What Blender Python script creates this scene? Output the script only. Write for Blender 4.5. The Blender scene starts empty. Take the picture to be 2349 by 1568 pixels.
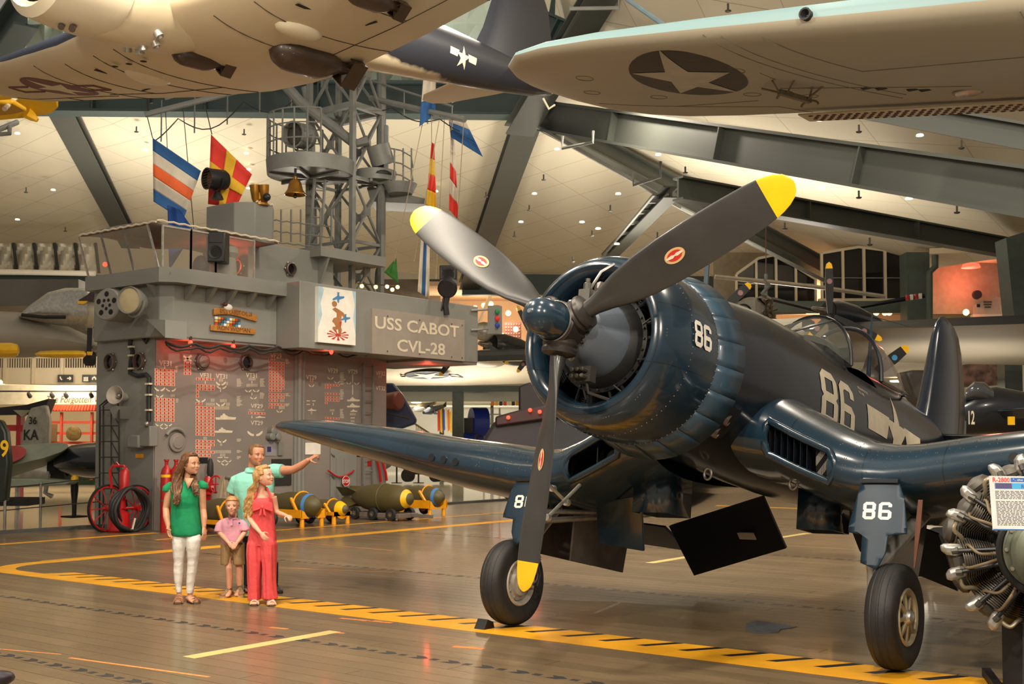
import bpy, bmesh, random
from math import sin, cos, tan, pi, sqrt, atan2, hypot, radians as RD
from mathutils import Vector as V, Matrix as M
random.seed(7)
SC = bpy.context.scene; COL = SC.collection
# ---------------------------------------------------------------- camera, world, lights, exposure
F, CH, HOR, PIT, YAW = 2700.0, 1.75, 1012.0, RD(2.5), RD(37)
cam = bpy.data.objects.new('camera', bpy.data.cameras.new('camera')); COL.objects.link(cam); SC.camera = cam
cam.location = (0, 0, CH); cam.rotation_euler = (RD(90)+PIT, 0, YAW)
cam.data.sensor_width = 36; cam.data.lens = F/2349*36
cam.data.shift_y = (HOR-F*tan(PIT)-784)/2349
cam.data.clip_end = 400
cam.data.dof.use_dof = True; cam.data.dof.focus_distance = 9.6; cam.data.dof.aperture_fstop = 7.0
W = bpy.data.worlds.new('hall_air'); SC.world = W; W.use_nodes = True
W.node_tree.nodes['Background'].inputs[0].default_value = (1, .86, .70, 1)
W.node_tree.nodes['Background'].inputs[1].default_value = .32
SC.view_settings.view_transform = 'Standard'; SC.view_settings.look = 'None'
SC.view_settings.exposure = 0.0; SC.view_settings.gamma = 1; SC.view_settings.use_curve_mapping = False
def ray(u, v):
    c, s = cos(PIT), sin(PIT); X = (u-1174.5)/F; Z = -(v-(HOR-F*tan(PIT)))/F
    Y = c-Z*s; Z = (s+Z*c)/Y; X /= Y
    return V((X*cos(YAW)-sin(YAW), X*sin(YAW)+cos(YAW), Z))
C0 = V((0, 0, CH))
def D(u, v, d): return C0+ray(u, v)*d                     # point at a depth
def FL(u, v, z=0): r = ray(u, v); return C0+r*((z-CH)/r.z)  # on a level plane
def WX(u, v, x): r = ray(u, v); return C0+r*(x/r.x)       # on the plane x
def WY(u, v, y): r = ray(u, v); return C0+r*(y/r.y)
CR = V((cos(YAW), sin(YAW), 0)); CF = V((-sin(YAW), cos(YAW), 0)); ZU = V((0, 0, 1))
def lamp(kind, loc, power, color=(1, .88, .71), size=.5, aim=None, name='hall_lamp', **k):
    l = bpy.data.lights.new(name, kind); l.energy = power; l.color = color
    if kind == 'AREA': l.shape = 'DISK'; l.size = size
    else: l.shadow_soft_size = size
    for a, b in k.items(): setattr(l, a, b)
    o = bpy.data.objects.new(name, l); COL.objects.link(o); o.location = loc
    d = (V(aim)-V(loc)) if aim is not None else V((0, 0, -1))
    o.rotation_euler = d.to_track_quat('-Z', 'Y').to_euler(); return o
for q in ((-2, 2, 9.5), (-9, 5, 10), (-4, 7, 10.5), (-13, 9, 10.5), (-7, 12, 11), (-1, 12, 9.5), (-13, 17, 11), (-6, 20, 11), (2, 18, 10), (-16, 26, 11), (-4, 30, 11)):
    lamp('AREA', q, 430, size=.4)
lamp('AREA', (-9, 7, 9), 420, size=.4, aim=(-15, 15, 2)); lamp('AREA', (-8, 11, 9), 700, size=.4, aim=(-19, 18, 3.5))
for q, p in (((-1, -1, 7), 500), ((3, 3, 6.5), 420), ((-8, 0, 7.5), 420)): lamp('AREA', q, p, size=.5, aim=(-5, 9, 1.8))
for u, v, d, p in ((300, 900, 40, 700), (900, 900, 36, 350), (1450, 900, 38, 500), (1800, 900, 38, 420)):   # uplights on the hangar ceiling
    q = D(u, v, d); q.z = 6.2; lamp('AREA', q, p, (1, .90, .75), 3.0, aim=q+V((0, 0, 1)), name='ceiling_uplight')
for q, t_, p in (((-9.6, 2.6, .3), (-12.5, 11, 7), 190), ((2.6, 8.5, .3), (-3.6, 11, 5.2), 150), ((-23.5, 22, 6.4), (-12.5, 13, 7.4), 260)):   # added unseen fill spots, aimed up to brighten the hung aircraft undersides
    lamp('SPOT', q, p, (1, .90, .76), .3, aim=t_, name='belly_fill_light', spot_size=RD(62), spot_blend=.8)
# ---------------------------------------------------------------- materials
MT = {}
def lin(c): return tuple((x/255/12.92 if x <= 10.3 else ((x/255+.055)/1.055)**2.4) for x in c)
def mat(n, c, r=.5, m=0, var=.12, sc=4, bump=0, coat=0, em=0, alpha=1, wear=None, spec=.5):
    if n in MT: return MT[n]
    t = bpy.data.materials.new(n); t.use_nodes = True; nt = t.node_tree; N = nt.nodes; L = nt.links
    b = N['Principled BSDF']; b.inputs['Roughness'].default_value = r; b.inputs['Metallic'].default_value = m
    b.inputs['Specular IOR Level'].default_value = spec
    b.inputs['Coat Weight'].default_value = coat; b.inputs['Coat Roughness'].default_value = .08
    c = lin(c); tc = N.new('ShaderNodeTexCoord'); nz = N.new('ShaderNodeTexNoise')
    nz.inputs['Scale'].default_value = sc; nz.inputs['Detail'].default_value = 5; L.new(tc.outputs['Object'], nz.inputs[0])
    rp = N.new('ShaderNodeValToRGB'); L.new(nz.outputs[0], rp.inputs[0])
    rp.color_ramp.elements[0].position = .3; rp.color_ramp.elements[1].position = .7
    rp.color_ramp.elements[0].color = (*[x*(1-var) for x in c], 1); rp.color_ramp.elements[1].color = (*[min(1, x*(1+var)) for x in c], 1)
    out = rp.outputs[0]
    if wear:
        n2 = N.new('ShaderNodeTexNoise'); n2.inputs['Scale'].default_value = wear[1]; n2.inputs['Detail'].default_value = 8; n2.inputs['Roughness'].default_value = .75
        L.new(tc.outputs['Object'], n2.inputs[0]); r2 = N.new('ShaderNodeValToRGB'); L.new(n2.outputs[0], r2.inputs[0])
        r2.color_ramp.elements[0].position = wear[2]; r2.color_ramp.elements[1].position = wear[2]+.03
        mx = N.new('ShaderNodeMix'); mx.data_type = 'RGBA'; L.new(r2.outputs[0], mx.inputs[0]); L.new(out, mx.inputs[6]); mx.inputs[7].default_value = (*lin(wear[0]), 1); out = mx.outputs[2]
    L.new(out, b.inputs['Base Color'])
    if bump:
        bp = N.new('ShaderNodeBump'); bp.inputs['Strength'].default_value = bump; bp.inputs['Distance'].default_value = .01
        n3 = N.new('ShaderNodeTexNoise'); n3.inputs['Scale'].default_value = sc*8; L.new(tc.outputs['Object'], n3.inputs[0]); L.new(n3.outputs[0], bp.inputs['Height']); L.new(bp.outputs[0], b.inputs['Normal'])
    if em: b.inputs['Emission Color'].default_value = (*c, 1); b.inputs['Emission Strength'].default_value = em
    if alpha < 1: b.inputs['Alpha'].default_value = alpha
    MT[n] = t; return t
def brick_lines(t, sc, w, h, mortar, col, coord='Object', rot=(0, 0, 0), bump=.3, off=.5):   # seams pressed into a material
    nt = t.node_tree; N = nt.nodes; L = nt.links; b = N['Principled BSDF']
    tc = N.new('ShaderNodeTexCoord'); mp = N.new('ShaderNodeMapping'); mp.inputs['Rotation'].default_value = rot
    L.new(tc.outputs[coord], mp.inputs[0]); bk = N.new('ShaderNodeTexBrick'); L.new(mp.outputs[0], bk.inputs[0])
    bk.offset = off; bk.inputs['Scale'].default_value = sc; bk.inputs['Brick Width'].default_value = w; bk.inputs['Row Height'].default_value = h; bk.inputs['Mortar Size'].default_value = mortar; bk.inputs['Mortar Smooth'].default_value = .1
    old = b.inputs['Base Color'].links[0].from_socket
    mx = N.new('ShaderNodeMix'); mx.data_type = 'RGBA'; L.new(bk.outputs['Fac'], mx.inputs[0]); L.new(old, mx.inputs[6]); mx.inputs[7].default_value = (*lin(col), 1)
    L.new(mx.outputs[2], b.inputs['Base Color'])
    bp = N.new('ShaderNodeBump'); bp.invert = True; bp.inputs['Strength'].default_value = bump; bp.inputs['Distance'].default_value = .005
    L.new(bk.outputs['Fac'], bp.inputs['Height']); L.new(bp.outputs[0], b.inputs['Normal']); return t
def glass(n, tint, a):     # thin sheet glass
    t = mat(n, tint, .05, 0, 0, alpha=a); return t
navy = mat('navy_gloss', (25, 46, 61), .22, 0, .16, 1.2, coat=.6, spec=.5, wear=((88, 96, 98), 9, .735))
navy2 = mat('navy_dark', (24, 30, 38), .26, 0, .2, 3, coat=.5, wear=((70, 74, 78), 14, .74))
black = mat('black_paint', (24, 24, 26), .42, 0, .25, 6, wear=((150, 146, 138), 26, .79))
soot = mat('soot_black', (16, 16, 17), .6, 0, .3, 8)
rubber = mat('rubber', (36, 35, 35), .62, 0, .2, 7, bump=.15)
yel = mat('yellow_tip', (246, 190, 8), .35, 0, .06, 8, coat=.3)
trolley_y = mat('trolley_yellow', (238, 160, 10), .45, 0, .1, 6, wear=((110, 80, 30), 16, .76))
steel = mat('bare_steel', (150, 146, 140), .34, .85, .2, 9)
alu = mat('cast_aluminium', (186, 184, 178), .38, .75, .2, 12)
chrome = mat('chrome', (210, 208, 204), .14, 1, .1, 5)
white = mat('white_paint', (232, 228, 218), .5, 0, .06, 5)
cream = mat('cream_marking', (214, 202, 178), .5, 0, .08, 9)
red = mat('red_paint', (176, 22, 24), .35, 0, .15, 6, coat=.3)
shipg = mat('ship_grey', (128, 128, 122), .55, 0, .08, 1.1, bump=.06, wear=((104, 98, 90), 7, .75))
shipd = mat('ship_grey_worn', (130, 122, 116), .58, 0, .1, .9, bump=.06)
mastg = mat('mast_grey', (116, 118, 114), .5, 0, .12, 3)
girder = mat('girder_grey', (70, 73, 68), .5, 0, .1, .5)
girderd = mat('girder_teal', (62, 78, 78), .5, 0, .12, .4)
olive = mat('olive_drab', (84, 76, 44), .5, 0, .14, 3, wear=((60, 52, 34), 11, .72))
brown = mat('bomb_brown', (62, 46, 34), .4, 0, .2, 5, coat=.25)
belly = mat('belly_white', (226, 214, 188), .42, 0, .06, .8, coat=.2)
wire = mat('cable_dark', (40, 38, 36), .6)
dark = mat('shadow_black', (10, 10, 11), .7)
yw = mat('floor_yellow', (222, 158, 30), .42, 0, .15, 3, wear=((120, 96, 50), 8, .74))
# ---------------------------------------------------------------- mesh builder
def basis(a):
    a = V(a).normalized(); r = V((0, 0, 1)) if abs(a.z) < .9 else V((1, 0, 0)); x = a.cross(r).normalized(); return x, x.cross(a), a
class MB:
    def __init__(s): s.v = []; s.f = []
    def add(s, vs, fs):
        b = len(s.v); s.v += [V(x) for x in vs]; s.f += [[b+i for i in q] for q in fs]; return s
    def box(s, c, d, R=None):
        c = V(c); hx, hy, hz = d[0]/2, d[1]/2, d[2]/2
        vs = [V((a*hx, b*hy, e*hz)) for a in (-1, 1) for b in (-1, 1) for e in (-1, 1)]
        if R is not None: vs = [R @ q for q in vs]
        return s.add([c+q for q in vs], [(0, 1, 3, 2), (4, 6, 7, 5), (0, 4, 5, 1), (2, 3, 7, 6), (0, 2, 6, 4), (1, 5, 7, 3)])
    def bx(s, x0, x1, y0, y1, z0, z1): return s.box(((x0+x1)/2, (y0+y1)/2, (z0+z1)/2), (abs(x1-x0), abs(y1-y0), abs(z1-z0)))
    def bar(s, p, q, w, h=None, up=None):
        p, q = V(p), V(q); h = h or w; a = (q-p).normalized()
        if up is None: x, y, _ = basis(a)
        else: x = a.cross(V(up)).normalized(); y = x.cross(a)
        vs = [c+x*i*w/2+y*j*h/2 for c in (p, q) for i, j in ((-1, -1), (1, -1), (1, 1), (-1, 1))]
        return s.add(vs, [(3, 2, 1, 0), (4, 5, 6, 7)]+[(i, (i+1) % 4, 4+(i+1) % 4, 4+i) for i in range(4)])
    def rings(s, rs, cap=True, closed=False):
        n = len(rs[0]); vs = [p for r in rs for p in r]; fs = []; m = len(rs)
        for k in range(m if closed else m-1):
            for i in range(n): j = (i+1) % n; k2 = (k+1) % m; fs.append((k*n+i, k*n+j, k2*n+j, k2*n+i))
        if cap and not closed: fs += [list(range(n))[::-1], [(m-1)*n+i for i in range(n)]]
        return s.add(vs, fs)
    def tube(s, pts, r, n=8, closed=False, cap=True):
        pts = [V(p) for p in pts]; rs = []; m = len(pts); px = None
        for i, p in enumerate(pts):
            a = (pts[(i+1) % m]-pts[i-1]) if closed else (pts[min(i+1, m-1)]-pts[max(i-1, 0)])
            if a.length < 1e-9: a = V((0, 0, 1))
            a.normalize()
            if px is None: px = basis(a)[0]
            x = px-a*px.dot(a); x = x.normalized() if x.length > 1e-6 else basis(a)[0]; px = x; y = a.cross(x)
            q = r[i] if isinstance(r, (list, tuple)) else r
            rs.append([p+(x*cos(2*pi*k/n)+y*sin(2*pi*k/n))*q for k in range(n)])
        return s.rings(rs, cap, closed)
    def lathe(s, prof, o=(0, 0, 0), ax=(0, 0, 1), n=24, cap=True, closed=False):
        x, y, a = basis(ax); o = V(o)
        return s.rings([[o+a*t+(x*cos(2*pi*k/n)+y*sin(2*pi*k/n))*max(r, 1e-4) for k in range(n)] for t, r in prof], cap, closed)
    def prism(s, pts, e):
        n = len(pts); pts = [V(p) for p in pts]; e = V(e); 
        return s.add(pts+[p+e for p in pts], [list(range(n))[::-1], list(range(n, 2*n))]+[(i, (i+1) % n, n+(i+1) % n, n+i) for i in range(n)])
    def ball(s, c, r, n=14, m=8, sq=(1, 1, 1)):
        c = V(c); rs = [[c+V((sin(pi*k/m)*cos(2*pi*i/n)*r*sq[0], sin(pi*k/m)*sin(2*pi*i/n)*r*sq[1], cos(pi*k/m)*r*sq[2])) for i in range(n)] for k in range(1, m)]
        s.add([c+V((0, 0, r*sq[2]))]+[p for q in rs for p in q]+[c-V((0, 0, r*sq[2]))], [(0, 1+i, 1+(i+1) % n) for i in range(n)]+
              [(1+k*n+i, 1+k*n+(i+1) % n, 1+(k+1)*n+(i+1) % n, 1+(k+1)*n+i) for k in range(m-2) for i in range(n)]+[(1+(m-1)*n, 1+(m-2)*n+(i+1) % n, 1+(m-2)*n+i) for i in range(n)]); return s
    def xf(s, Mx): s.v = [Mx @ q for q in s.v]; return s
    def join(s, o): return s.add(o.v, o.f)
def sheet(mb, fn, nu, nv, cu=False):
    vs = [fn(i/nu, j/nv) for i in range(nu+(0 if cu else 1)) for j in range(nv+1)]; n = nv+1; m = nu if cu else nu+1
    return mb.add(vs, [(i*n+j, ((i+1) % m)*n+j, ((i+1) % m)*n+j+1, i*n+j+1) for i in range(nu) for j in range(nv)])
def cr(pts, k=5):      # a smooth curve through the points
    pts = [V(p) for p in pts]; q = [pts[0]*2-pts[1]]+pts+[pts[-1]*2-pts[-2]]; out = []
    for i in range(1, len(q)-2):
        for j in range(k): t = j/k; a, b, c, d = q[i-1:i+3]; out.append(.5*(2*b+(c-a)*t+(2*a-5*b+4*c-d)*t*t+(3*b-a-3*c+d)*t**3))
    return out+[pts[-1]]
FR = {}
def obj(name, mb, mt, parent=None, label=None, cat=None, group=None, kind=None, ang=35, bev=0, flat=False, norm=True, sub=0, thick=0):
    me = bpy.data.meshes.new(name); off = V((0, 0, 0))
    if parent is None and mb.v:
        lo = [min(q[i] for q in mb.v) for i in range(3)]; hi = [max(q[i] for q in mb.v) for i in range(3)]
        off = V(((lo[0]+hi[0])/2, (lo[1]+hi[1])/2, lo[2]))
    me.from_pydata([q-off for q in mb.v], [], mb.f); me.update()
    if norm:
        b = bmesh.new(); b.from_mesh(me); bmesh.ops.recalc_face_normals(b, faces=b.faces); b.to_mesh(me); b.free()
    me.materials.append(mt)
    if not flat: me.shade_smooth(); me.set_sharp_from_angle(angle=RD(ang))
    o = bpy.data.objects.new(name, me); COL.objects.link(o); o.location = off
    if bev: m_ = o.modifiers.new('b', 'BEVEL'); m_.width = bev; m_.segments = 2; m_.limit_method = 'ANGLE'
    if thick: m_ = o.modifiers.new('t', 'SOLIDIFY'); m_.thickness = thick; m_.offset = 0
    if sub: m_ = o.modifiers.new('s', 'SUBSURF'); m_.levels = m_.render_levels = sub
    if parent is not None:
        o.parent = parent
        if parent.name in FR: o.matrix_parent_inverse = FR[parent.name]
        elif parent.type == 'MESH' and parent.parent is None: o.matrix_parent_inverse = M.Translation(-parent.location)
    if label: o['label'] = label
    if cat: o['category'] = cat
    if group: o['group'] = group
    if kind: o['kind'] = kind
    return o
def thing(name, label, cat, loc=(0, 0, 0), rot=(0, 0, 0), group=None, frame=None, kind=None):
    o = bpy.data.objects.new(name, None); COL.objects.link(o); o.location = loc; o.rotation_euler = rot; o.empty_display_size = .1
    if label: o['label'] = label
    if cat: o['category'] = cat
    if group: o['group'] = group
    if kind: o['kind'] = kind
    mw = M.Translation(V(loc)) @ o.rotation_euler.to_matrix().to_4x4()
    FR[o.name] = mw.inverted() @ (frame or M()); return o
def kids(o): return [c for c in ALL() if c.parent == o]
def ALL(): return list(COL.objects)
def pcopy(c, r):
    i = c.matrix_parent_inverse.copy(); k = c.copy(); COL.objects.link(k); k.parent = r; k.matrix_parent_inverse = i; return k
def dup(root, d, rz=0, label=None):
    r = root.copy(); COL.objects.link(r); r.location = V(root.location)+V(d); r.rotation_euler.z += rz
    if label: r['label'] = label
    FR[r.name] = FR.get(root.name, M())
    for c in kids(root):
        k = pcopy(c, r)
        for g in kids(c): pcopy(g, k)
    return r
def struct(name, mb, mt, parent=None, **k): return obj(name, mb, mt, parent, kind='structure' if parent is None else None, **k)
TXT = {}
def text2d(s, bold=.0, ext=0):
    cu = bpy.data.curves.new('t', 'FONT'); cu.body = s; cu.size = 1; cu.offset = bold; cu.resolution_u = 3; cu.align_x = 'LEFT'
    o = bpy.data.objects.new('t', cu); COL.objects.link(o); me = bpy.data.meshes.new_from_object(o)
    vs = [V(q.co) for q in me.vertices]; fs = [list(p.vertices) for p in me.polygons]
    bpy.data.objects.remove(o); bpy.data.meshes.remove(me); bpy.data.curves.remove(cu); return vs, fs
def text(mb, s, o, ux, uy, h, w=None, bold=0, align='l'):      # letters of cap height h written from o along ux, uy
    vs, fs = text2d(s, bold); o, ux, uy = V(o), V(ux).normalized(), V(uy).normalized()
    xs = [q.x for q in vs]; x0, x1 = min(xs), max(xs); ys = [q.y for q in vs]; y1 = max(max(ys), .6); k = h/.73; kx = (w/(x1-x0)) if w else k
    sh = 0 if align == 'l' else (x1-x0)*kx/(2 if align == 'c' else 1)
    return mb.add([o+ux*((q.x-x0)*kx-sh)+uy*q.y*k for q in vs], fs)
def star2d(r, rot=0): return [(sin(rot+pi*k/5)*r*(1 if k % 2 == 0 else .382), cos(rot+pi*k/5)*r*(1 if k % 2 == 0 else .382)) for k in range(10)]
def grid_clip(poly, st=.08):      # cut a flat 2D polygon into small pieces so that it can follow a curved skin
    b = bmesh.new(); b.faces.new([b.verts.new((x, y, 0)) for x, y in poly])
    bmesh.ops.triangulate(b, faces=b.faces)
    for ax in (0, 1):
        lo = min(q[ax] for q in poly); hi = max(q[ax] for q in poly); c = lo+st
        while c < hi-.003:
            no = V((1, 0, 0)) if ax == 0 else V((0, 1, 0))
            bmesh.ops.bisect_plane(b, geom=b.verts[:]+b.edges[:]+b.faces[:], plane_co=no*c, plane_no=no); c += st
    vs = [q.co.copy() for q in b.verts]; b.verts.index_update(); fs = [[q.index for q in f.verts] for f in b.faces]; b.free(); return vs, fs
def decal(mb, polys, fn, st=.08):
    for p in polys: vs, fs = grid_clip(p, st); mb.add([fn(q.x, q.y) for q in vs], fs)
    return mb
def digit(d, w=.62, t=.17):       # block numerals with cut corners, unit height; outlines as quads
    c = .13; P = []
    def band(a, b): P.append(a+b[::-1])
    if d in '86':
        def loop(y0, y1, skip=None):
            o = [(c, y0), (w-c, y0), (w, y0+c), (w, y1-c), (w-c, y1), (c, y1), (0, y1-c), (0, y0+c)]
            i = [(max(t, min(w-t, x+(t if x < w/2 else -t) if x in (0, w) else (x+.08 if x < w/2 else x-.08))), y0+t if y < y0+c*.5 else (y1-t if y > y1-c*.5 else (max(y0+t, min(y1-t, y))))) for x, y in o]
            for k in range(8):
                if skip and k in skip: continue
                j = (k+1) % 8; P.append([o[k], o[j], i[j], i[k]])
        loop(0, .56)
        if d == '8': loop(.44, 1)
        else:
            P.append([(0, .3), (t, .3), (t, .87), (0, .87)]); P.append([(0, .87), (t, .8), (t+.06, 1-t), (c, 1)]); P.append([(c, 1), (t+.06, 1-t), (w-c-.04, 1-t), (w-c, 1)])
            P.append([(w-c, 1), (w-c-.04, 1-t), (w-t, .83), (w, .87)]); P.append([(w, .87), (w-t, .83), (w-t, .72), (w, .72)])
    return [[(x, y) for x, y in q] for q in P]
# ---------------------------------------------------------------- the setting
pl = mat('deck_planks', (116, 98, 74), .27, 0, .10, 1.5, coat=.15, wear=((150, 112, 78), 3.2, .80))
def plank_nodes(t):
    N, L = t.node_tree.nodes, t.node_tree.links; b = N['Principled BSDF']; g = N.new('ShaderNodeNewGeometry'); sp = N.new('ShaderNodeSeparateXYZ'); L.new(g.outputs['Position'], sp.inputs[0])
    def mth(op, a, bb): q = N.new('ShaderNodeMath'); q.operation = op; (L.new(a, q.inputs[0]) if not isinstance(a, (int, float)) else None); q.inputs[1].default_value = bb; return q.outputs[0]
    row = mth('FLOOR', mth('DIVIDE', sp.outputs[1], .2), 1); cx = N.new('ShaderNodeCombineXYZ'); L.new(row, cx.inputs[0]); L.new(mth('FLOOR', mth('DIVIDE', sp.outputs[0], 4.6), 1), cx.inputs[1])
    wn = N.new('ShaderNodeTexWhiteNoise'); L.new(cx.outputs[0], wn.inputs[0]); hsv = N.new('ShaderNodeHueSaturation'); mr = N.new('ShaderNodeMapRange'); mr.inputs[3].default_value = .82; mr.inputs[4].default_value = 1.12
    L.new(wn.outputs[0], mr.inputs[0]); L.new(mr.outputs[0], hsv.inputs['Value']); old = b.inputs['Base Color'].links[0].from_socket; L.new(old, hsv.inputs['Color'])
    nz = N.new('ShaderNodeTexNoise'); mp = N.new('ShaderNodeMapping'); mp.inputs['Scale'].default_value = (.9, 26, 1); L.new(g.outputs['Position'], mp.inputs[0]); L.new(mp.outputs[0], nz.inputs[0]); nz.inputs['Detail'].default_value = 6
    h2 = N.new('ShaderNodeHueSaturation'); m2 = N.new('ShaderNodeMapRange'); m2.inputs[3].default_value = .72; m2.inputs[4].default_value = 1.28; L.new(nz.outputs[0], m2.inputs[0]); L.new(m2.outputs[0], h2.inputs['Value']); L.new(hsv.outputs[0], h2.inputs['Color']); L.new(h2.outputs[0], b.inputs['Base Color'])
    m3 = N.new('ShaderNodeMapRange'); m3.inputs[3].default_value = .2; m3.inputs[4].default_value = .42; L.new(nz.outputs[0], m3.inputs[0]); L.new(m3.outputs[0], b.inputs['Roughness'])
plank_nodes(pl)
gap = mat('plank_gap', (30, 26, 22), .8)
EDGE = -21.15
floor = struct('floor', MB().bx(EDGE, 16, -8, 62, -.2, -.018), gap)
near = {}; farp = MB(); nrow = 0
for k in range(-40, 310):
    y0 = k*.2; st = (k*1.7) % 4.6
    for j in range(-6, 5):
        x0 = j*4.6+st-1; x1 = x0+4.6; x0 = max(x0, EDGE); x1 = min(x1, 16)
        if x1-x0 < .1: continue
        c = V(((x0+x1)/2, y0+.1, 0)); dep = c.dot(CF); sd = c.dot(CR)
        if 5.2 < dep < 16 and abs(sd) < dep*.44+2.6 and nrow < 286:
            key = round(x1-x0, 2)
            if key not in near:
                o = obj('plank', MB().box((0, 0, 0), (x1-x0-.006, .194, .018)), pl, floor); near[key] = o
            else: o = pcopy(near[key], floor)
            o.location = c-V((0, 0, .009)); nrow += 1
        else: farp.bx(x0+.003, x1-.003, y0+.003, y0+.197, -.018, 0)
obj('planking', farp, pl, floor, kind='stuff', flat=True)
# painted lines on the deck
ln = MB()
YA = 8.93
def strip(mb, x0, x1, y0, y1, z=.0016): mb.bx(x0, x1, y0, y1, 0, z)
strip(ln, -14.9, 2, 8.52, 8.80)
obj('painted_line', ln, yw, floor, 'wide yellow line running under both main wheels')
hb = MB(); hk = MB(); x = -14.4
while x < 1.8:
    hb.prism([(x, 8.80, .0016), (x+.30, 8.80, .0016), (x+.50, 9.12, .0016), (x+.20, 9.12, .0016)], (0, 0, -.0015)); hk.prism([(x+.30, 8.80, .0014), (x+.40, 8.80, .0014), (x+.60, 9.12, .0014), (x+.50, 9.12, .0014)], (0, 0, -.0013)); x += .4
obj('hatch_mark', hb, yw, floor, kind='stuff'); obj('hatch_mark', hk, black, floor, kind='stuff')
def arc_line(mb, c, r0, r1, a0, a1, n=20):
    for i in range(n):
        p, q = a0+(a1-a0)*i/n, a0+(a1-a0)*(i+1)/n
        mb.prism([(c[0]+r*cos(a), c[1]+r*sin(a), .0016) for r, a in ((r0, p), (r1, p), (r1, q), (r0, q))], (0, 0, -.0015))
cb = MB(); arc_line(cb, (-14.9, 9.52), .72, 1.0, -pi/2, -pi, 14); strip(cb, -15.9, -15.62, 9.52, 26)
obj('painted_line', cb, yw, floor, 'yellow line curving round and running aft')
l3 = MB(); l3.bx(-15.98, -15.94, 9.7, 26, 0, .0014); strip(l3, -19.2, -19.0, 4, 14.0); strip(l3, -17.8, -17.7, 13, 24); strip(l3, -21, 4, 29.0, 29.35); obj('painted_line', l3, yw, floor)
dm = mat('faded_cream_paint', (206, 184, 118), .45, 0, .1, 6, wear=((120, 104, 80), 9, .7))
for (a, b, c_, d_) in ((442, 1509, 760, 1446), (1495, 1291, 1612, 1270), (1757, 1238, 1850, 1222)):
    p, q = FL(a, b), FL(c_, d_); m_ = (p.x+q.x)/2; mb = MB(); strip(mb, m_-.075, m_+.075, p.y, q.y); obj('painted_dash', mb, dm, floor)
og = mat('orange_chalk', (206, 126, 66), .7, 0, .2, 20)
sm = MB()
for (a, b, c_, d_, w) in ((780, 1417, 900, 1428, .05), (160, 1508, 480, 1552, .035), (830, 1424, 920, 1421, .02), (1040, 1482, 1110, 1487, .08), (620, 1438, 660, 1442, .05), (740, 1448, 790, 1452, .04), (0, 1488, 140, 1500, .02), (1600, 1268, 1730, 1275, .05), (1255, 1461, 1440, 1480, .015), (700, 1245, 900, 1262, .02), (600, 1300, 900, 1312, .02)):
    p, q = FL(a, b), FL(c_, d_); sm.bar(p+V((0, 0, .0006)), q+V((0, 0, .0006)), w, .0012, up=(0, 0, 1))
obj('chalk_mark', sm, og, floor, kind='stuff')
tie = mat('tie_down_steel', (58, 58, 58), .5, .4, .2, 9)
for yy, xa, xb in ((5.28, -15, 3), (7.25, -16, 3), (11.9, -15, 0), (17.0, -18, -2), (22.5, -18, 0)):     # slotted tie-down strips across the deck
    mb = MB(); x = xa
    while x < xb:
        mb.prism([(x, yy-.05, .001), (x+.10, yy-.05, .001), (x+.17, yy, .001), (x+.10, yy+.05, .001), (x, yy+.05, .001), (x+.05, yy, .001)], (0, 0, -.0009)); mb.bx(x+.2, x+.27, yy-.03, yy+.03, 0, .001); x += .34
    obj('tie_down_slots', mb, tie, floor, kind='stuff')
kerb = mat('kerb_grey', (76, 76, 74), .5)
struct('trim_1', MB().bx(EDGE-.16, EDGE, -8, 62, -.2, .06), kerb)
# glossy hall floor around the deck
tf = mat('hall_tile', (206, 196, 172), .12, 0, .05, .6, coat=.3); brick_lines(tf, 1, .9, .9, .008, (150, 142, 124), off=0)
struct('floor', MB().bx(-95, 60, -30, 130, -.45, -.2), tf)
struct('trim_2', MB().bx(EDGE, EDGE+37, 61.9, 62.06, -.2, .06), kerb)
# ---------------------------------------------------------------- roof: white acoustic panels between deep steel girders
ct = mat('ceiling_tile', (208, 200, 178), .85, 0, .04, .3)
brick_lines(ct, 1, 2.4, 1.2, .012, (170, 158, 132), off=0, bump=.15)
def plate(name, pts, t=.25, m=ct):
    pts = [V(p) for p in pts]; n = (pts[1]-pts[0]).cross(pts[2]-pts[0]).normalized()
    if n.z < 0: n = -n
    return struct(name, MB().prism(pts, n*t), m)
N1, N2 = D(140, 235, 38), D(1215, 262, 38); E1, E2 = D(300, 556, 54), D(1078, 648, 54)
K1, K2, K3 = D(1560, 448, 30), D(1905, 622, 44), D(1700, 660, 52)
plate('ceiling', [N1, N2, E2+V((0, 0, .0)), D(1078, 640, 54), D(300, 560, 54)])
plate('ceiling', [D(-420, 262, 40), N1, D(300, 560, 54), D(-420, 600, 54)])
plate('ceiling', [N2, D(1080, 645, 54), D(1960, 655, 54)])
plate('ceiling', [N2, D(1960, 655, 53.8), D(2320, 560, 44), D(2360, 545, 42), D(2900, 520, 30)])
plate('ceiling', [N2, D(2900, 540, 30), D(3100, -200, 18), D(1500, -500, 24)])
plate('ceiling', [D(1180, -80, 36), D(1215, 262, 38), D(1500, 120, 33), D(1500, -500, 24)])
qm = mat('skylight_quilt', (196, 212, 202), .6, 0, .06, 1); 
def quilt(pa, pb, pc, nu, nv):
    mb = MB(); pa, pb, pc = V(pa), V(pb), V(pc); u, v = (pb-pa)/nu, (pc-pa)/nv; n = u.cross(v).normalized()*.35; n = n if n.z > 0 else -n
    o = thing('skylight', None, None, pa, kind='structure')
    first = None
    for i in range(nu):
        for j in range(nv):
            p = pa+u*i+v*j; q = MB().add([p, p+u, p+u+v, p+v, p+(u+v)/2+n], [(0, 1, 4), (1, 2, 4), (2, 3, 4), (3, 0, 4)])
            obj('panel', q, qm, o, flat=True)
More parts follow.
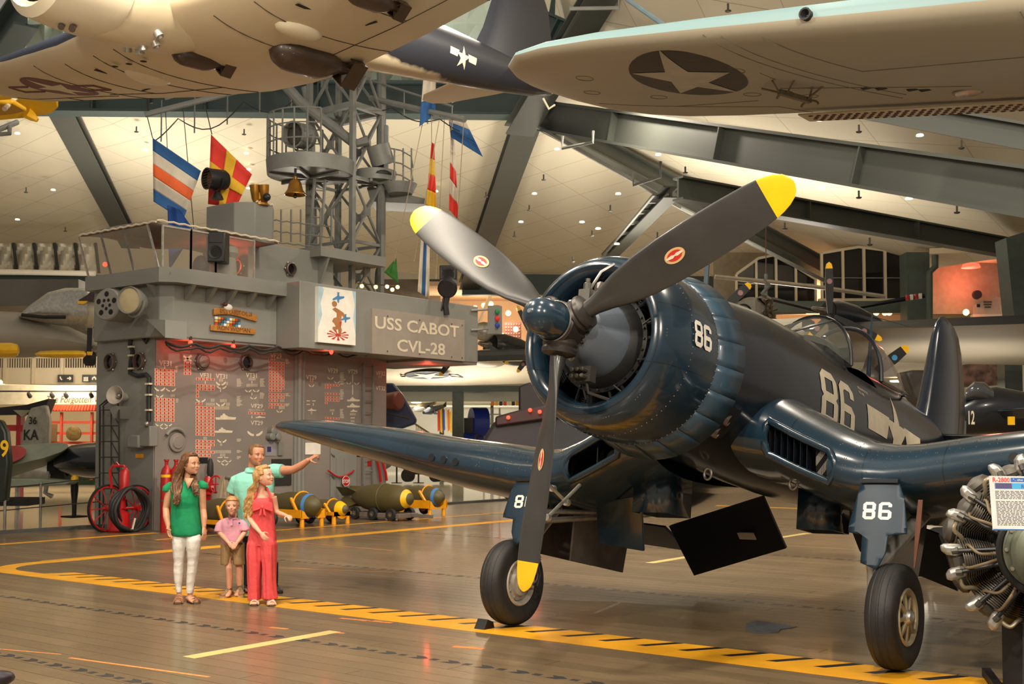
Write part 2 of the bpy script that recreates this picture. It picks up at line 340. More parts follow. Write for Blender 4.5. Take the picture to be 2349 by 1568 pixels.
quilt(D(60, 200, 40), D(300, 185, 38), D(60, -60, 33), 6, 5)
quilt(D(620, 250, 40), D(1230, 245, 40), D(620, -60, 34), 12, 6)
def ibeam(name, p, q, h, w, m=girder, up=(0, 0, 1), stiff=0):
    p, q = V(p), V(q); mb = MB(); a = (q-p).normalized(); upv = V(up); upv = (upv-a*a.dot(upv)).normalized(); t = h*.06+.02
    mb.bar(p, q, .06, h, up=upv); mb.bar(p+upv*h/2, q+upv*h/2, w, t, up=upv); mb.bar(p-upv*h/2, q-upv*h/2, w, t, up=upv)
    for i in range(1, stiff+1): c = p+(q-p)*i/(stiff+1); mb.box(c, (.05, .05, .05)); x = a.cross(upv); mb.bar(c-x*w*.48, c+x*w*.48, h, .04, up=a)
    return struct(name, mb, m)
gn = 0
ibeam('roof_girder', D(-300, 218, 37), D(1240, 232, 37.6), 1.0, .7, girderd, stiff=5)
ibeam('roof_girder', D(135, 240, 37.2), D(300, 560, 53), .35, .8)
ibeam('roof_girder', D(1213, 268, 37.2), D(1076, 655, 53), .35, .9)
ibeam('roof_girder', D(1222, 262, 36.5), D(2420, 450, 21), .86, .5, stiff=3)
ibeam('roof_girder', D(1222, 258, 36.8), D(1990, 668, 50), .62, .5)
ibeam('roof_girder', D(1555, 432, 30), D(2310, 568, 38), .55, .4, stiff=2)
ibeam('roof_girder', D(1540, 440, 34), D(1392, 592, 46), .3, .45)
ibeam('roof_girder', D(60, 20, 30), D(-30, 150, 33), .9, .6, girderd)
ibeam('roof_girder', D(1395, -40, 30), D(1190, 300, 36), .3, .9)
ibeam('roof_girder', D(1180, 40, 33), D(1560, 210, 31), .9, .5, girderd, stiff=3)
ibeam('roof_girder', D(1290, -60, 33), D(1240, 240, 36), .9, .6, girderd)
ibeam('roof_girder', D(1950, 240, 20), D(2560, 350, 16), .35, .4)
ibeam('roof_girder', D(1060, 650, 53), D(1660, 650, 53), 1.0, .5, girderd)
ibeam('roof_girder', D(-60, 640, 53.5), D(240, 640, 53.5), .3, .4, girderd)
def pipe(pts, r, label, m=mastg): return obj('sprinkler_pipe', MB().tube(pts, r, 6), m, None, label, 'pipe')
pipe([D(1216, 280, 35.6), D(1560, 475, 37), D(1900, 648, 46)], .07, 'long grey pipe slung under the diagonal roof rib right of the flags')
pipe([D(1290, 312, 31), D(1290, 340, 31), D(1360, 326, 30.6), D(1360, 300, 30.6)], .045, 'upper small U-shaped pipe hanger beneath the diagonal rib')
pipe([D(1453, 395, 33), D(1453, 425, 33), D(1515, 405, 32.6), D(1515, 370, 32.6)], .045, 'lower small U-shaped pipe hanger beneath the diagonal rib')
pipe([D(1306, 20, 24), D(1420, 18, 24), D(1420, -30, 24)], .04, 'thin grey pipe bent upward at top edge of the hall')
lad = thing('roof_ladder', 'grey ladder with six rungs beside the short sloping roof rib', 'ladder', D(1440, 520, 40))
for s_ in (0, 1): obj('rail', MB().bar(D(1500+s_*32, 446, 34), D(1372+s_*26, 600, 46), .07), mastg, lad)
for k in range(6):
    f = .1+k*.16; d_ = 34+12*f; obj('rung', MB().bar(D(1500-128*f, 446+154*f, d_), D(1532-134*f, 446+154*f, d_), .12), mastg, lad)
dl = mat('downlight_glow', (255, 236, 200), .5, em=4)
spr = mat('sprinkler_bronze', (74, 68, 58), .5)
def pick(u, v):      # nearest ceiling plate along a pixel ray
    best = None; r = ray(u, v)
    for o in CEIL:
        me = o.data; ps = [me.vertices[i].co+o.location for i in range(len(me.vertices)//2)]; n = (ps[1]-ps[0]).cross(ps[2]-ps[0]).normalized(); dn = r.dot(n)
        if abs(dn) < 1e-6: continue
        t = (ps[0]-C0).dot(n)/dn
        if t > 0 and abs(t-38) < 24 and (best is None or t < best): best = t
    return C0+r*(best or 40)
CEIL = [o for o in ALL() if o.type == 'MESH' and o.name.startswith('ceiling')]
ORD = 'first second third fourth fifth sixth seventh eighth ninth tenth eleventh twelfth thirteenth fourteenth fifteenth sixteenth seventeenth eighteenth nineteenth twentieth twenty-first twenty-second twenty-third twenty-fourth twenty-fifth twenty-sixth'.split()
cnt = [0, 0]
for i, (u, v, k) in enumerate(sorted(((268, 248, 0), (555, 258, 0), (40, 302, 0), (335, 340, 0), (565, 348, 0), (570, 385, 0), (570, 428, 0), (122, 432, 0), (40, 500, 0), (390, 470, 0), (1226, 440, 0), (1278, 338, 0), (1418, 440, 0), (1335, 505, 0), (1000, 435, 0), (1195, 505, 0), (1372, 520, 0), (1415, 555, 0), (1010, 560, 0), (1510, 350, 0), (1880, 270, 0), (2110, 305, 0), (1885, 425, 0), (2085, 450, 0), (1650, 300, 0),
    (313, 290, 1), (560, 296, 1), (1247, 400, 1), (1214, 470, 1), (1400, 470, 1), (1180, 530, 1), (1358, 528, 1), (1314, 588, 1), (1508, 532, 1), (1115, 440, 1), (1572, 382, 1), (1970, 286, 1), (2205, 322, 1), (1970, 437, 1), (1670, 8, 1), (2195, 470, 1), (60, 430, 1), (150, 520, 1), (1800, 510, 1), (1995, 545, 1)))):
    cnt[k] += 1
    p = pick(u, v)-ray(u, v)*.02; dd = (p-C0).dot(CF); n = ('Recessed white downlight' if k == 0 else 'Bronze sprinkler head').lower()
    if k == 0: mb = MB().lathe([(0, .001), (0, .075), (-.04, .09), (-.04, .001)], p-V((0, 0, .03)), (0, 0, 1), 10)
    else: mb = MB().tube([p, p-V((0, 0, .18))], .025, 6).lathe([(-.16, .001), (-.17, .08), (-.20, .06), (-.21, .001)], p, (0, 0, 1), 8)
    obj('downlight' if k == 0 else 'ceiling_sprinkler', mb, dl if k == 0 else spr, None, n+' in the sloping white ceiling, '+ORD[cnt[k]-1]+' from the left', 'light' if k == 0 else 'sprinkler', 'ceiling downlights' if k == 0 else 'ceiling sprinkler heads')
# ---------------------------------------------------------------- the parked blue fighter (local axes: lateral, aft, up from the propeller hub)
PA = RD(9.5); WX0, WY0 = -4.973, 9.048
HB = M.Translation((WX0, WY0-1.815, 2.618)) @ M.Rotation(-PA, 4, 'X') @ M.Rotation(RD(-.9), 4, 'Y')
HI = HB.inverted()
cors = thing('fighter_plane', 'dark blue gull-winged propeller fighter numbered 86 with three yellow-tipped blades', 'airplane', (WX0, WY0, 0), frame=HB)
def loc(p): return HI @ V(p)
def part(n, mb, m, p=None, l=None, **k): return obj(n, mb, m, p or cors, l, **k)
pnl = navy.copy(); pnl.name = 'navy_panelled'
def panel_seams(t, rows):      # seams across the fuselage at stations along its length
    N, L = t.node_tree.nodes, t.node_tree.links; b = N['Principled BSDF']; tc = N.new('ShaderNodeTexCoord'); sp = N.new('ShaderNodeSeparateXYZ'); L.new(tc.outputs['Object'], sp.inputs[0])
    def m2(op, a, c): q = N.new('ShaderNodeMath'); q.operation = op; L.new(a, q.inputs[0]); q.inputs[1].default_value = c; return q.outputs[0]
    acc = None
    for ax, st in rows:
        d_ = m2('LESS_THAN', m2('ABSOLUTE', m2('SUBTRACT', m2('FRACT', m2('DIVIDE', sp.outputs[ax], st), 0), .5), 0), .004/st)
        if acc is None: acc = d_
        else: q = N.new('ShaderNodeMath'); q.operation = 'MAXIMUM'; L.new(acc, q.inputs[0]); L.new(d_, q.inputs[1]); acc = q.outputs[0]
    old = b.inputs['Base Color'].links[0].from_socket; mx = N.new('ShaderNodeMix'); mx.data_type = 'RGBA'; L.new(m2('MULTIPLY', acc, .7), mx.inputs[0]); L.new(old, mx.inputs[6]); mx.inputs[7].default_value = (.005, .008, .012, 1); L.new(mx.outputs[2], b.inputs['Base Color'])
    bp = N.new('ShaderNodeBump'); bp.invert = True; bp.inputs['Strength'].default_value = .6; bp.inputs['Distance'].default_value = .004; L.new(acc, bp.inputs['Height'])
    vo = N.new('ShaderNodeTexNoise'); vo.inputs['Scale'].default_value = 2.2; L.new(tc.outputs['Object'], vo.inputs[0]); b2 = N.new('ShaderNodeBump'); b2.inputs['Strength'].default_value = .1; b2.inputs['Distance'].default_value = .03; L.new(vo.outputs[0], b2.inputs['Height']); L.new(bp.outputs[0], b2.inputs['Normal']); L.new(b2.outputs[0], b.inputs['Normal'])
panel_seams(pnl, ((1, .74), (2, .46)))
fusem = mat('navy_weathered', (17, 25, 36), .2, 0, .3, 1.6, coat=.12, spec=.34, wear=((74, 74, 70), 9, .76)).copy(); panel_seams(fusem, ((1, .9), (2, .52)))
wingm = navy.copy(); wingm.name = 'navy_wing'; panel_seams(wingm, ((0, .62),))
# cowling ring
cp = [(.98, .57), (.7, .53), (.5, .50), (.42, .515), (.37, .545), (.355, .575), (.365, .605), (.40, .638), (.47, .675), (.58, .703), (.72, .722), (.9, .730), (1.0, .727), (1.13, .718), (1.13, .70), (1.0, .69)]
def yl(prof, n=64, o=(0, 0, 0), cap=False): return MB().lathe(prof, o, (0, 1, 0), n, cap)
cowl = part('cowling', yl(cp), pnl)
inner = part('cowl_baffle', yl([(.98, .57), (1.0, .3), (1.02, .05)], 40), soot)
rv = MB()
for a0 in range(0, 360, 4):
    a = RD(a0)
    for yy, rr in ((.70, .7205), (1.10, .722)): rv.ball((cos(a)*rr, yy, sin(a)*rr), .006, 5, 3)
for th in (38, 0, -48, -75, 100, 150, 200, 250):
    for k in range(9):
        for e in (-1, 0, 1): a = RD(th+e*2.2); y = .42+k*.03; r = .645+.075*min(1, (y-.4)/.3); rv.ball((cos(a)*r, y, sin(a)*r), .0045, 5, 3)
part('rivets', rv, steel, cowl, kind='stuff')
# cowl flaps, each its own piece
flapm = mat('flap_blue', (46, 70, 88), .36, 0, .14, 3, coat=.3, wear=((120, 124, 122), 12, .76))
nf = 22; seam = RD(-90)
for k in range(nf):
    a0, a1 = seam+2*pi*k/nf+.006, seam+2*pi*(k+1)/nf+.012; mb = MB()
    def fn(u, v, a0=a0, a1=a1):
        a = a0+(a1-a0)*u; r = .716+.075*v+.004*u; return V((cos(a)*r, 1.115+.325*v, sin(a)*r))
    sheet(mb, fn, 4, 2); part('cowl_flap', mb, flapm, thick=.006)
# engine: nose case, crank case, cylinders, magnetos
hubk = mat('dark_alloy', (84, 82, 78), .42, .6, .2, 9)
case = mat('gear_case_grey', (98, 108, 120), .45, .1, .15, 3)
part('nose_case', yl([(.03, .13), (.12, .17), (.16, .20), (.24, .225), (.40, .30), (.46, .31), (.47, .29), (.62, .2)], 40, cap=True), case)
part('crank_case', yl([(.45, .30), (.47, .33), (.54, .375), (.55, .405), (.64, .405), (.66, .2)], 40), soot)
bl_ = MB()
for k in range(28): a = 2*pi*k/28; bl_.tube([(cos(a)*.385, .53, sin(a)*.385), (cos(a)*.385, .565, sin(a)*.385)], .009, 6)
part('case_bolts', bl_, soot, kind='stuff')
for k in range(9):
    a = RD(90)+2*pi*k/9; r = V((cos(a), 0, sin(a))); mb = MB()
    prof = []
    for j in range(9): prof += [(.40+j*.016, .085), (.404+j*.016, .085), (.406+j*.016, .066), (.414+j*.016, .066)]
    mb.lathe(prof, (0, .70, 0), r, 14)
    c = part('engine_cylinder', mb, soot); t = V((-sin(a), 0, cos(a)))
    for s_ in (-1, 1): part('pushrod_tube', MB().tube([r*.36+t*.05*s_+V((0, .56, 0)), r*.54+t*.085*s_+V((0, .62, 0))], .014, 6), soot, c); 
    part('ignition_lead', MB().tube([r*.40+t*.03+V((0, .5, 0)), r*.46+t*.07+V((0, .52, 0)), r*.53+t*.02+V((0, .6, 0))], .009, 6), wire, c)
g = MB().box((.06, .20, .27), (.10, .09, .10)).lathe([(0, .035), (.05, .035), (.06, .02), (.09, .02)], (.06, .20, .32), (0, 0, 1), 10)
part('governor', g, hubk); part('governor_lever', MB().tube([(.08, .2, .32), (.16, .22, .46), (.22, .3, .54)], .012, 6).lathe([(0, .05), (.05, .05)], (.13, .26, .35), (0, 1, 0), 12), steel)
sp = MB()
for i in range(3):
    for j in range(2): sp.lathe([(0, .018), (.06, .018), (.07, .01)], (.02+i*.045, .19, -.36+j*.05), (0, -1, 0), 8)
part('sump_plugs', sp.box((.065, .23, -.335), (.17, .08, .12)), hubk); part('sump_pipe', MB().tube([(.1, .22, -.38), (.11, .24, -.47), (.2, .4, -.5), (.3, .55, -.5)], .014, 6), wire)
part('case_badge', MB().lathe([(0, .03), (.012, .03), (.014, .022)], (.0, .145, -.21), (0, -.9, -.3), 14), alu)
# propeller: hub, dome, three blades with tips and makers' ovals
hubm = mat('hub_bronze', (62, 58, 56), .4, .5, .2, 8)
hubp = part('propeller_hub', yl([(-.13, .02), (-.13, .135), (-.10, .165), (.08, .165), (.11, .13), (.13, .12), (.13, .02)], 32, cap=True), hubm)
part('spinner_dome', yl([(-.425, .012), (-.42, .038), (-.40, .078), (-.37, .108), (-.32, .13), (-.26, .138), (-.16, .14), (-.13, .145), (-.12, .145)], 40, cap=True), navy)
part('dome_nut', yl([(-.438, .006), (-.438, .016), (-.425, .02), (-.415, .024)], 14, cap=True), case, None, 'small steel nut at nose of the dome')
part('hub_collar', yl([(-.135, .152), (-.125, .158), (-.115, .152)], 36), steel, hubp)
bz = MB()
for k in range(24): a = 2*pi*k/24; bz.lathe([(0, .014), (.03, .014)], (cos(a)*.15, .06+.03*(k % 2), sin(a)*.15), (cos(a), 0, sin(a)), 6)
part('hub_bolts', bz, hubm, hubp, kind='stuff')
RADB = 1.985
ST = [(.12, .13, .13, 60), (.22, .13, .125, 60), (.30, .14, .115, 52), (.40, .185, .09, 46), (.55, .265, .062, 40), (.75, .325, .046, 35), (.95, .35, .036, 31), (1.2, .355, .028, 28), (1.45, .345, .022, 25), (1.66, .325, .018, 23.5), (1.77, .30, .017, 23), (1.83, .275, .015, 22.5), (1.89, .235, .013, 22), (1.94, .18, .011, 21.5), (1.97, .11, .009, 21), (RADB, .03, .006, 21)]
def blade_pt(a, r, ch, th, be, u):     # u runs once round the section
    e = V((cos(a), 0, sin(a))); t = V((-sin(a), 0, cos(a))); fw = V((0, -1, 0)); be = RD(be)
    cx = t*cos(be)+fw*sin(be); nx = fw*cos(be)-t*sin(be)
    x = cos(u); rnd = min(1, max(0, (r-.3)/.3))
    yy = sin(u)*((1-rnd)+rnd*(.62 if sin(u) > 0 else .38)*(1+.35*x*rnd))
    return e*r+cx*(x*ch/2)+nx*(yy*th/2*(1+rnd*.3))
def blade_interp(r):
    for p, q in zip(ST, ST[1:]):
        if p[0] <= r <= q[0]: f = (r-p[0])/(q[0]-p[0]); return [p[i]+(q[i]-p[i])*f for i in range(4)]
    return ST[-1]
redd = mat('badge_red', (190, 40, 34), .5); tanm = mat('badge_tan', (196, 160, 110), .5); bladem = mat('blade_grey', (52, 51, 50), .36, .05, .2, 3, coat=.25, wear=((150, 146, 140), 34, .80))
for k, nm in enumerate(('right upper', 'left upper', 'lower')):
    a = RD(25.4)+2*pi*k/3; NU = 28
    ring = lambda s: [blade_pt(a, *s, 2*pi*i/NU) for i in range(NU)]
    sa = [s for s in ST if s[0] <= 1.77]; sb = [s for s in ST if s[0] >= 1.77]
    b_ = part('propeller_blade', MB().rings([ring(s) for s in sa]), bladem)
    part('blade_tip', MB().rings([ring(s) for s in sb]), yel, b_, 'yellow rounded tip')
    e = V((cos(a), 0, sin(a))); part('blade_cuff', MB().lathe([(.10, .12), (.15, .135), (.17, .125), (.19, .135), (.22, .13), (.24, .075)], (0, 0, 0), e, 24), hubm, hubp)
    def oval(rx, ry, lift, inner=None):
        mb = MB(); n = 26; c0 = 1.02
        def P(x, y):
            s = blade_interp(c0+y); u = max(-1, min(1, x/(s[1]/2))); uu = math_acos(u); p = blade_pt(a, *s, uu); return p+V((0, -1, 0))*lift
        pts = [P(cos(2*pi*i/n)*rx, sin(2*pi*i/n)*ry) for i in range(n)]; mb.add([P(0, 0)]+pts, [(0, 1+i, 1+(i+1) % n) for i in range(n)]); return mb, P
    from math import acos as math_acos
    mb, P = oval(.052, .082, .004); dc = part('maker_oval', mb, tanm, b_, 'red and tan oval badge'); mb, P = oval(.036, .06, .0055); part('maker_oval', mb, redd, b_)
    mb = MB().add([P(x, y)+V((0, -.0015, 0)) for x, y in ((-.006, -.07), (.006, -.07), (.012, -.02), (.004, 0), (.012, .02), (.006, .07), (-.006, .07), (-.012, .02), (-.004, 0), (-.012, -.02))], [range(10)]); part('maker_stripe', mb, cream, b_)
# fuselage
SEC = [(1.30, .67, -.67, .67), (1.8, .73, -.69, .68), (2.4, .81, -.73, .68), (3.0, .85, -.77, .66), (3.7, .87, -.79, .63), (4.4, .87, -.79, .585), (5.2, .88, -.77, .54), (6.0, .90, -.72, .48), (7.0, .90, -.62, .40), (8.0, .86, -.48, .31), (9.0, .80, -.28, .2), (9.8, .74, -.08, .1), (10.15, .70, .05, .03)]
def sec(y):
    y = max(SEC[0][0], min(SEC[-1][0], y))
    for p, q in zip(SEC, SEC[1:]):
        if p[0] <= y <= q[0]: f = (y-p[0])/(q[0]-p[0]); f = f*f*(3-2*f)*.3+f*.7; return [p[i]+(q[i]-p[i])*f for i in (1, 2, 3)]
def fus(y, th):      # th from the top, positive to the right of the picture
    zt, zb, hw = sec(y); zc = (zt+zb)/2; h = (zt-zb)/2; n = 2.15; c, s = cos(th), sin(th)
    return V((hw*abs(s)**(2/n)*(1 if s > 0 else -1), y, zc+h*abs(c)**(2/n)*(1 if c > 0 else -1)))
def side(y, z, lift=.004):
    zt, zb, hw = sec(y); zc = (zt+zb)/2; h = (zt-zb)/2; q = max(0, 1-(abs(z-zc)/h)**2.15); return V((hw*q**(1/2.15)+lift, y, z))
CK0, CK1 = 4.55, 5.5
mb = MB(); ys = [1.30, 1.5, 1.8, 2.1, 2.4, 2.7, 3.0, 3.35, 3.7, 4.05, 4.4, CK0, 5.0, CK1, 5.9, 6.4, 7, 7.5, 8, 8.5, 9, 9.4, 9.8, 10.15]; NT = 48
vs = [fus(y, 2*pi*(i+.5)/NT) for y in ys for i in range(NT)]; fs = []
for k in range(len(ys)-1):
    for i in range(NT):
        if CK0 <= ys[k] < CK1 and (i < 6 or i > NT-8): continue
        fs.append((k*NT+i, k*NT+(i+1) % NT, (k+1)*NT+(i+1) % NT, (k+1)*NT+i))
mb.add(vs, fs); fuse = part('fuselage', mb, fusem)
part('cockpit_tub', MB().rings([[V((x*.38, y, z)) for x, z in ((-1, .6), (-.95, -.1), (.95, -.1), (1, .6))] for y in (CK0-.1, CK1+.1)], cap=True), soot)
part('pilot_seat', MB().bar((0, 5.42, .15), (0, 5.46, .98), .42, .08).bar((0, 5.0, .2), (0, 5.42, .18), .42, .08), rubber); part('headrest', MB().box((0, 5.45, 1.03), (.24, .10, .16)), soot, bev=.03)
part('instrument_coaming', MB().rings([[V((cos(RD(a))*.42*s_, y, .62+sin(RD(a))*.42*s_)) for a in range(0, 181, 12)] for y, s_ in ((4.42, .9), (4.6, .95))]), soot); part('gun_sight', MB().box((0, 4.5, 1.12), (.1, .1, .1)), rubber)
# canopy: windscreen, hoop, sliding hood pushed back
gl = glass('canopy_glass', (150, 156, 146), .26); gl2 = glass('canopy_glass_aft', (150, 138, 128), .52)
def arch(y, w, z0, z1, n=18): return [V((-w*cos(pi*i/n), y+0, z0+(z1-z0)*sin(pi*i/n)**.8)) for i in range(n+1)]
ws = MB(); wr = [arch(3.86, .10, .86, .875), arch(4.15, .36, .79, 1.04), arch(4.62, .43, .70, 1.245)]
n_ = 19; ws.add([p for q in wr for p in q], [(k*n_+i, k*n_+i+1, (k+1)*n_+i+1, (k+1)*n_+i) for k in range(2) for i in range(n_-1)]); wsc = part('windscreen', ws, gl)
part('windscreen_frame', MB().tube(arch(4.63, .435, .69, 1.25), .022, 8), navy2, wsc); part('windscreen_frame', MB().tube([arch(4.62, .43, .7, 1.245)[12], arch(4.15, .37, .79, 1.045)[12], arch(3.86, .11, .86, .88)[12]], .013, 6).tube([arch(4.62, .43, .7, 1.245)[6], arch(4.15, .37, .79, 1.045)[6], arch(3.86, .11, .86, .88)[6]], .013, 6), navy2, wsc)
hd = MB(); hr = [arch(5.5, .44, .72, 1.33), arch(5.85, .44, .72, 1.33), arch(6.3, .40, .76, 1.2), arch(6.75, .28, .82, 1.02), arch(7.0, .12, .88, .92)]
hd.add([p for q in hr for p in q], [(k*n_+i, k*n_+i+1, (k+1)*n_+i+1, (k+1)*n_+i) for k in range(4) for i in range(n_-1)]); hood = part('sliding_hood', hd, gl2)
part('hood_frame', MB().tube(arch(5.5, .445, .70, 1.335), .026, 8), navy2, hood)
for s_ in (-1, 1): part('hood_frame', MB().tube([(s_*.445, 5.5, .70), (s_*.445, 6.0, .71), (s_*.41, 6.35, .75), (s_*.29, 6.8, .81), (s_*.1, 7.05, .87)], .022, 6), navy2, hood)
part('antenna_mast', MB().tube([(0, 6.3, .9), (0, 6.33, 1.3), (0, 6.36, 1.72)], [.03, .022, .008], 8), navy); part('antenna_mast', MB().bar((.1, 2.0, .7), (.1, 2.0, 1.08), .02, .04), navy)
part('aerial_wire', MB().tube([(0, 6.36, 1.7), (0, 7.8, 1.92), (0, 9.3, 2.3)], .005, 4), wire)
# fin, rudder, tailplane
def foil(le, te, th, span, n=9):     # lens section between two edge points
    le, te, span = V(le), V(te), V(span); up_ = []; dn = []
    for i in range(n+1):
        f = i/n; x = f**1.6; t = th*2.6*(sqrt(x)*(1-x)*.9+.0)*.5; c = le+(te-le)*x; up_.append(c+span*t); dn.append(c-span*t)
    return up_+dn[-2:0:-1]
def fpart(le, te, th, x0, x1, n=10):
    up_ = []; dn = []
    for i in range(n+1):
        f = x0+(x1-x0)*(i/n)**1.5; t = airfoil(f)*th; c = V(le)+(V(te)-V(le))*f; up_.append(c+V((t, 0, 0))); dn.append(c-V((t, 0, 0)))
    return up_+dn[::-1]
def airfoil(f): return 2.969*sqrt(f)-1.26*f-3.516*f*f+2.843*f**3-1.036*f**4
frs = [((0, 8.02, .66), (0, 10.12, .60), .2), ((0, 8.28, 1.05), (0, 10.2, 1.05), .17), ((0, 8.52, 1.6), (0, 10.12, 1.6), .14), ((0, 8.70, 2.05), (0, 9.95, 2.05), .10), ((0, 8.82, 2.25), (0, 9.8, 2.25), .07), ((0, 8.96, 2.36), (0, 9.6, 2.35), .035), ((0, 9.1, 2.40), (0, 9.4, 2.39), .01)]
part('fin', MB().rings([fpart(a, b, t, 0, .62) for a, b, t in frs]), fusem)
rud = part('rudder', MB().rings([fpart(a, b, t*1.0, .635, 1) for a, b, t in frs[:-1]]), fusem); part('trim_tab', MB().box((.0, 10.14, .95), (.03, .10, .34)), navy2, rud)
for s_ in (-1, 1):
    tp = [((s_*.15, 8.5, .62), (s_*.15, 9.7, .62), .13), ((s_*1.2, 8.75, .62), (s_*1.2, 9.65, .62), .10), ((s_*2.2, 9.0, .62), (s_*2.2, 9.5, .62), .06), ((s_*2.45, 9.2, .62), (s_*2.45, 9.4, .62), .015)]
    part('tailplane', MB().rings([foil(a, b, t, (0, 0, 1)) for a, b, t in tp]), fusem)
# wings
WS = [(.40, 1.98, 2.75, -.44, .43), (.70, 2.0, 2.68, -.50, .43), (1.0, 2.02, 2.62, -.65, .41), (1.28, 2.05, 2.58, -.77, .39), (1.50, 2.06, 2.55, -.82, .35), (1.72, 2.06, 2.54, -.83, .335), (1.95, 2.07, 2.52, -.81, .33), (2.3, 2.09, 2.46, -.755, .325), (3.0, 2.13, 2.34, -.655, .30), (4.0, 2.22, 2.12, -.47, .255), (5.0, 2.36, 1.80, -.30, .20), (5.6, 2.5, 1.5, -.205, .15), (6.0, 2.62, 1.2, -.15, .10), (6.25, 2.80, .86, -.125, .06), (6.42, 3.1, .35, -.11, .02)]
NA = 30
def airfoil(f): return 2.969*sqrt(f)-1.26*f-3.516*f*f+2.843*f**3-1.036*f**4
def wst(x):
    for p, q in zip(WS, WS[1:]):
        if p[0] <= x <= q[0]: f = (x-p[0])/(q[0]-p[0]); return [p[i]+(q[i]-p[i])*f for i in range(1, 5)]
def wpt(s_, x, u):      # u 0..1 once round from the trailing edge over the top
    le, ch, zc, th = wst(x); f = (.5*(1+cos(2*pi*u))); t = airfoil(f)*th; z = t if u < .5 else -t*.78
    return V((s_*x, le+f*ch, zc+z+.02*ch*sin(pi*f)-.05*f*ch))
def inslot(s_, x): return .74 <= x <= 1.26
for s_, nm in ((-1, 'left'), (1, 'right')):
    xs = [.40, .55, .70, .74, .84, .95, 1.05, 1.16, 1.26, 1.34, 1.42, 1.50, 1.6, 1.72, 1.84, 1.95, 2.1, 2.3, 2.65, 3.0, 3.5, 4, 4.5, 5, 5.3, 5.6, 5.8, 6.0, 6.15, 6.25, 6.32, 6.37, 6.42]
    us = [0, .05, .1, .15, .2, .25, .3, .34, .38, .41, .435, .461, .475, .488, .5, .512, .528, .546, .57, .60, .63, .67, .7, .75, .8, .85, .9, .95]
    n = len(us); vs = [wpt(s_, x, u) for x in xs for u in us]; fs = []
    for k in range(len(xs)-1):
        for i in range(n):
            if .74 <= xs[k] < 1.255 and .461 <= us[i] < .546: continue
            fs.append((k*n+i, k*n+(i+1) % n, (k+1)*n+(i+1) % n, (k+1)*n+i))
    fs.append([(len(xs)-1)*n+i for i in range(n)])
    wing = part("wing", MB().add(vs, fs), wingm)
    # air intake in the wing root: rounded lip, dark box, vanes, core
    lip = [wpt(s_, x, .461) for x in (.74, .84, .95, 1.05, 1.16, 1.26)]; lo = [wpt(s_, x, .546) for x in (1.26, 1.16, 1.05, .95, .84, .74)]
    rnd_ = lambda a, b, k: [(a*(1-f)+b*f)+V((k*sin(pi*f), -.012, 0)) for f in (.15, .35, .5, .65, .85)]; fwd = V((0, .008, 0)); mid0 = (lip[0]+lo[-1])/2+V((-s_*.03, -.01, 0)); mid1 = (lip[-1]+lo[0])/2+V((s_*.045, -.012, 0))
    part('intake_lip', MB().tube([p+fwd for p in lip]+rnd_(lip[-1], lo[0], s_*.055)+[p+fwd for p in lo]+rnd_(lo[-1], lip[0], -s_*.035), .034, 12, closed=True), navy, wing)
    inb = [p+V((0, .01, 0)) for p in lip+lo]; part('intake_box', MB().rings([inb, [p+V((0, .5, 0)) for p in inb]], cap=False).add([p+V((0, .5, 0)) for p in inb], [range(len(inb))]), soot, wing)
    if s_ > 0:
        for k in range(6):
            x = .79+k*.056; a, b = wpt(s_, x, .461), wpt(s_, x, .546); part('vane', MB().bar(a+V((0, .07, 0)), b+V((0, .07, 0)), .006, .1, up=(0, 1, 0)), navy2, wing)
        mesh_m = mat('cooler_mesh', (170, 164, 154), .4, .6, .1, 6); brick_lines(mesh_m, 60, .5, .5, .12, (20, 20, 20))
        a, b = wpt(s_, 1.20, .45), wpt(s_, 1.2, .55); part('cooler_core', MB().prism([wpt(s_, x, u)+V((0, .05, 0)) for x, u in ((1.13, .462), (1.27, .462), (1.27, .545), (1.14, .545))], (0, .02, 0)), mesh_m, wing)
    else:
        a, b = wpt(s_, 1.0, .461), wpt(s_, 1.0, .546); part('vane', MB().bar(a+V((0, .12, 0)), b+V((0, .12, 0)), .012, .1, up=(0, 1, 0)), navy2, wing)
        part('duct_disc', MB().lathe([(0, .10), (.02, .10)], (a+b)/2+V((.05, .3, 0)), (0, 1, 0), 18), steel, wing)
    # gun ports
    for gx in (2.68, 2.85, 3.02):
        p = wpt(s_, gx, .497); part('gun_port', MB().lathe([(-.012, .036), (-.012, .041), (.06, .043), (.06, .036)], p, (0, 1, 0), 14, cap=False), navy, wing); part('gun_muzzle', MB().lathe([(-.014, .002), (-.014, .037), (.05, .037)], p, (0, 1, 0), 12), dark, wing)
    # inner flaps hanging down
    flapd = mat('flap_navy', (20, 26, 36), .45, 0, .15, 3)
    for x0, x1, x2, nm2 in ((.35, 1.45, 0, 0), (1.5, 2.35, 0, 0), (2.4, 3.6, 0, 0)):
        pa, pb = wpt(s_, max(.41, x0), 0), wpt(s_, x1, 0); dv = V((0, .38, -.62)) if x0 < 1.4 else V((0, .32, -.34))
        up_ = V((0, .12, .06)); q = [pa+up_*-2.2, pb+up_*-2.2, pb+dv, pa+dv]; part('flap', MB().prism(q, (0, .035, .02)), flapd, wing, bev=.006)
        if s_ < 0 and x0 < 1: part('flap_plate', MB().box(pa+(pb-pa)*.30-up_*2.2+(dv+up_*2.2)*.55+V((0, -.016, -.02)), (.20, .012, .10), M.Rotation(RD(52.6), 3, 'X')), cream, wing, 'small cream plate on the dark flap')
    sm = MB()
    for k in range(90):
        x = random.uniform(1.3, 2.6); u = random.uniform(.40, .5); sm.ball(wpt(s_, x, u), .005, 4, 3)
    part('rivets', sm, steel, wing, kind='stuff')
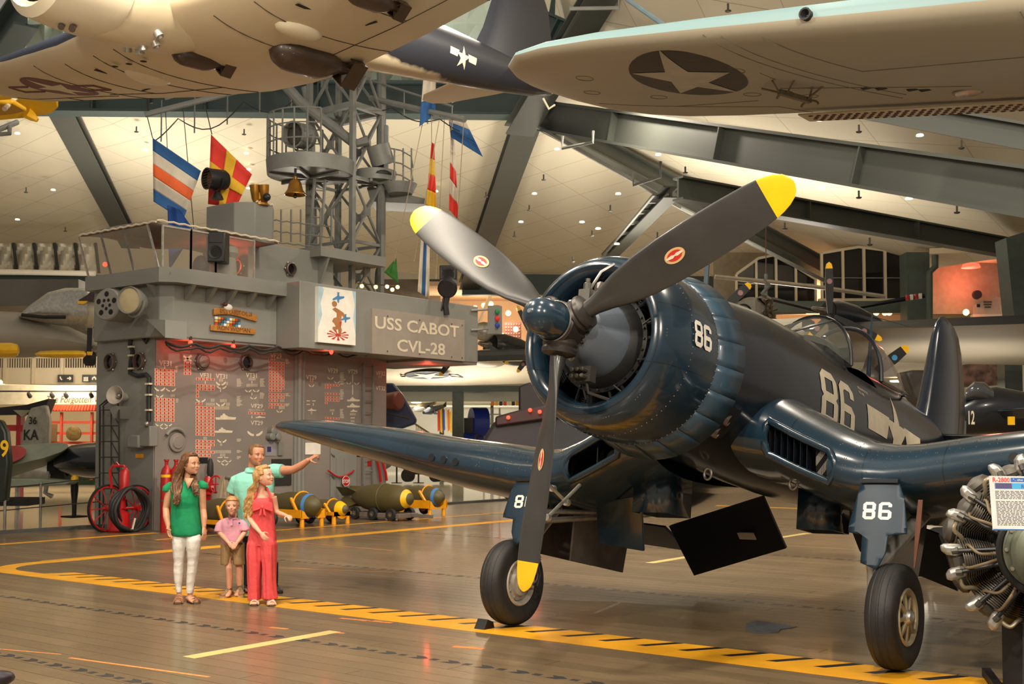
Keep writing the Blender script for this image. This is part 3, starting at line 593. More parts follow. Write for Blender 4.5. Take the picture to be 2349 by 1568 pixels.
    # main gear
    ww = HI @ V((WX0+s_*1.84, WY0, .405)); wl = lambda p: HI @ V(p)
    up = (HI.to_3x3() @ V((0, 0, 1))); axl = V((s_, 0, 0)); ti = MB()
    tp_ = [(-.095, .215), (-.105, .26), (-.118, .31), (-.112, .355), (-.092, .386), (-.06, .400), (-.052, .397), (-.044, .402), (-.012, .405), (-.006, .400), (.006, .400), (.012, .405), (.044, .402), (.052, .397), (.06, .400), (.092, .386), (.112, .355), (.118, .31), (.105, .26), (.095, .215)]
    ww = HI @ V((WX0+s_*1.84, WY0, .408)); tire = part('main_wheel', MB().lathe(tp_, ww, axl, 56, closed=True, cap=False), rubber)
    drumm = mat('drum_grey', (166, 160, 150), .5, .3, .2, 9); hubw = mat('wheel_hub_cream', (178, 166, 138), .45, .2, .15, 9)
    y_ = V((0, 1, 0)) - axl*0; e1, e2 = V((0, 1, 0)), V((0, 0, 1))
    for f_ in (1, -1):
        o = ww+axl*f_*.06
        part('wheel_rim', MB().lathe([(-.02, .20), (.04, .222), (.05, .212), (.042, .190), (-.01, .17)], o, axl*f_, 40, closed=True, cap=False), hubw if f_ > 0 else drumm, tire)
        part('wheel_dish', MB().lathe([(-.035, .002), (-.035, .2)], o, axl*f_, 30, cap=False), dark if f_ > 0 else drumm, tire)
        if f_ > 0:
            for k in range(8):
                an = 2*pi*k/8+.2; dr = e1*cos(an)+e2*sin(an); part('spoke', MB().bar(o+dr*.05+axl*f_*.03, o+dr*.19+axl*f_*.015, .035, .03, up=axl), hubw, tire, bev=.006)
            part('hub_cap', MB().lathe([(-.02, .07), (.03, .07), (.05, .055), (.07, .05), (.085, .03), (.09, .005)], o, axl*f_, 24), alu, tire)
        else:
            part('brake_drum', MB().lathe([(-.03, .17), (.01, .17), (.02, .13), (.05, .12), (.05, .06), (.08, .05), (.08, .002)], o, axl*f_, 30), drumm, tire)
            for k in range(10): an = 2*pi*k/10; part('wheel_bolt', MB().lathe([(0, .012), (.025, .012)], o+(e1*cos(an)+e2*sin(an))*.15, axl*f_, 6), alu, tire)
    top = wpt(s_, 1.84, .62)+V((0, .42, .05)); inn = ww+axl*-.17
    leg = part('gear_leg', MB().tube([top, top+(inn+up*.35-top)*.55, inn+up*.35], .062, 14).tube([inn+up*.42, inn, inn-up*.03], .045, 14).tube([inn, ww], .05, 12), alu)
    part('torque_link', MB().bar(inn+up*.5+V((0, .05, 0)), inn+up*.25+V((0, .2, 0)), .04, .03).bar(inn+up*.25+V((0, .2, 0)), inn+up*.03+V((0, .04, 0)), .04, .03), steel, leg)
    part('drag_strut', MB().tube([inn+up*.6+V((0, .16, 0)), wpt(s_, 1.6, .75)+V((-s_*.3, -.1, 0))], .03, 10).tube([inn+up*.7+V((0, .2, 0)), wpt(s_, 1.4, .7)], .025, 10), alu, leg)
    part('brake_hose', MB().tube([inn+up*.28+V((0, .14, 0)), inn+up*.1+V((0, .22, 0)), inn-up*.02+V((0, .16, 0)), inn+up*.02+V((0, .03, 0))], .012, 6), wire, leg)
    if s_ < 0: part('tow_ring', MB().tube([inn+up*.08+V((.1, -.05+cos(2*pi*k/16)*.09, sin(2*pi*k/16)*.09)) for k in range(16)], .01, 6, closed=True), wire, leg)
    # leg fairing door with its number
    dy = V((0, -.115, 0)); f0 = inn+up*.40+dy; T0 = wpt(s_, 1.84, .53)+V((0, -.02, -.01))
    def dp_(x, z): h = (T0-f0); return V((s_*1.70+x, 0, 0))+V((0, f0.y+h.y*z, f0.z+h.z*z))+V((0, -.03*(1-(x/.25)**2)*.6, 0))
    outl = [(-.155, 1.0), (.155, 1.0), (.20, .80), (.235, .44), (.235, .37), (.10, .34), (.09, .12), (.03, -.10), (-.10, -.02), (-.105, .335), (-.22, .365), (-.225, .44)]
    if s_ < 0: outl = [(-x, z) for x, z in outl]
    doorm = mat('door_blue', (24, 46, 62), .42, 0, .12, 3, wear=((90, 98, 100), 14, .77))
    vs2, fs2 = grid_clip([(x*1.0, z) for x, z in outl], .06)
    dr_ = part('gear_door', MB().add([dp_(q.x, q.y) for q in vs2], fs2), doorm, leg, thick=.012)
    num = part_num = MB(); w_ = .62*.24
    for di, ch in enumerate('86'):
        polys = [[(-.115+di*.125+px*.165, .535+py*.225) for px, py in q] for q in digit(ch)]
        decal(num, polys, lambda x, z: dp_(x, z)+V((0, -.009, 0)), .06)
    part('painted_number', num, white, leg, 'white 86 on the leg door', norm=False)
    part('door_hinge', MB().bar(dp_(-.15, 1.0)+V((0, -.01, .02)), dp_(.15, 1.0)+V((0, -.01, .02)), .05, .03), navy2, leg)
    # wheel well doors behind the leg
    for sx in (-1, 1):
        q0 = wpt(s_, 1.84+sx*.30, .66); q1 = wpt(s_, 1.84+sx*.30, .80); part('well_door', MB().prism([q0, q1, q1+V((sx*.10, .05, -.58)), q0+V((sx*.08, .1, -.5))], (sx*.02, 0, 0)), navy2 if s_ > 0 else mat('door_liner_grey', (104, 98, 94), .55, .1, .2, 6), wing)
# strap on the near leg
part('strap', MB().prism([(2.0, 2.05, -1.02), (2.035, 2.05, -1.02), (2.045, 1.98, -1.25), (2.03, 1.92, -1.55), (2.02, 1.92, -1.55), (2.005, 1.98, -1.25)], (0, .01, 0)), mat('strap_leather', (86, 48, 28), .8))
# oil cooler doors, belly fairings, chin exhausts
for x, y, z, w, d, h in ((-.66, 2.8, -.98, .36, .45, .26), (.86, 3.0, -1.10, .32, .36, .2)):
    part('cooler_door', MB().rings([[V((x+a*w/2*s1, y+b*d/2*s1, z+zz)) for a, b in ((-1, -1), (1, -1), (1, 1), (-1, 1))] for zz, s1 in ((h/2+.2, 1), (-h/2, 1.02))], cap=False), navy, thick=.012)
    part('cooler_louvre', MB().box((x, y, z-h/2+.06), (w*.9, d*.9, .04)), rubber)
part('cooler_flap', MB().prism([(-.78, 2.6, -.95), (-1.32, 2.65, -1.02), (-1.40, 2.9, -1.40), (-.90, 2.92, -1.45)], (0, .03, .01)), navy, bev=.008)
for a_, b_ in (((1256, 1108, 9.2), (1300, 1152, 9.5)), ((1330, 1112, 9.6), (1256, 1186, 9.1)), ((1300, 1152, 9.5), (1268, 1120, 9.6))): part('retract_strut', MB().tube([loc(D(*a_)), loc(D(*b_))], .014, 8).lathe([(-.02, .028), (.02, .028)], loc(D(*b_)), (0, 1, 0), 12), alu)
for s_ in (-1, 1):
    ex = part('exhaust_shroud', MB().rings([[fus(y, s_*RD(a))*1.0+V((s_*.008, 0, 0)) for a in (118, 124, 131, 138, 144)] for y in (1.42, 1.8)], cap=False).add([fus(1.42, s_*RD(a)) for a in (118, 131, 144)], [(0, 1, 2)]), soot)
    for k, (a, yy) in enumerate(((121, 1.58), (128, 1.50), (135, 1.56), (128, 1.68), (140, 1.68))):
        p = fus(yy, s_*RD(a)); part('exhaust_pipe', MB().lathe([(-.12, .045), (.015, .05), (.02, .044), (-.04, .04), (-.04, .001)], p, (s_*.8, .3, -.4), 14), mat('exhaust_steel', (126, 110, 104), .4, .5, .25, 7), ex)
part('tie_ring', MB().tube([(.12+cos(2*pi*k/14)*.035, 2.2, -.80+sin(2*pi*k/14)*.05) for k in range(14)], .012, 6, closed=True).tube([(.85+cos(2*pi*k/14)*.035, 2.35, -.86+sin(2*pi*k/14)*.05) for k in range(14)], .012, 6, closed=True), steel)
# markings
mb = MB()
for di, ch in enumerate('86'): decal(mb, [[(1.63-(.0)+0, 0)] and [(.70+di*.145+px*.205, -.035+py*.205) for px, py in q] for q in digit(ch)], lambda y, z: V((sqrt(max(.01, (.722+.008*(y > .6))**2-z*z))+.006, y, z)), .05)
part('painted_number', mb, white, cowl, 'white 86 on the cowling', norm=False)
mb = MB()
for di, ch in enumerate('86'): decal(mb, [[(3.38+di*.54+px*.82, -.12+py*.52) for px, py in q] for q in digit(ch, .56, .15)], side, .06)
part('painted_number', mb, cream, fuse, 'large cream 86 on the fuselage side', norm=False)
mb = MB(); scy, scz, sr = 5.95, .16, .46; st = [(scy+x, scz+z) for x, z in star2d(sr)]
decal(mb, [st], side, .07); decal(mb, [[(scy-1.12, scz-.10), (scy-.44, scz-.10), (scy-.30, scz+.16), (scy-1.12, scz+.16)], [(scy+.44, scz-.10), (scy+1.05, scz-.10), (scy+1.05, scz+.16), (scy+.30, scz+.16)]], side, .07)
part('star_insignia', mb, cream, fuse, 'cream star with side bars', norm=False)
mb = MB(); 
for k, tx in enumerate(('RESCUE INSTRUCTIONS', 'PULL HERE')):
    t_ = MB(); text(t_, tx, (4.62, .44-k*.05, 0), (1, 0, 0), (0, 1, 0), .03, .34 if k == 0 else .18); mb.add([side(q.x, q.y) for q in t_.v], t_.f)
part('stencil_text', mb, cream, fuse, norm=False)
# tail wheel under the rear fuselage
tw = HI @ V((WX0, WY0+6.35, .17)); tw2 = part('tail_wheel', MB().lathe([(-.05, .08), (-.06, .13), (-.04, .165), (.04, .165), (.06, .13), (.05, .08)], tw, (1, 0, 0), 24, cap=True), rubber)
part('tail_strut', MB().tube([tw+V((.09, 0, 0)), tw+V((.09, .05, .3)), fus(8.1, pi)], .04, 8), alu)
# chock ahead of the left wheel in the picture
obj('wheel_chock', MB().prism([(WX0-1.99, WY0-.40, 0), (WX0-1.99, WY0-.24, 0), (WX0-1.99, WY0-.26, .06), (WX0-1.99, WY0-.34, .09)], (.12, 0, 0)), soot, None, 'small black chock at front of the fighter wheel nearer the family', 'chock')
# ---------------------------------------------------------------- the warship island with its tally board
X0, Y0, Y1 = -19.65, 14.35, 21.0
isl = thing('ship_island', 'grey warship superstructure with white victory tallies and a railed bridge', 'ship structure', (-20.4, 17.6, 0))
def ip(n, mb, m, p=None, l=None, **k): return obj(n, mb, m, p or isl, l, **k)
wallm = ip('tally_wall', MB().bx(-21.6, X0, Y0, Y1, -.2, 3.85), shipd)
ip('end_wall', MB().bx(-21.62, X0-.02, Y0-.02, Y0+.05, -.19, 5.0), shipg)
ip('wall_pilaster', MB().lathe([(0, .055), (3.85, .055)], (X0+.06, WX(682, 1000, X0).y, 0), (0, 0, 1), 12).lathe([(0, .03), (3.85, .03)], (X0+.04, WX(693, 1000, X0).y, 0), (0, 0, 1), 10).bx(X0, X0+.05, WX(672, 1000, X0).y, WX(697, 1000, X0).y, 0, 3.85), shipg)
# bridge wing, gussets, second deckhouse
bw = ip('bridge_wing', MB().prism([(-21.5, 14.16, 3.80), (-19.32, 14.16, 3.80), (-19.12, 14.36, 3.80), (-19.1, 17.0, 3.80), (-21.5, 17.0, 3.80)], (0, 0, 1.2)), shipg, bev=.02)
ip('bulwark', MB().prism([(-21.5, 13.95, 4.83), (-19.05, 13.95, 4.83), (-18.82, 14.2, 4.83), (-18.8, 17.0, 4.83), (-19.2, 17.0, 4.83), (-19.2, 14.4, 4.83), (-21.5, 14.4, 4.83)], (0, 0, .29)), shipg, bw)
for k in range(5):
    y = 14.6+k*.52; ip('gusset', MB().prism([(-19.1, y, 4.83), (-18.84, y, 4.83), (-19.1, y, 4.55)], (0, .09, 0)), shipg, bw)
for k in range(3):
    x = -19.5-k*.55; ip('gusset', MB().prism([(x, 14.16, 4.83), (x, 13.98, 4.83), (x, 14.16, 4.58)], (.07, 0, 0)), shipg, bw)
dh = ip('sign_deckhouse', MB().bx(-21.2, -18.4, 17.0, 23.0, 3.72, 5.13), shipg, bev=.015)
ip('deckhouse_floor', MB().bx(-21.2, -18.42, 21.0, 22.98, 3.66, 3.72), shipd)
ip('bridge_floor', MB().bx(-21.5, -18.9, 14.1, 17, 4.97, 5.02), mastg)
ip('underside', MB().bx(-21.4, -19.14, 14.4, 16.98, 3.76, 3.802), shipd)
ph = ip('pilot_house', MB().prism([(-21.3, 16.75, 5.0), (-19.75, 16.75, 5.0), (-19.75, 19.3, 5.0), (-21.3, 19.3, 5.0)], (0, 0, 1.1)), shipg, bev=.02)
ip('mast_sponson', MB().bx(-21.3, -19.4, 18.55, 20.7, 5.95, 6.18), shipg)
ip('sponson_bracket', MB().prism([(-19.75, 18.8, 5.2), (-19.42, 18.8, 5.95), (-19.75, 18.8, 5.95)], (0, .06, 0)), shipg)
# canvas roof over the open bridge, glass screens
cv = mat('canvas_awning', (120, 112, 104), .85, 0, .15, 3, bump=.2)
aw = MB(); sheet(aw, lambda u, v: V((-21.7+2.55*u, 13.95+3.1*v, 6.0+.05*sin(9*v+3*u)-.10*sin(pi*u)*sin(pi*v)+.04*v)), 12, 12)
ip('canvas_roof', aw, cv, thick=.04)
ip('awning_rope', MB().tube([(-19.13, 13.95+3.1*k/24, 6.03+.02*(k % 2)) for k in range(25)], .02, 5).tube([(-21.7+2.57*k/20, 13.93, 6.0+.02*(k % 2)) for k in range(21)], .02, 5), cream)
wg = glass('bridge_glass', (190, 180, 160), .22)
fr_ = MB()
for a, b in (((-19.15, 14.1), (-19.12, 14.75)), ((-19.12, 14.75), (-19.1, 15.35)), ((-19.1, 15.35), (-19.1, 16.35))):
    pn = ip('wind_screen', MB().add([(a[0], a[1], 5.12), (b[0], b[1], 5.12), (b[0], b[1], 5.95), (a[0], a[1], 5.95)], [(0, 1, 2, 3)]), wg)
    for q in (a, b): ip('screen_post', MB().bar((*q, 5.1), (*q, 5.97), .035), alu, pn)
    for z in (5.13, 5.95): ip('screen_rail', MB().bar((*a, z), (*b, z), .03), alu, pn)
for k in range(3):
    x0, x1 = -19.25-k*.78, -19.25-(k+1)*.78; pn = ip('wind_screen', MB().add([(x0, 14.1, 5.12), (x1, 14.1, 5.12), (x1-.18, 13.95, 5.97), (x0-.18, 13.95, 5.97)], [(0, 1, 2, 3)]), wg)
    for x in (x0, x1): ip('screen_post', MB().bar((x, 14.1, 5.1), (x-.18, 13.95, 5.98), .035), alu, pn)
# portholes
def porthole(c, n, r, lid, par=None):
    c, n = V(c), V(n); p = ip('porthole', MB().lathe([(0, r*1.25), (.07, r*1.2), (.08, r), (.0, r*.95)], c, n, 28, cap=False), mat('porthole_rim', (104, 88, 80), .4, .3, .15, 8))
    if lid: ip('porthole_cover', MB().lathe([(.02, r*.96), (.10, r*.9), (.14, r*.5), (.15, .01)], c, n, 24), shipd, p)
    else: ip('porthole_glass', MB().lathe([(.015, .002), (.015, r*.98)], c, n, 24, cap=False), mat('porthole_dark', (14, 16, 16), .08), p)
    for k in range(6): a = 2*pi*k/6; x, y, _ = basis(n); ip('porthole_dog', MB().ball(c+(x*cos(a)+y*sin(a))*r*1.3+n*.02, .025, 6, 4), steel, p)
PX = lambda u, v, l=.004: WX(u, v, X0+l)
PY = lambda u, v, l=.03: WY(u, v, Y0-l)
porthole(PX(462, 829), (1, 0, 0), .135, True); porthole(PX(563, 831), (1, 0, 0), .13, False)
porthole(PY(255, 830), (0, -1, 0), .145, False); porthole(PY(322, 828), (0, -1, 0), .14, False)
porthole(WX(665, 617, -19.74), (1, 0, 0), .12, False); porthole(WX(548, 612, -19.9)+V((.0, 0, 0)), (0, -1, 0), .14, False)
hr_ = ip('hose_hatch', MB().lathe([(0, .19), (.05, .19), (.06, .16), (.05, .02)], PX(404, 1014), (1, 0, 0), 30), shipd); ip('hatch_hood', MB().tube([PX(404, 1012, .06)+V((0, cos(a)*.26, sin(a)*.26)) for a in [RD(30+k*10) for k in range(13)]], .035, 8), shipg, hr_); ip('hatch_lid', MB().lathe([(.05, .15), (.08, .12), (.09, .01)], PX(404, 1014), (1, 0, 0), 26), shipd, hr_)
# white paint: squadron names, flags, wings, bombs, ships
wt = MB()
for s, u0, v0, u1, v1 in (('VF31', 365, 825, 393, 838), ('VF31', 458, 854, 484, 865), ('VT31', 495, 856, 521, 867), ('VT31', 564, 854, 589, 865), ('VF29', 620, 808, 646, 820), ('VF29', 575, 925, 603, 935), ('VT29', 575, 964, 603, 974), ('VT29', 702, 859, 726, 869), ('VF29', 752, 843, 775, 854), ('VT29', 798, 846, 820, 856), ('VF32', 862, 850, 884, 860), ('VT32', 862, 884, 884, 894), ('CANOE', 419, 796, 433, 800), ('CONGRESS', 416, 802, 436, 807), ('Fighters, 3-4 April 45', 571, 937, 606, 941)):
    a, b, c = PX(u0, v1), PX(u1, v1), PX(u0, v0); text(wt, s, a, (0, 1, 0), (0, 0, 1), c.z-a.z, b.y-a.y, .012 if len(s) == 4 else 0)
ip('squadron_names', wt, cream, wallm, kind='stuff')
fl_ = mat('flag_cream', (216, 176, 152), .6); fd = mat('flag_red', (196, 52, 34), .5)
sq, ds = MB(), MB()
def tally(u0, v0, u1, v1, nc, nr):
    for i in range(nc):
        for j in range(nr):
            ua, ub = u0+(u1-u0)*i/nc, u0+(u1-u0)*(i+1)/nc; va, vb = v0+(v1-v0)*j/nr, v0+(v1-v0)*(j+1)/nr; e = .6
            sl = .045*(i-nc/2)*(u1-u0)/nc
            sq.add([PX(ua+e, vb-e+sl), PX(ub-e, vb-e+sl), PX(ub-e, va+e+sl), PX(ua+e, va+e+sl)], [(0, 1, 2, 3)])
            c = PX((ua+ub)/2, (va+vb)/2+sl, .006); r = .024; ds.add([c+V((0, cos(pi*k/4)*r, sin(pi*k/4)*r)) for k in range(8)], [range(8)])
for q in ((354, 845, 402, 885, 5, 5), (354, 912, 401, 967, 5, 7), (421, 829, 439, 860, 2, 4), (449, 866, 493, 873, 5, 1), (449, 881, 493, 896, 5, 2), (449, 895, 457, 912, 1, 2), (448, 922, 465, 929, 2, 1), (448, 931, 493, 1000, 5, 9), (448, 1008, 493, 1023, 5, 2), (448, 1022, 484, 1031, 4, 1), (448, 1032, 493, 1040, 5, 1), (448, 1040, 484, 1048, 4, 1), (615, 821, 631, 827, 2, 1), (616, 829, 653, 893, 5, 9), (616, 892, 646, 899, 4, 1), (616, 901, 653, 915, 5, 2), (616, 915, 638, 922, 3, 1), (616, 924, 653, 931, 5, 1), (616, 931, 631, 937, 2, 1), (569, 944, 609, 951, 5, 1), (625, 975, 632, 981, 1, 1), (641, 975, 648, 981, 1, 1),
    (711, 869, 719, 876, 1, 1), (745, 880, 779, 886, 5, 1), (745, 886, 759, 892, 2, 1), (745, 900, 779, 906, 5, 1), (745, 908, 779, 921, 5, 2), (745, 921, 752, 927, 1, 1), (745, 956, 779, 962, 5, 1), (745, 963, 766, 969, 3, 1)): tally(*q)
ip('tally_flags', sq, fl_, wallm, kind='stuff', norm=False); ip('tally_discs', ds, fd, wallm, kind='stuff', norm=False)
gu = MB()
def poly(pts): gu.add([PX(*p) for p in pts], [range(len(pts))])
def gulls(u0, v0, u1, v1):
    m = (u0+u1)/2; w = u1-u0; h = v1-v0
    for s in (-1, 1): poly([(m+s*w*x, v0+h*y) for x, y in ((.06, .92), (.08, .6), (.22, .5), (.42, .02), (.5, 0), (.46, .45), (.3, .85), (.18, 1))])
def ticks(u0, v0, u1, v1, n, f=.4):
    for i in range(n): a = u0+(u1-u0)*i/n; poly([(a, v1), (a+(u1-u0)/n*f, v1), (a+(u1-u0)/n*f, v0), (a, v0)])
def ship(u0, v0, u1, v1): w, h = u1-u0, v1-v0; poly([(u0+w*x, v0+h*y) for x, y in ((0, .62), (.03, 1), (.96, 1), (1, .6), (.85, .6), (.62, .5), (.55, .3), (.5, .28), (.44, 0), (.36, 0), (.34, .3), (.26, .32), (.22, .62))])
for q in ((354, 888, 379, 897), (380, 890, 404, 898), (357, 905, 375, 911), (356, 971, 374, 977), (377, 971, 395, 977), (367, 978, 385, 984), (495, 875, 518, 884), (497, 884, 520, 892), (449, 914, 472, 922), (495, 923, 517, 931), (562, 893, 577, 899), (580, 893, 595, 899), (574, 910, 589, 915), (634, 940, 648, 946), (567, 988, 603, 1000), (498, 1007, 520, 1015), (498, 1054, 516, 1060), (516, 1054, 531, 1060), (507, 1061, 524, 1067), (708, 881, 721, 887), (751, 864, 765, 870), (766, 873, 780, 879), (794, 875, 806, 881), (812, 876, 824, 882)): gulls(*q)
for q in ((392, 904, 402, 910, 3), (467, 1001, 476, 1008, 3), (503, 868, 513, 875, 3), (519, 876, 524, 883, 2), (473, 923, 494, 930, 7), (484, 914, 493, 921, 3), (505, 915, 521, 922, 6), (492, 931, 527, 939, 12), (571, 866, 587, 872, 6), (566, 880, 592, 887, 8), (494, 1032, 531, 1039, 13), (505, 1040, 518, 1047, 4), (519, 923, 528, 930, 6), (643, 916, 653, 922, 4), (640, 931, 654, 938, 8), (377, 838, 379, 845, 1), (470, 873, 472, 880, 1), (505, 892, 507, 899, 1), (577, 873, 579, 879, 1), (577, 900, 579, 906, 1), (577, 953, 579, 959, 1), (505, 1016, 511, 1022, 2), (703, 918, 712, 920, 1), (716, 918, 725, 920, 1), (703, 926, 712, 928, 1), (718, 924, 720, 930, 1), (713, 943, 717, 950, 3), (757, 938, 768, 943, 6), (762, 945, 764, 951, 1), (803, 947, 817, 952, 5), (804, 957, 815, 959, 1), (805, 963, 814, 968, 4), (868, 862, 877, 866, 3), (808, 858, 810, 878, 1), (808, 882, 810, 905, 1), (499, 1048, 512, 1050, 1), (514, 1048, 525, 1050, 1)): ticks(*q, f=.4 if q[4] > 1 else .9)
for q in ((494, 948, 542, 962), (492, 980, 534, 992), (586, 953, 609, 958), (796, 910, 826, 920), (796, 924, 826, 934), (804, 938, 820, 944), (706, 936, 726, 942)): ship(*q)
poly([(422, 814), (440, 826), (438, 829), (420, 818)]); poly([(438, 813), (421, 826), (424, 829), (441, 817)])
for u, v, n, w in ((402, 840, 6, 9), (543, 868, 8, 15), (543, 908, 10, 14), (596, 868, 8, 12), (596, 900, 6, 12), (655, 823, 5, 12), (655, 902, 3, 12), (654, 925, 3, 11), (780, 854, 12, 13), (780, 893, 10, 12), (780, 938, 9, 11), (543, 1006, 3, 11), (543, 1032, 3, 12), (543, 1046, 3, 11), (403, 914, 4, 7), (655, 985, 4, 12)):
    for k in range(n): x = random.uniform(.5, 1)*w; gu.add([PX(u, v+k*2.4+1.1), PX(u+x, v+k*2.4+1.1), PX(u+x, v+k*2.4), PX(u, v+k*2.4)], [(0, 1, 2, 3)])
ip('tally_marks', gu, cream, wallm, kind='stuff', norm=False)
# door, wall fittings, ladder
dr = ip('steel_door', MB().bx(X0, X0+.05, WX(756, 1090, X0).y, WX(815, 1090, X0).y, .25, 2.1), shipg, bev=.01)
for v in (1040, 1090, 1140): ip('door_dog', MB().tube([PX(760, v, .06), PX(768, v+7, .08)], .015, 6), steel, dr)
ip('door_stiffener', MB().bar(PX(772, 1050, .055), PX(772, 1150, .055), .03).bar(PX(790, 1050, .055), PX(790, 1150, .055), .03), shipg, dr)
ip('info_placard', MB().bx(X0, X0+.02, WX(698, 1036, X0).y, WX(734, 1036, X0).y, WX(698, 1042, X0).z, WX(698, 1015, X0).z), white)
ip('dark_panel', MB().bx(X0, X0+.025, WX(622, 1090, X0).y, WX(667, 1090, X0).y, WX(640, 1113, X0).z, WX(640, 1052, X0).z), mat('panel_charcoal', (44, 42, 42), .5))
ip('vent_grille', MB().bx(X0, X0+.04, WX(636, 1030, X0).y, WX(647, 1030, X0).y, WX(640, 1044, X0).z, WX(640, 1014, X0).z), mastg)
ip('notice', MB().bx(X0, X0+.012, WX(608, 1030, X0).y, WX(632, 1030, X0).y, WX(620, 1045, X0).z, WX(620, 1011, X0).z), mat('notice_grey', (136, 134, 140), .5))
ip('notice_emblem', MB().bx(X0, X0+.014, WX(612, 1030, X0).y, WX(621, 1030, X0).y, WX(620, 1036, X0).z, WX(620, 1024, X0).z), mat('notice_blue', (50, 46, 96), .5))
for (u, v, r) in ((620, 988, .09), (616, 1001, .085), (630, 1001, .085)): ip('fire_main_cap', MB().lathe([(0, r), (.14, r), (.16, r*.8), (.17, .01)], PX(u, v), (1, 0, 0), 20), mastg)
for u0, u1, v0, v1, m in ((457, 476, 1049, 1062, black), (816, 825, 1034, 1047, black), (843, 857, 1056, 1068, red)): ip('small_sign', MB().bx(X0, X0+.015, WX(u0, v0, X0).y, WX(u1, v0, X0).y, WX(u0, v1, X0).z, WX(u0, v0, X0).z), m)
lw = ip('wall_ladder', MB().bar(PX(834, 832, .12), PX(834, 1110, .12), .05).bar(PX(856, 838, .12), PX(856, 1110, .12), .05), mastg)
for k in range(10): v = 836+k*27; ip('rung', MB().tube([PX(834, v, .12), PX(856, v+1, .12)], .014, 6), mastg, lw)
ip('red_pipe', MB().tube([PX(864, 1048, .08), PX(871, 1080, .1), PX(874, 1105, .1)], .03, 8), red); ip('red_pipe', MB().tube([PX(876, 1052, .08), PX(885, 1085, .1), PX(887, 1102, .1)], .03, 8), red)
# left face fittings
ip('cable_run', MB().tube([PY(u, v, .06) for u, v in ((300, 775), (298, 790), (304, 805), (300, 830), (298, 855), (316, 862), (335, 858), (342, 866), (341, 900), (341, 965))], .045, 8).tube([PY(u, v, .06) for u, v in ((300, 775), (310, 766), (325, 770), (335, 785), (342, 768))], .035, 6), rubber)
for v in (795, 815, 845, 880, 905, 940): ip('cable_clamp', MB().box(PY(301 if v < 850 else 341, v, .07), (.14, .08, .035)), cream)
ip('junction_box', MB().box(PY(340, 1000, .12), (.36, .2, .40)), shipg, bev=.02); ip('box_knob', MB().ball(PY(336, 972, .25), .06, 10, 6), steel); ip('switch_box', MB().box(PY(315, 1012, .14), (.38, .24, .26)), shipg, bev=.03)
ip('yellow_plate', MB().box(PY(320, 1045, .03), (.24, .02, .08)), trolley_y)
ip('shelf_bracket', MB().prism([PY(379, 733, .5), PY(335, 731, .5), PY(379, 774, .5)], (0, .5, 0)), shipg)
ip('side_bracket', MB().prism([PY(288, 932, .0), PY(312, 932, .0), PY(300, 960, .0)], (0, -.4, 0)), shipg)
sh = MB(); sp_ = PY(275, 908, .25)
horn = ip('loud_hailer', MB().lathe([(-.24, .04), (-.16, .085), (-.05, .10), (.10, .16), (.17, .19), (.185, .186), (.09, .125), (-.02, .06), (-.02, .001)], sp_, (.35, -.9, .1), 26), mat('horn_cream', (176, 168, 156), .5)); ip('horn_driver', MB().lathe([(-.02, .05), (.06, .05), (.09, .02)], sp_, (.35, -.9, .1), 14), steel, horn)
cage = ip('lattice_post', MB(), mastg) if False else None
lc = ip('caged_ladder', MB().tube([PY(237, 1210, .35), PY(237, 930, .35), PY(250, 918, .2), PY(262, 918, .05)], .02, 6).tube([PY(273, 1210, .35), PY(273, 935, .35), PY(268, 920, .2), PY(262, 918, .05)], .02, 6).tube([PY(228, 1210, .1), PY(229, 930, .1), PY(246, 916, .1)], .02, 6).tube([PY(255, 1160, .35), PY(255, 935, .35)], .015, 6), wire)
for k in range(7): v = 940+k*36; ip('lattice_bar', MB().tube([PY(237, v, .35), PY(273, v, .35)], .012, 5).tube([PY(255, v, .35), PY(273, v+34, .35)], .012, 5).tube([PY(229, v, .1), PY(237, v, .35)], .012, 5), wire, lc)
dm_ = ip('cowled_drum', MB().lathe([(-.5, .3), (.02, .32), (.05, .30), (.05, .01)], PY(248, 698, .75), (.25, -.97, .05), 32), shipg)
for k in range(5):
    for r, s in ((.2, .055), (.09, .035)): a = 2*pi*k/5+.3+(.6 if r < .1 else 0); ax = V((.25, -.97, .05)).normalized(); x, y, _ = basis(ax); ip('drum_hole', MB().lathe([(0, .001), (.002, s)], PY(248, 698, .75)+ax*.052+(x*cos(a)+y*sin(a))*r, ax, 14, cap=False), dark, dm_)
fo = WY(306, 690, Y0-.72); fl2 = ip('signal_lamp', MB().lathe([(-.3, .06), (-.25, .16), (-.05, .24), (.12, .27), (.16, .26), (.12, .235)], fo, (.3, -.95, 0), 28), shipg); ip('lamp_lens', MB().lathe([(.12, .235), (.15, .15), (.16, .01)], fo, (.3, -.95, 0), 24), mat('lens_cream', (190, 176, 140), .15, coat=.5), fl2); ip('lamp_yoke', MB().tube([fo+V((cos(a)*.3, .03, sin(a)*.3)) for a in [pi+.0+pi*k/12 for k in range(13)]], .025, 6), shipg, fl2)
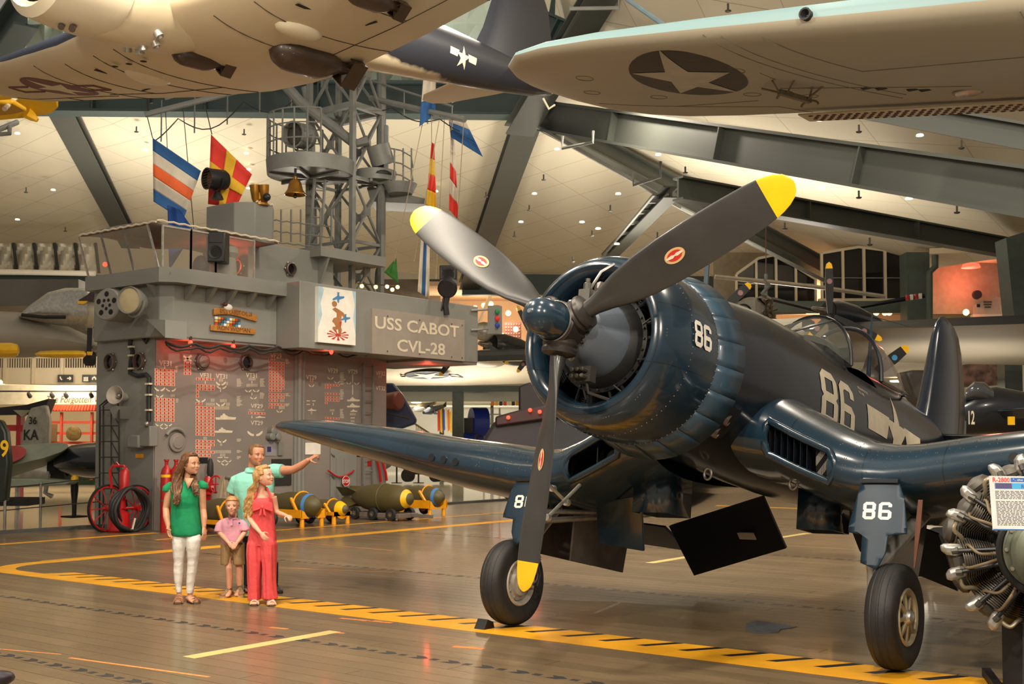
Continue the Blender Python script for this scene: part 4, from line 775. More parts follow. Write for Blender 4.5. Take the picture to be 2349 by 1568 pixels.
# ship's name board
sy0, sy1 = WX(853, 740, -18.35).y, WX(1065, 780, -18.35).y
nb = obj('name_board', MB().bx(-18.40, -18.34, sy0, sy1, 3.72, 4.74), mat('board_grey', (150, 140, 130), .55, 0, .06, 3, wear=((96, 84, 74), 9, .76)), None, 'grey board lettered with ship name and hull number in cream', 'sign')
for s, u0, v1, u1, h in (('USS CABOT', 860, 765, 1053, .28), ('CVL-28', 911, 812, 1021, .28)):
    a, b = WX(u0, v1, -18.335), WX(u1, v1, -18.335); mb = MB(); z = 4.30 if s[0] == 'U' else 3.83; text(mb, s, (-18.334, a.y, z), (0, 1, 0), (0, 0, 1), h, b.y-a.y, .02); obj('lettering', mb, cream, nb, kind='stuff')
bts = MB()
for y in (sy0+.5, sy0+1.6, sy1-.5, sy1-.1): 
    for z in (3.8, 4.6): bts.ball((-18.335, y, z), .02, 6, 4)
obj('bolts', bts, mat('rust', (92, 66, 50), .7), nb, kind='stuff')
# painted emblem panel: dancer holding two blue aeroplanes over a rayed sun
ey0, ey1 = WX(730, 715, -18.3).y, WX(816, 715, -18.3).y
em = obj('emblem_panel', MB().bx(-18.40, -18.30, ey0, ey1, 3.86, 5.05), white, None, 'white panel painted with a dancing figure holding two blue aeroplanes', 'sign')
EP = lambda x, z, l=0: V((-18.298+l, ey0+(ey1-ey0)*x, 3.86+1.19*z))
def blob(pts, m, n, l=0): mb = MB().add([EP(x, z, l) for x, z in pts], [range(len(pts))]); return obj(n, mb, m, em, norm=False)
skin_p = mat('paint_tan', (166, 112, 70), .6); blu_p = mat('paint_blue', (70, 130, 180), .6); red_p = mat('paint_red', (190, 60, 44), .6); sky_p = mat('paint_sky', (170, 196, 210), .6)
blob([(0, 0.25), (.1, .5), (.06, .7), (.14, .95), (.1, 1), (0, 1)], sky_p, 'painted_sky'); blob([(1, .2), (.93, .5), (.97, .75), (.9, 1), (1, 1)], sky_p, 'painted_sky')
for k in range(11):
    a0 = pi*(k+.1)/11*2; a1 = pi*(k+.55)/11*2; blob([(.52, .16)]+[(.52+cos(a)*.29, .16+sin(a)*.10) for a in (a0, (a0+a1)/2, a1)], red_p, 'sun_ray', .001)
blob([(.52+cos(a)*.08, .16+sin(a)*.03) for a in [2*pi*k/12 for k in range(12)]], red_p, 'sun_disc', .0015)
for pts in ([(.36, .62), (.44, .66), (.56, .62), (.66, .58), (.74, .50), (.70, .46), (.62, .53), (.60, .42), (.58, .36), (.62, .26), (.6, .18), (.54, .17), (.52, .27), (.44, .24), (.37, .26), (.38, .30), (.46, .31), (.42, .36), (.36, .40), (.40, .46), (.48, .48), (.48, .56)], [(.42+cos(a)*.07, .72+sin(a)*.055) for a in [2*pi*k/12 for k in range(12)]]): blob(pts, skin_p, 'painted_figure', .002)
for cx, cz, s in ((.52, .83, 1), (.72, .47, .8)): blob([(cx+x*s, cz+z*s) for x, z in ((-.02, -.08), (.02, -.08), (.03, -.02), (.16, .02), (.16, .05), (.03, .04), (.02, .09), (.04, .11), (-.04, .11), (-.02, .09), (-.03, .04), (-.15, -.02), (-.15, -.05), (-.03, -.02))], blu_p, 'painted_aeroplane', .003)
blob([(.55, .40), (.62, .42), (.60, .32), (.58, .30)], red_p, 'painted_sash', .003)
# carved commendation plaque
py0, py1 = WX(483, 730, -19.08).y, WX(588, 730, -19.08).y; PQ = lambda x, z: V((-19.1, py0+(py1-py0)*x, 3.98+.55*z))
gold = mat('gilded_wood', (188, 128, 62), .38, .3, .2, 8)
pq = thing('carved_plaque', 'gilded carved plaque with medal ribbons on grey bridge front', 'plaque', PQ(.5, 0))
def scroll(n, z0, z1, xa, xb, wv, tx):
    mb = MB(); up_ = [(xa+(xb-xa)*i/12, z0+wv*sin(pi*1.4*i/12)) for i in range(13)]; pts = [PQ(x, z) for x, z in up_]+[PQ(x, z+z1) for x, z in up_[::-1]]
    b_ = obj(n, mb.prism(pts, (.05, 0, 0)), gold, pq, bev=.008); t = MB(); text(t, tx, PQ(xa+.12, z0+z1*.25+wv*.5)+V((.053, 0, 0)), (0, 1, .0), (0, 0, 1), .09, (py1-py0)*(xb-xa-.24)); obj('carved_letters', t, mat('carved_brown', (84, 52, 28), .6), b_, kind='stuff')
scroll('lower_scroll', .0, .22, 0, .96, .0, 'IRON WOMAN'); scroll('upper_scroll', .58, .24, .06, 1.0, .08, 'U.S.S. CABOT CVL 28')
for j in range(3):
    for i in range(9):
        obj('medal_ribbon', MB().box(PQ(.12+i*.062, .27+j*.11)+V((.015, 0, 0)), (.03, .062, .05)), [red_p, blu_p, mat('ribbon_gold', (200, 170, 80), .6), mat('ribbon_green', (60, 84, 60), .6), white][(i*3+j*2) % 5], pq)
dk = obj('carved_duck', MB().ball(PQ(.36, .92)+V((.04, 0, 0)), .09, 12, 8, (.6, 1.2, .8)), white, pq); obj('duck_head', MB().ball(PQ(.29, 1.02)+V((.05, 0, 0)), .05, 10, 6).lathe([(0, .02), (.08, .006)], PQ(.27, 1.02)+V((.05, 0, 0)), (0, -1, 0), 8), mat('duck_brown', (84, 40, 28), .6), dk)
# red bulbs and the cable they hang from
cbl = [WX(378+k*11.2, 782+10*abs(sin(k*.55))+k*.45, -19.0) for k in range(42)]
obj('cable_bundle', MB().tube([p+V((.03, 0, -.02)) for p in cbl], .03, 6).tube([p+V((.05, 0, -.06-.05*abs(sin(i*.9)))) for i, p in enumerate(cbl)], .022, 6), wire, None, 'sagging black cable bundle strung under the grey bridge edge', 'cable')
rb = mat('red_bulb', (255, 40, 24), .3, em=9)
for u, v, w in ((437, 779, 'leftmost, nearest the corner'), (535, 784, 'just below the carved plaque'), (760, 796, 'right of the steel pilaster, below the emblem panel')):
    c = WX(u, v+3, -19.13 if u < 690 else -18.45); c.z = min(c.z, 3.70); t = thing('red_bulb', 'glowing red bulb under the bridge edge, '+w, 'lamp', c+V((0, 0, -.1)))
    obj('globe', MB().ball(c, .055, 12, 8, (.8, .8, 1.2)), rb, t); obj('socket', MB().lathe([(0, .03), (.08, .03)], c+V((0, 0, .055)), (0, 0, 1), 10), wire, t)
    lamp('POINT', c+V((-.14, 0, -.06)), 5, (1, .06, .03), .06, name='red_bulb_light')
lamp('POINT', (-19.2, 22.0, 3.5), 14, (1, .06, .03), .06, name='red_bulb_light'); lamp('POINT', (-19.9, 16.3, 5.5), 22, (1, .1, .05), .06, name='red_bulb_light')
# director box, PA speakers, searchlights, bell, horn
db = obj('director_box', MB().prism([(-21.25, 16.8, 6.105), (-20.3, 16.8, 6.105), (-19.95, 17.1, 6.105), (-19.95, 17.6, 6.105), (-20.3, 17.95, 6.105), (-21.25, 17.95, 6.105)], (0, 0, .90)), shipg, None, 'tall grey steel box standing on the bridge canvas roof', 'box', bev=.02)
obj('box_rope', MB().tube([(-19.93, 17.1+.5*k/12, 7.0+.03*(k % 2)) for k in range(13)], .02, 5), cream, db)
def speaker(u0, v0, u1, v1, d, label, deep=.4):
    a, b = D(u0, v1, d), D(u1, v0, d); w = (b-a).dot(CR); h = b.z-a.z; c = (a+b)/2+CF*deep/2
    R_ = M.Rotation(YAW, 3, 'Z'); t = thing('speaker', label, 'speaker', c-V((0, 0, h/2)))
    obj('cabinet', MB().box(c, (w, deep, h), R_), black, t, bev=.02)
    obj('woofer', MB().lathe([(0, w*.36), (.02, w*.36), (-.03, w*.1), (-.02, .01)], c-CF*deep*.5+V((0, 0, -h*.18)), -CF, 24), rubber, t); obj('tweeter_horn', MB().box(c-CF*deep*.5+V((0, 0, h*.26)), (w*.7, .03, h*.26), R_), rubber, t, bev=.01); return c
speaker(472, 531, 516, 600, 23.6, 'tall black speaker behind the bridge glass'); 
c = speaker(1008, 608, 1047, 640, 28.6, 'boxy black speaker on top of the name board end', .45)
obj('hooded_lamp', MB().lathe([(-.3, .12), (-.2, .22), (.15, .24), (.2, .2), (.2, .01)], D(1027, 658, 28.4), -CF+V((0, 0, -.4)), 20).tube([D(1027, 675, 28.4), D(1022, 700, 28.3), D(1025, 722, 28.3)], .07, 8).tube([D(1020, 675, 28.4), D(1012, 712, 28.3)], .03, 6), black, None, 'hooded black lamp with dangling cables below the boxy speaker', 'lamp')
def searchlight(c, ax, r, L, m, label, grille=False):
    c, ax = V(c), V(ax).normalized(); t = thing('searchlight', label, 'searchlight', c-V((0, 0, r*1.9)))
    obj('barrel', MB().lathe([(-L*.5, r*.35), (-L*.45, r*.8), (-L*.3, r), (L*.5, r), (L*.52, r*1.06), (L*.55, r*1.06), (L*.55, r*.92), (L*.3, r*.9)], c, ax, 28, cap=False), m, t)
    ln_ = obj('lens', MB().lathe([(L*.3, .001), (L*.3, r*.9)], c, ax, 24, cap=False), mat('lens_amber', (150, 96, 60), .2) if grille else mat('lens_dark', (70, 64, 58), .15), t)
    x, y, _ = basis(ax)
    for k in range(-3, 4):
        if grille: obj('louvre', MB().bar(c+ax*L*.5+y*r*.25*k-x*r*.85, c+ax*L*.5+y*r*.25*k+x*r*.85, .015), wire, ln_)
    obj('yoke', MB().tube([c+x*r*1.15*cos(pi+pi*k/10)+V((0, 0, r*1.2*sin(pi+pi*k/10))) for k in range(11)], r*.09, 6), m, t)
    obj('pedestal', MB().lathe([(-r*1.9, r*.6), (-r*1.6, r*.5), (-r*1.15, r*.25), (-r*1.1, .01)], c, (0, 0, 1), 16), m, t); return t
searchlight(D(499, 412, 26.4), CR*-.75-CF*.7+V((0, 0, -.05)), .235, .5, black, 'black searchlight with louvred amber lens on top of the grey box', True)
bn = D(596, 447, 25.9); gb = thing('binocular_mount', 'brass and black mounted binoculars atop the grey box', 'binoculars', bn-V((0, 0, .25)))
brass = mat('old_brass', (150, 104, 30), .35, .6, .25, 8)
for s_ in (-1, 1): obj('tube', MB().lathe([(-.2, .05), (-.1, .09), (.1, .11), (.2, .12), (.2, .01)], bn+CR*.10*s_+V((0, 0, .02)), (0, -.1, .98), 14), brass, gb)
obj('stand', MB().lathe([(-.24, .2), (-.2, .2), (-.1, .06), (.05, .05)], bn, (0, 0, 1), 12), brass, gb); obj('eye_guard', MB().ball(D(612, 452, 25.8), .09, 10, 8), black, gb)
# flood cabin clutter on the bridge
obj('compass_stand', MB().lathe([(0, .22), (.4, .18), (.5, .24), (.62, .22), (.7, .1)], D(520, 625, 24.4)-V((0, 0, .1)), (0, 0, 1), 16), shipg, None, 'grey dome-topped compass stand below the bridge speaker', 'compass')
obj('bridge_seat', MB().ball(D(461, 612, 23.9), .2, 12, 8, (1, .8, 1.2)), mat('seat_navy', (34, 34, 58), .6), None, 'dark blue padded seat behind the bridge windscreen', 'seat')
obj('red_lantern', MB().ball(D(241, 606, 24.6), .05, 8, 6), rb, None, 'tiny red lantern glowing behind the far bridge glass', 'lamp')
# ---------------------------------------------------------------- lattice mast, platforms, booms, flags
mst = thing('lattice_mast', 'grey steel lattice mast with round platforms above the warship bridge', 'mast', (-20.65, 20.55, 5.13))
mp = lambda n, mb, p=None, m=mastg, **k: obj(n, mb, m, p or mst, **k)
LG = [(-21.4, 20.05), (-19.9, 20.05), (-19.9, 21.05), (-21.4, 21.05)]; ZL = [5.13, 6.55, 8.1, 9.85, 11.6]
for x, y in LG: mp('mast_leg', MB().bar((x, y, 5.1), (x, y, 11.8), .12))
for k in range(4):
    for i in range(4):
        a, b = LG[i], LG[(i+1) % 4]; z0, z1 = ZL[k], ZL[k+1]
        mp('cross_brace', MB().bar((*a, z0), (*b, z1), .05)); mp('cross_brace', MB().bar((*b, z0), (*a, z1), .05)); mp('ring_beam', MB().bar((*a, z1), (*b, z1), .07 if k != 2 else .14))
        c = V(((a[0]+b[0])/2, (a[1]+b[1])/2, (z0+z1)/2)); mp('gusset_plate', MB().box(c, (.2, .06, .2) if i % 2 == 0 else (.06, .2, .2)))
mp('mast_pipe', MB().tube([(-20.2, 21.3, 5.2), (-20.2, 21.3, 5.9), (-20.05, 21.2, 6.1), (-20.05, 21.2, 8.4), (-20.05, 21.2, 11)], .12, 12)); mp('mast_pipe', MB().tube([D(650, 190, 28.5), D(690, 235, 28.4), D(815, 330, 28.2), D(845, 322, 28.2)], .13, 10)); mp('mast_pipe', MB().tube([D(700, 200, 29), D(712, 260, 29), D(720, 600, 29)], .1, 10))
ld = mp('mast_ladder', MB().bar(D(722, 410, 27.6), D(706, 590, 27.6), .05).bar(D(746, 412, 27.6), D(733, 592, 27.6), .05))
for k in range(9): f = k/8.5; mp('rung', MB().tube([D(722-16*f, 415+175*f, 27.6), D(746-13*f, 417+175*f, 27.6)], .018, 5), ld)
def platform(c, r, h, z, a0=0, a1=2*pi, rail=1.05):
    c = V(c); p = mp('platform', MB().lathe([(0, .02), (0, r), (h, r+.03), (h, r-.02), (.06, r-.03), (.06, .02)], c, (0, 0, 1), 40))
    for k in range(6): a = k*pi/3; mp('floor_rib', MB().bar(c+V((0, 0, -.04)), c+V((cos(a)*r*.97, sin(a)*r*.97, -.04)), .06, .07), p)
    n = 12
    for k in range(n+1):
        a = a0+(a1-a0)*k/n; q = c+V((cos(a)*r, sin(a)*r, h)); mp('stanchion', MB().bar(q, q+V((0, 0, rail)), .03), p)
    for z_ in (.35, .7, rail): mp('rail', MB().tube([c+V((cos(a)*r, sin(a)*r, h+z_)) for a in [a0+(a1-a0)*k/24 for k in range(25)]], .018, 5), p)
c1 = D(712, 404, 27.9); platform(c1, 1.02, .34, 0, RD(120), RD(330))
c2 = D(862, 418, 28.8); platform(c2, .48, .26, 0, RD(-20), RD(-10))
mp('side_arm', MB().prism([D(840, 425, 29.2), D(975, 455, 28.6), D(975, 468, 28.6), D(850, 462, 29.2)], CF*1.1)); mp('side_arm_rim', MB().lathe([(0, .3), (.25, .42), (.25, .38), (.02, .02)], D(918, 445, 28.7), (0, 0, 1), 24))
for u in (905, 925, 944): mp('stanchion', MB().bar(D(u, 430, 28.6), D(u, 340, 28.6), .03))
for v in (345, 375, 402): mp('rail', MB().tube([D(890, v-6, 28.8), D(920, v, 28.6), D(944, v+14, 28.6), D(948, v+40, 28.6)], .018, 5))
for x in (620, 645, 668, 690, 735, 760): mp('deck_stanchion', MB().bar(D(x, 555 if x > 640 else 545, 26.8), D(x, 480 if x > 640 else 515, 26.8), .03))
for v in (485, 510, 535): mp('chain_rail', MB().tube([D(610+k*8, v+16+k*.9+3*abs(sin(k)), 26.8) for k in range(20)], .015, 5))
def boom(a, b, n, drop, label):
    a, b = V(a), V(b); t = thing('signal_boom', label, 'boom', (a+b)/2)
    obj('spar', MB().tube([a, b], .07, 8), mastg, t); obj('upper_spar', MB().tube([a+(b-a)*.12+V((0, 0, .25)), b+V((0, 0, .45))], .03, 6), mastg, t)
    for k in range(n):
        p = a+(b-a)*(k+.5)/n; obj('strut', MB().bar(p, p+V((0, 0, .25+.2*k/n)), .02), mastg, t); obj('hanger', MB().bar(p, p-V((0, 0, drop)), .025), mastg, t)
    obj('foot_rope', MB().tube([a+(b-a)*(k+.5)/n*1.0-V((0, 0, drop)) if False else a+(b-a)*(k/20)-V((0, 0, drop*(.4+.6*abs(cos(pi*k/20*n*.5))))) for k in range(1, 20)], .015, 5), wire, t); return t
boom(D(332, 263, 27.5), D(705, 168, 28.5), 5, .75, 'long grey signal boom reaching left from the mast toward the yellow wing')
RB = lambda u: D(u, 225+(u-850)*.23, 29-(u-850)*.0102)
boom(RB(1066), RB(850), 4, .3, 'short grey signal boom on the right side of the mast')
an = thing('wind_gauge', 'small anemometer with three dark cups on the left boom end', 'instrument', D(340, 262, 27.5))
obj('stem', MB().tube([D(341, 258, 27.5), D(338, 246, 27.5), D(338, 212, 27.5)], .03, 6), wire, an); obj('vane', MB().box(D(348, 222, 27.5), (.1, .05, .3)), wire, an)
for k in range(3): obj('cup', MB().ball(D(338+12*cos(k*2.1+.6), 208+4*sin(k*2.1), 27.5), .07, 8, 6), wire, an)
searchlight(D(692, 312, 27.6), CR*-.45-CF*.85+V((0, 0, -.1)), .30, .62, mastg, 'large grey searchlight on the left round mast platform')
ax = V((-.1, -.35, .95)); cd = D(872, 352, 28.6); drm = thing('hooded_drum', 'grey perforated drum standing on the small right mast platform', 'drum', cd-V((0, 0, .5)))
obj('drum_body', MB().lathe([(-.3, .22), (-.28, .29), (.2, .29), (.22, .27), (.22, .01)], cd, ax, 28), mastg, drm); obj('drum_base', MB().lathe([(-.55, .3), (-.5, .3), (-.3, .15), (-.25, .01)], cd, (0, 0, 1), 16), soot, drm)
x_, y_, a_ = basis(ax)
for k in range(8): a = 2*pi*k/8; obj('drum_hole', MB().lathe([(0, .001), (.004, .035)], cd+a_*.222+(x_*cos(a)+y_*sin(a))*.18, a_, 10, cap=False), dark, drm)
bc = D(677, 447, 27); bell = thing('ship_bell', 'brass bell hanging beneath the left mast platform', 'bell', bc)
obj('bell_body', MB().lathe([(0, .25), (.03, .235), (.12, .175), (.26, .14), (.33, .11), (.36, .05), (.42, .04), (.44, .01)], bc, (0, 0, 1), 28, cap=False), mat('bell_brass', (160, 112, 44), .25, .8, .2, 6), bell, thick=.012); obj('clapper', MB().tube([bc+V((0, 0, .3)), bc-V((0, 0, .02))], .02, 6).ball(bc-V((0, 0, .03)), .05, 8, 6), wire, bell); obj('bell_hook', MB().tube([bc+V((0, 0, .42)), bc+V((0, 0, .62))], .03, 6), wire, bell)
fb, fw, fo_, fr2, fy, fg = [mat('flag_'+n, c, .8, 0, .06, 6) for n, c in (('blue', (44, 92, 150)), ('white', (206, 196, 178)), ('orange', (226, 100, 50)), ('scarlet', (206, 52, 40)), ('gold', (214, 168, 40)), ('green', (50, 110, 40)))]
def flag(label, d, cs, bands, vert=False, wav=.10, cross=None, name='signal_flag'):      # corners: hoist top, fly top, fly bottom, hoist bottom
    c = [V((*q, 0)) for q in cs]; top = max(q[1] for q in cs)
    t = thing(name, label, 'flag', D(sum(q[0] for q in cs)/4, top, d))
    def P(u, v, l=0):
        q = (c[0]*(1-u)+c[1]*u)*(1-v)+(c[3]*(1-u)+c[2]*u)*v; return D(q.x, q.y, d+wav*sin(7*u+3*v)*u-l+wav*.5*sin(9*v))
    n = len(bands)
    for k, m in enumerate(bands):
        a, b = k/n, (k+1)/n; mb = MB(); sheet(mb, (lambda u, v: P(a+(b-a)*u, v)) if vert else (lambda u, v: P(u, a+(b-a)*v)), 10, 8); obj('stripe', mb, m, t, thick=.006)
    if cross: 
        for u0, u1, v0, v1 in ((.38, .62, 0, 1), (0, 1, .38, .62)): mb = MB(); sheet(mb, lambda u, v: P(u0+(u1-u0)*u, v0+(v1-v0)*v, .03), 10, 10); obj('cross_arm', mb, cross, t, thick=.006)
    return t
flag('blue white and orange striped flag hanging from the left boom', 26.5, [(350, 316), (461, 392), (420, 505), (352, 462)], [fb, fw, fo_, fw, fb])
flag('red flag with yellow cross behind the black searchlight', 26.8, [(484, 308), (578, 400), (541, 476), (477, 468)], [fr2], cross=fy)
flag('deep blue flag bunched behind the bridge canopy below the striped flag', 26.3, [(384, 470), (412, 480), (446, 530), (388, 620)], [mat('flag_royal', (24, 70, 140), .8, 0, .08, 5)]*2)
flag('white and blue flag hanging beside the white tailplane', 27.5, [(971, 178), (1000, 180), (998, 262), (962, 290)], [fw, fb])
flag('blue and white pennant trailing right below the white tailplane', 27.6, [(1028, 262), (1062, 266), (1108, 360), (1034, 314)], [fw, fb, fb], vert=False)
flag('narrow red and yellow flag hanging right of the mast', 27.7, [(990, 326), (996, 330), (1001, 480), (977, 470)], [fr2, fy, fr2, fy])
flag('narrow white and red flag second right of the mast', 27.8, [(1034, 300), (1042, 320), (1052, 505), (1030, 480)], [fw, fw, fr2, fw, fr2], vert=False)
flag('white and blue flag drooping behind the upper left propeller blade', 27.9, [(966, 540), (986, 545), (984, 684), (958, 668)], [fw, fb, fw], vert=True)
flag('small green triangular pennant beside the mast foot', 27.5, [(908, 592), (909, 592), (914, 650), (881, 624)], [fg], wav=.03)
flag('small red and white flag peeping above the white tailplane', 27.6, [(1036, 200), (1052, 200), (1048, 232), (1036, 236)], [fr2, fw], wav=.02)
HN = ('holding the striped flag', 'second from the boom end', 'third from the boom end', 'holding the red and yellow cross flag', 'holding the narrow red and yellow flag', 'holding the narrow white and red flag', 'slanting to the green pennant, leftmost', 'slanting behind the drooping flag', 'slanting toward the boxy speaker', 'rightmost of the slanting ones')
for i, (a, b, c_, d_) in enumerate(((338, 268, 350, 316), (380, 258, 392, 520), (420, 250, 446, 540), (470, 238, 486, 308), (990, 300, 990, 328), (1033, 270, 1034, 300), (975, 270, 905, 600), (1010, 280, 950, 600), (1020, 290, 1000, 640), (1064, 270, 1044, 600))):
    obj('halyard', MB().tube([D(a, b, 27.55+(a-338)*.0025) if i < 4 else RB(a), D(c_, d_, 27.2)], .012, 4), wire if i < 4 else mat('rope_tan', (150, 132, 100), .8), None, ('thin dark halyard on the left boom, ' if i < 4 else 'thin tan halyard right of the mast, ')+HN[i], 'rope', 'left boom halyards' if i < 4 else 'right mast halyards')
for i, (u, v) in enumerate(((830, 656), (862, 658), (888, 657), (900, 664), (912, 658))): obj('festoon_bulb', MB().ball(D(u, v, 27.6), .045, 8, 6), mat('bulb_warm', (255, 190, 90), .4, em=14), None, ORD[i]+' small warm bulb from the left above the name board', 'lamp', 'bulbs above the name board')
obj('festoon_wire', MB().tube([D(820, 650, 27.6), D(862, 653, 27.6), D(915, 654, 27.6)], .012, 4), wire, None, 'thin wire carrying the warm bulbs above the name board', 'wire')
st_ = thing('signal_light', 'grey signal box with green red and blue lamps at ship end', 'signal light', D(1135, 768, 29.6))
a, b = D(1122, 765, 29.6), D(1148, 700, 29.6); obj('signal_box', MB().box((a+b)/2+CF*.12, ((b-a).dot(CR), .28, b.z-a.z), M.Rotation(YAW-.35, 3, 'Z')), shipg, st_)
for k, (nm, c) in enumerate((('green', (20, 120, 60)), ('red', (200, 30, 30)), ('blue', (30, 50, 150)))): obj('lamp_disc', MB().lathe([(0, .07), (.03, .06), (.035, .01)], D(1141, 714+k*16, 29.42), -CF+CR*.3, 16), mat('signal_'+nm, c, .3), st_, nm+' lamp')
obj('signal_bracket', MB().tube([D(1080, 712, 29.2), D(1124, 709, 29.7)], .03, 6).tube([D(1080, 757, 29.2), D(1124, 754, 29.7)], .03, 6), shipg, st_)
# ---------------------------------------------------------------- deck gear: hose cart, extinguishers, bombs on trolleys
ht = thing('hose_cart', 'red two-wheeled hose cart with black hose and red bottle by the ship corner', 'cart', FL(278, 1216))
HX = CR*.85+CF*.3; HX.normalize()
cb_ = FL(278, 1216); 
def big_wheel(u, v, r, d, n):
    c = D(u, v, d); ax = (CR*.85-CF*.5).normalized(); w = obj('cart_wheel', MB().lathe([(-.025, r-.03), (-.025, r), (.025, r), (.025, r-.03)], c, ax, 40, closed=True, cap=False), soot, ht); x, y, _ = basis(ax)
    obj('wheel_felloe', MB().lathe([(-.02, r-.06), (-.02, r-.03), (.02, r-.03), (.02, r-.06)], c, ax, 40, closed=True, cap=False), red, w)
    obj('wheel_boss', MB().lathe([(-.09, .02), (-.09, .05), (.09, .05), (.09, .02)], c, ax, 14), red, w)
    for k in range(10): a = 2*pi*k/10; e = x*cos(a)+y*sin(a); obj('spoke', MB().tube([c+e*.04, c+e*(r-.05)], .011, 5), red, w)
big_wheel(247, 1166, .47, 22.9, 1); big_wheel(312, 1164, .45, 23.1, 2)
hs = MB(); c = D(300, 1168, 22.75); ax = (CR*.85-CF*.5).normalized(); x, y, _ = basis(ax)
for j in range(3): hs.tube([c+ax*(.07*j-.1)+(x*cos(2*pi*k/30)+y*sin(2*pi*k/30))*(.40+.02*sin(k*.9+j)) for k in range(30)], .035, 8, closed=True)
obj('hose_coil', hs, rubber, ht, kind='stuff'); obj('hose_strap', MB().tube([D(300, 1168, 22.7)+V((0, 0, -.38)), D(304, 1212, 22.6), D(310, 1188, 22.6)], .02, 6), cream, ht)
obj('red_bottle', MB().lathe([(0, .08), (.02, .095), (.36, .095), (.41, .07), (.44, .04), (.48, .04)], D(285, 1126, 22.9), (0, 0, 1), 20), red, ht); obj('bottle_valve', MB().tube([D(285, 1085, 22.9), D(284, 1072, 22.9), D(278, 1076, 22.8)], .025, 6), steel, ht)
obj('cart_tank', MB().lathe([(0, .2), (.03, .22), (.35, .2), (.4, .14), (.75, .10)], FL(272, 1219), (0, 0, 1), 20), red, ht)
obj('cart_handle', MB().tube([D(256, 1120, 22.9), D(252, 1080, 22.9), D(258, 1068, 22.9), D(284, 1068, 22.9), D(292, 1078, 22.9), D(292, 1120, 22.9)], .028, 6).tube([D(265, 1068, 22.9), D(268, 1060, 22.9), D(274, 1068, 22.9)], .02, 6), red, ht); obj('axle', MB().tube([D(247, 1166, 22.9), D(312, 1164, 23.1)], .03, 8), red, ht)
def extinguisher(u, d, label, band):
    b = FL(u, 1012+4725/d); t = thing('gas_cylinder', label, 'gas cylinder', b); s = 1.08
    obj('shell', MB().lathe([(0, .10), (.03, .108), (1.05*s, .108), (1.13*s, .085), (1.18*s, .045), (1.2*s, .035)], b, (0, 0, 1), 22), red, t)
    if band: obj('yellow_band', MB().lathe([(0.98*s, .1085), (.98*s, .111), (1.03*s, .111), (1.03*s, .1085)], b, (0, 0, 1), 22, cap=False), yel, t)
    obj('valve', MB().lathe([(1.18*s, .035), (1.26*s, .035), (1.27*s, .05), (1.3*s, .05), (1.3*s, .01)], b, (0, 0, 1), 10), red, t)
    obj('holding_band', MB().lathe([(.55*s, .109), (.55*s, .114), (.58*s, .114), (.58*s, .109)], b, (0, 0, 1), 22, cap=False), steel, t)
extinguisher(380, 22.7, 'tall red gas cylinder with yellow band left of the woman', True)
extinguisher(402, 22.7, 'second red gas cylinder half hidden behind the long-haired woman', False)
vm = thing('fire_valve', 'red fire main valve with handwheel between woman and man', 'valve', FL(478, 1208)); vb = D(478, 1105, 24.1)
obj('valve_body', MB().lathe([(-.25, .10), (-.22, .07), (-.1, .07), (-.08, .10), (.02, .10), (.06, .08), (.12, .06)], vb, (0, 0, 1), 16).lathe([(-.14, .08), (-.08, .10), (.06, .10), (.12, .07)], vb-V((0, 0, .12)), CR, 14), red, vm)
obj('riser_pipe', MB().tube([FL(478, 1208), vb], .06, 10), red, vm)
hwc = D(495, 1110, 23.9); obj('handwheel', MB().tube([hwc+CR*cos(2*pi*k/20)*.12+ZU*sin(2*pi*k/20)*.17 for k in range(20)], .018, 6, closed=True).tube([hwc-CR*.12, hwc+CR*.12], .012, 5).tube([hwc-ZU*.17, hwc+ZU*.17], .012, 5), red, vm)
obj('gauge_cluster', MB().lathe([(0, .04), (.1, .07), (.3, .06), (.4, .03)], D(482, 1096, 24.1), (0, 0, 1), 10), wire, vm)
hs2 = thing('folded_hose', 'pale canvas hose hung in loops on a wall rack', 'hose', FL(520, 1205)); cvs = mat('hose_canvas', (172, 156, 132), .8, 0, .1, 8)
for k in range(4): u = 498+k*9; obj('hose_loop', MB().bar(D(u+14, 1092+k*2, 23.6), D(u, 1160, 23.6), .05, .10).bar(D(u+14, 1092+k*2, 23.6), D(u+17, 1160, 23.6), .05, .10), cvs, hs2)
obj('rack_arm', MB().tube([D(512, 1094, 23.6), D(535, 1098, 23.5), D(552, 1102, 23.4)], .03, 6), steel, hs2); obj('rack_post', MB().bar(FL(525, 1206), D(525, 1094, 23.6), .06), shipg, hs2)
XA = V((1, 0, 0)); YA_ = V((0, 1, 0))
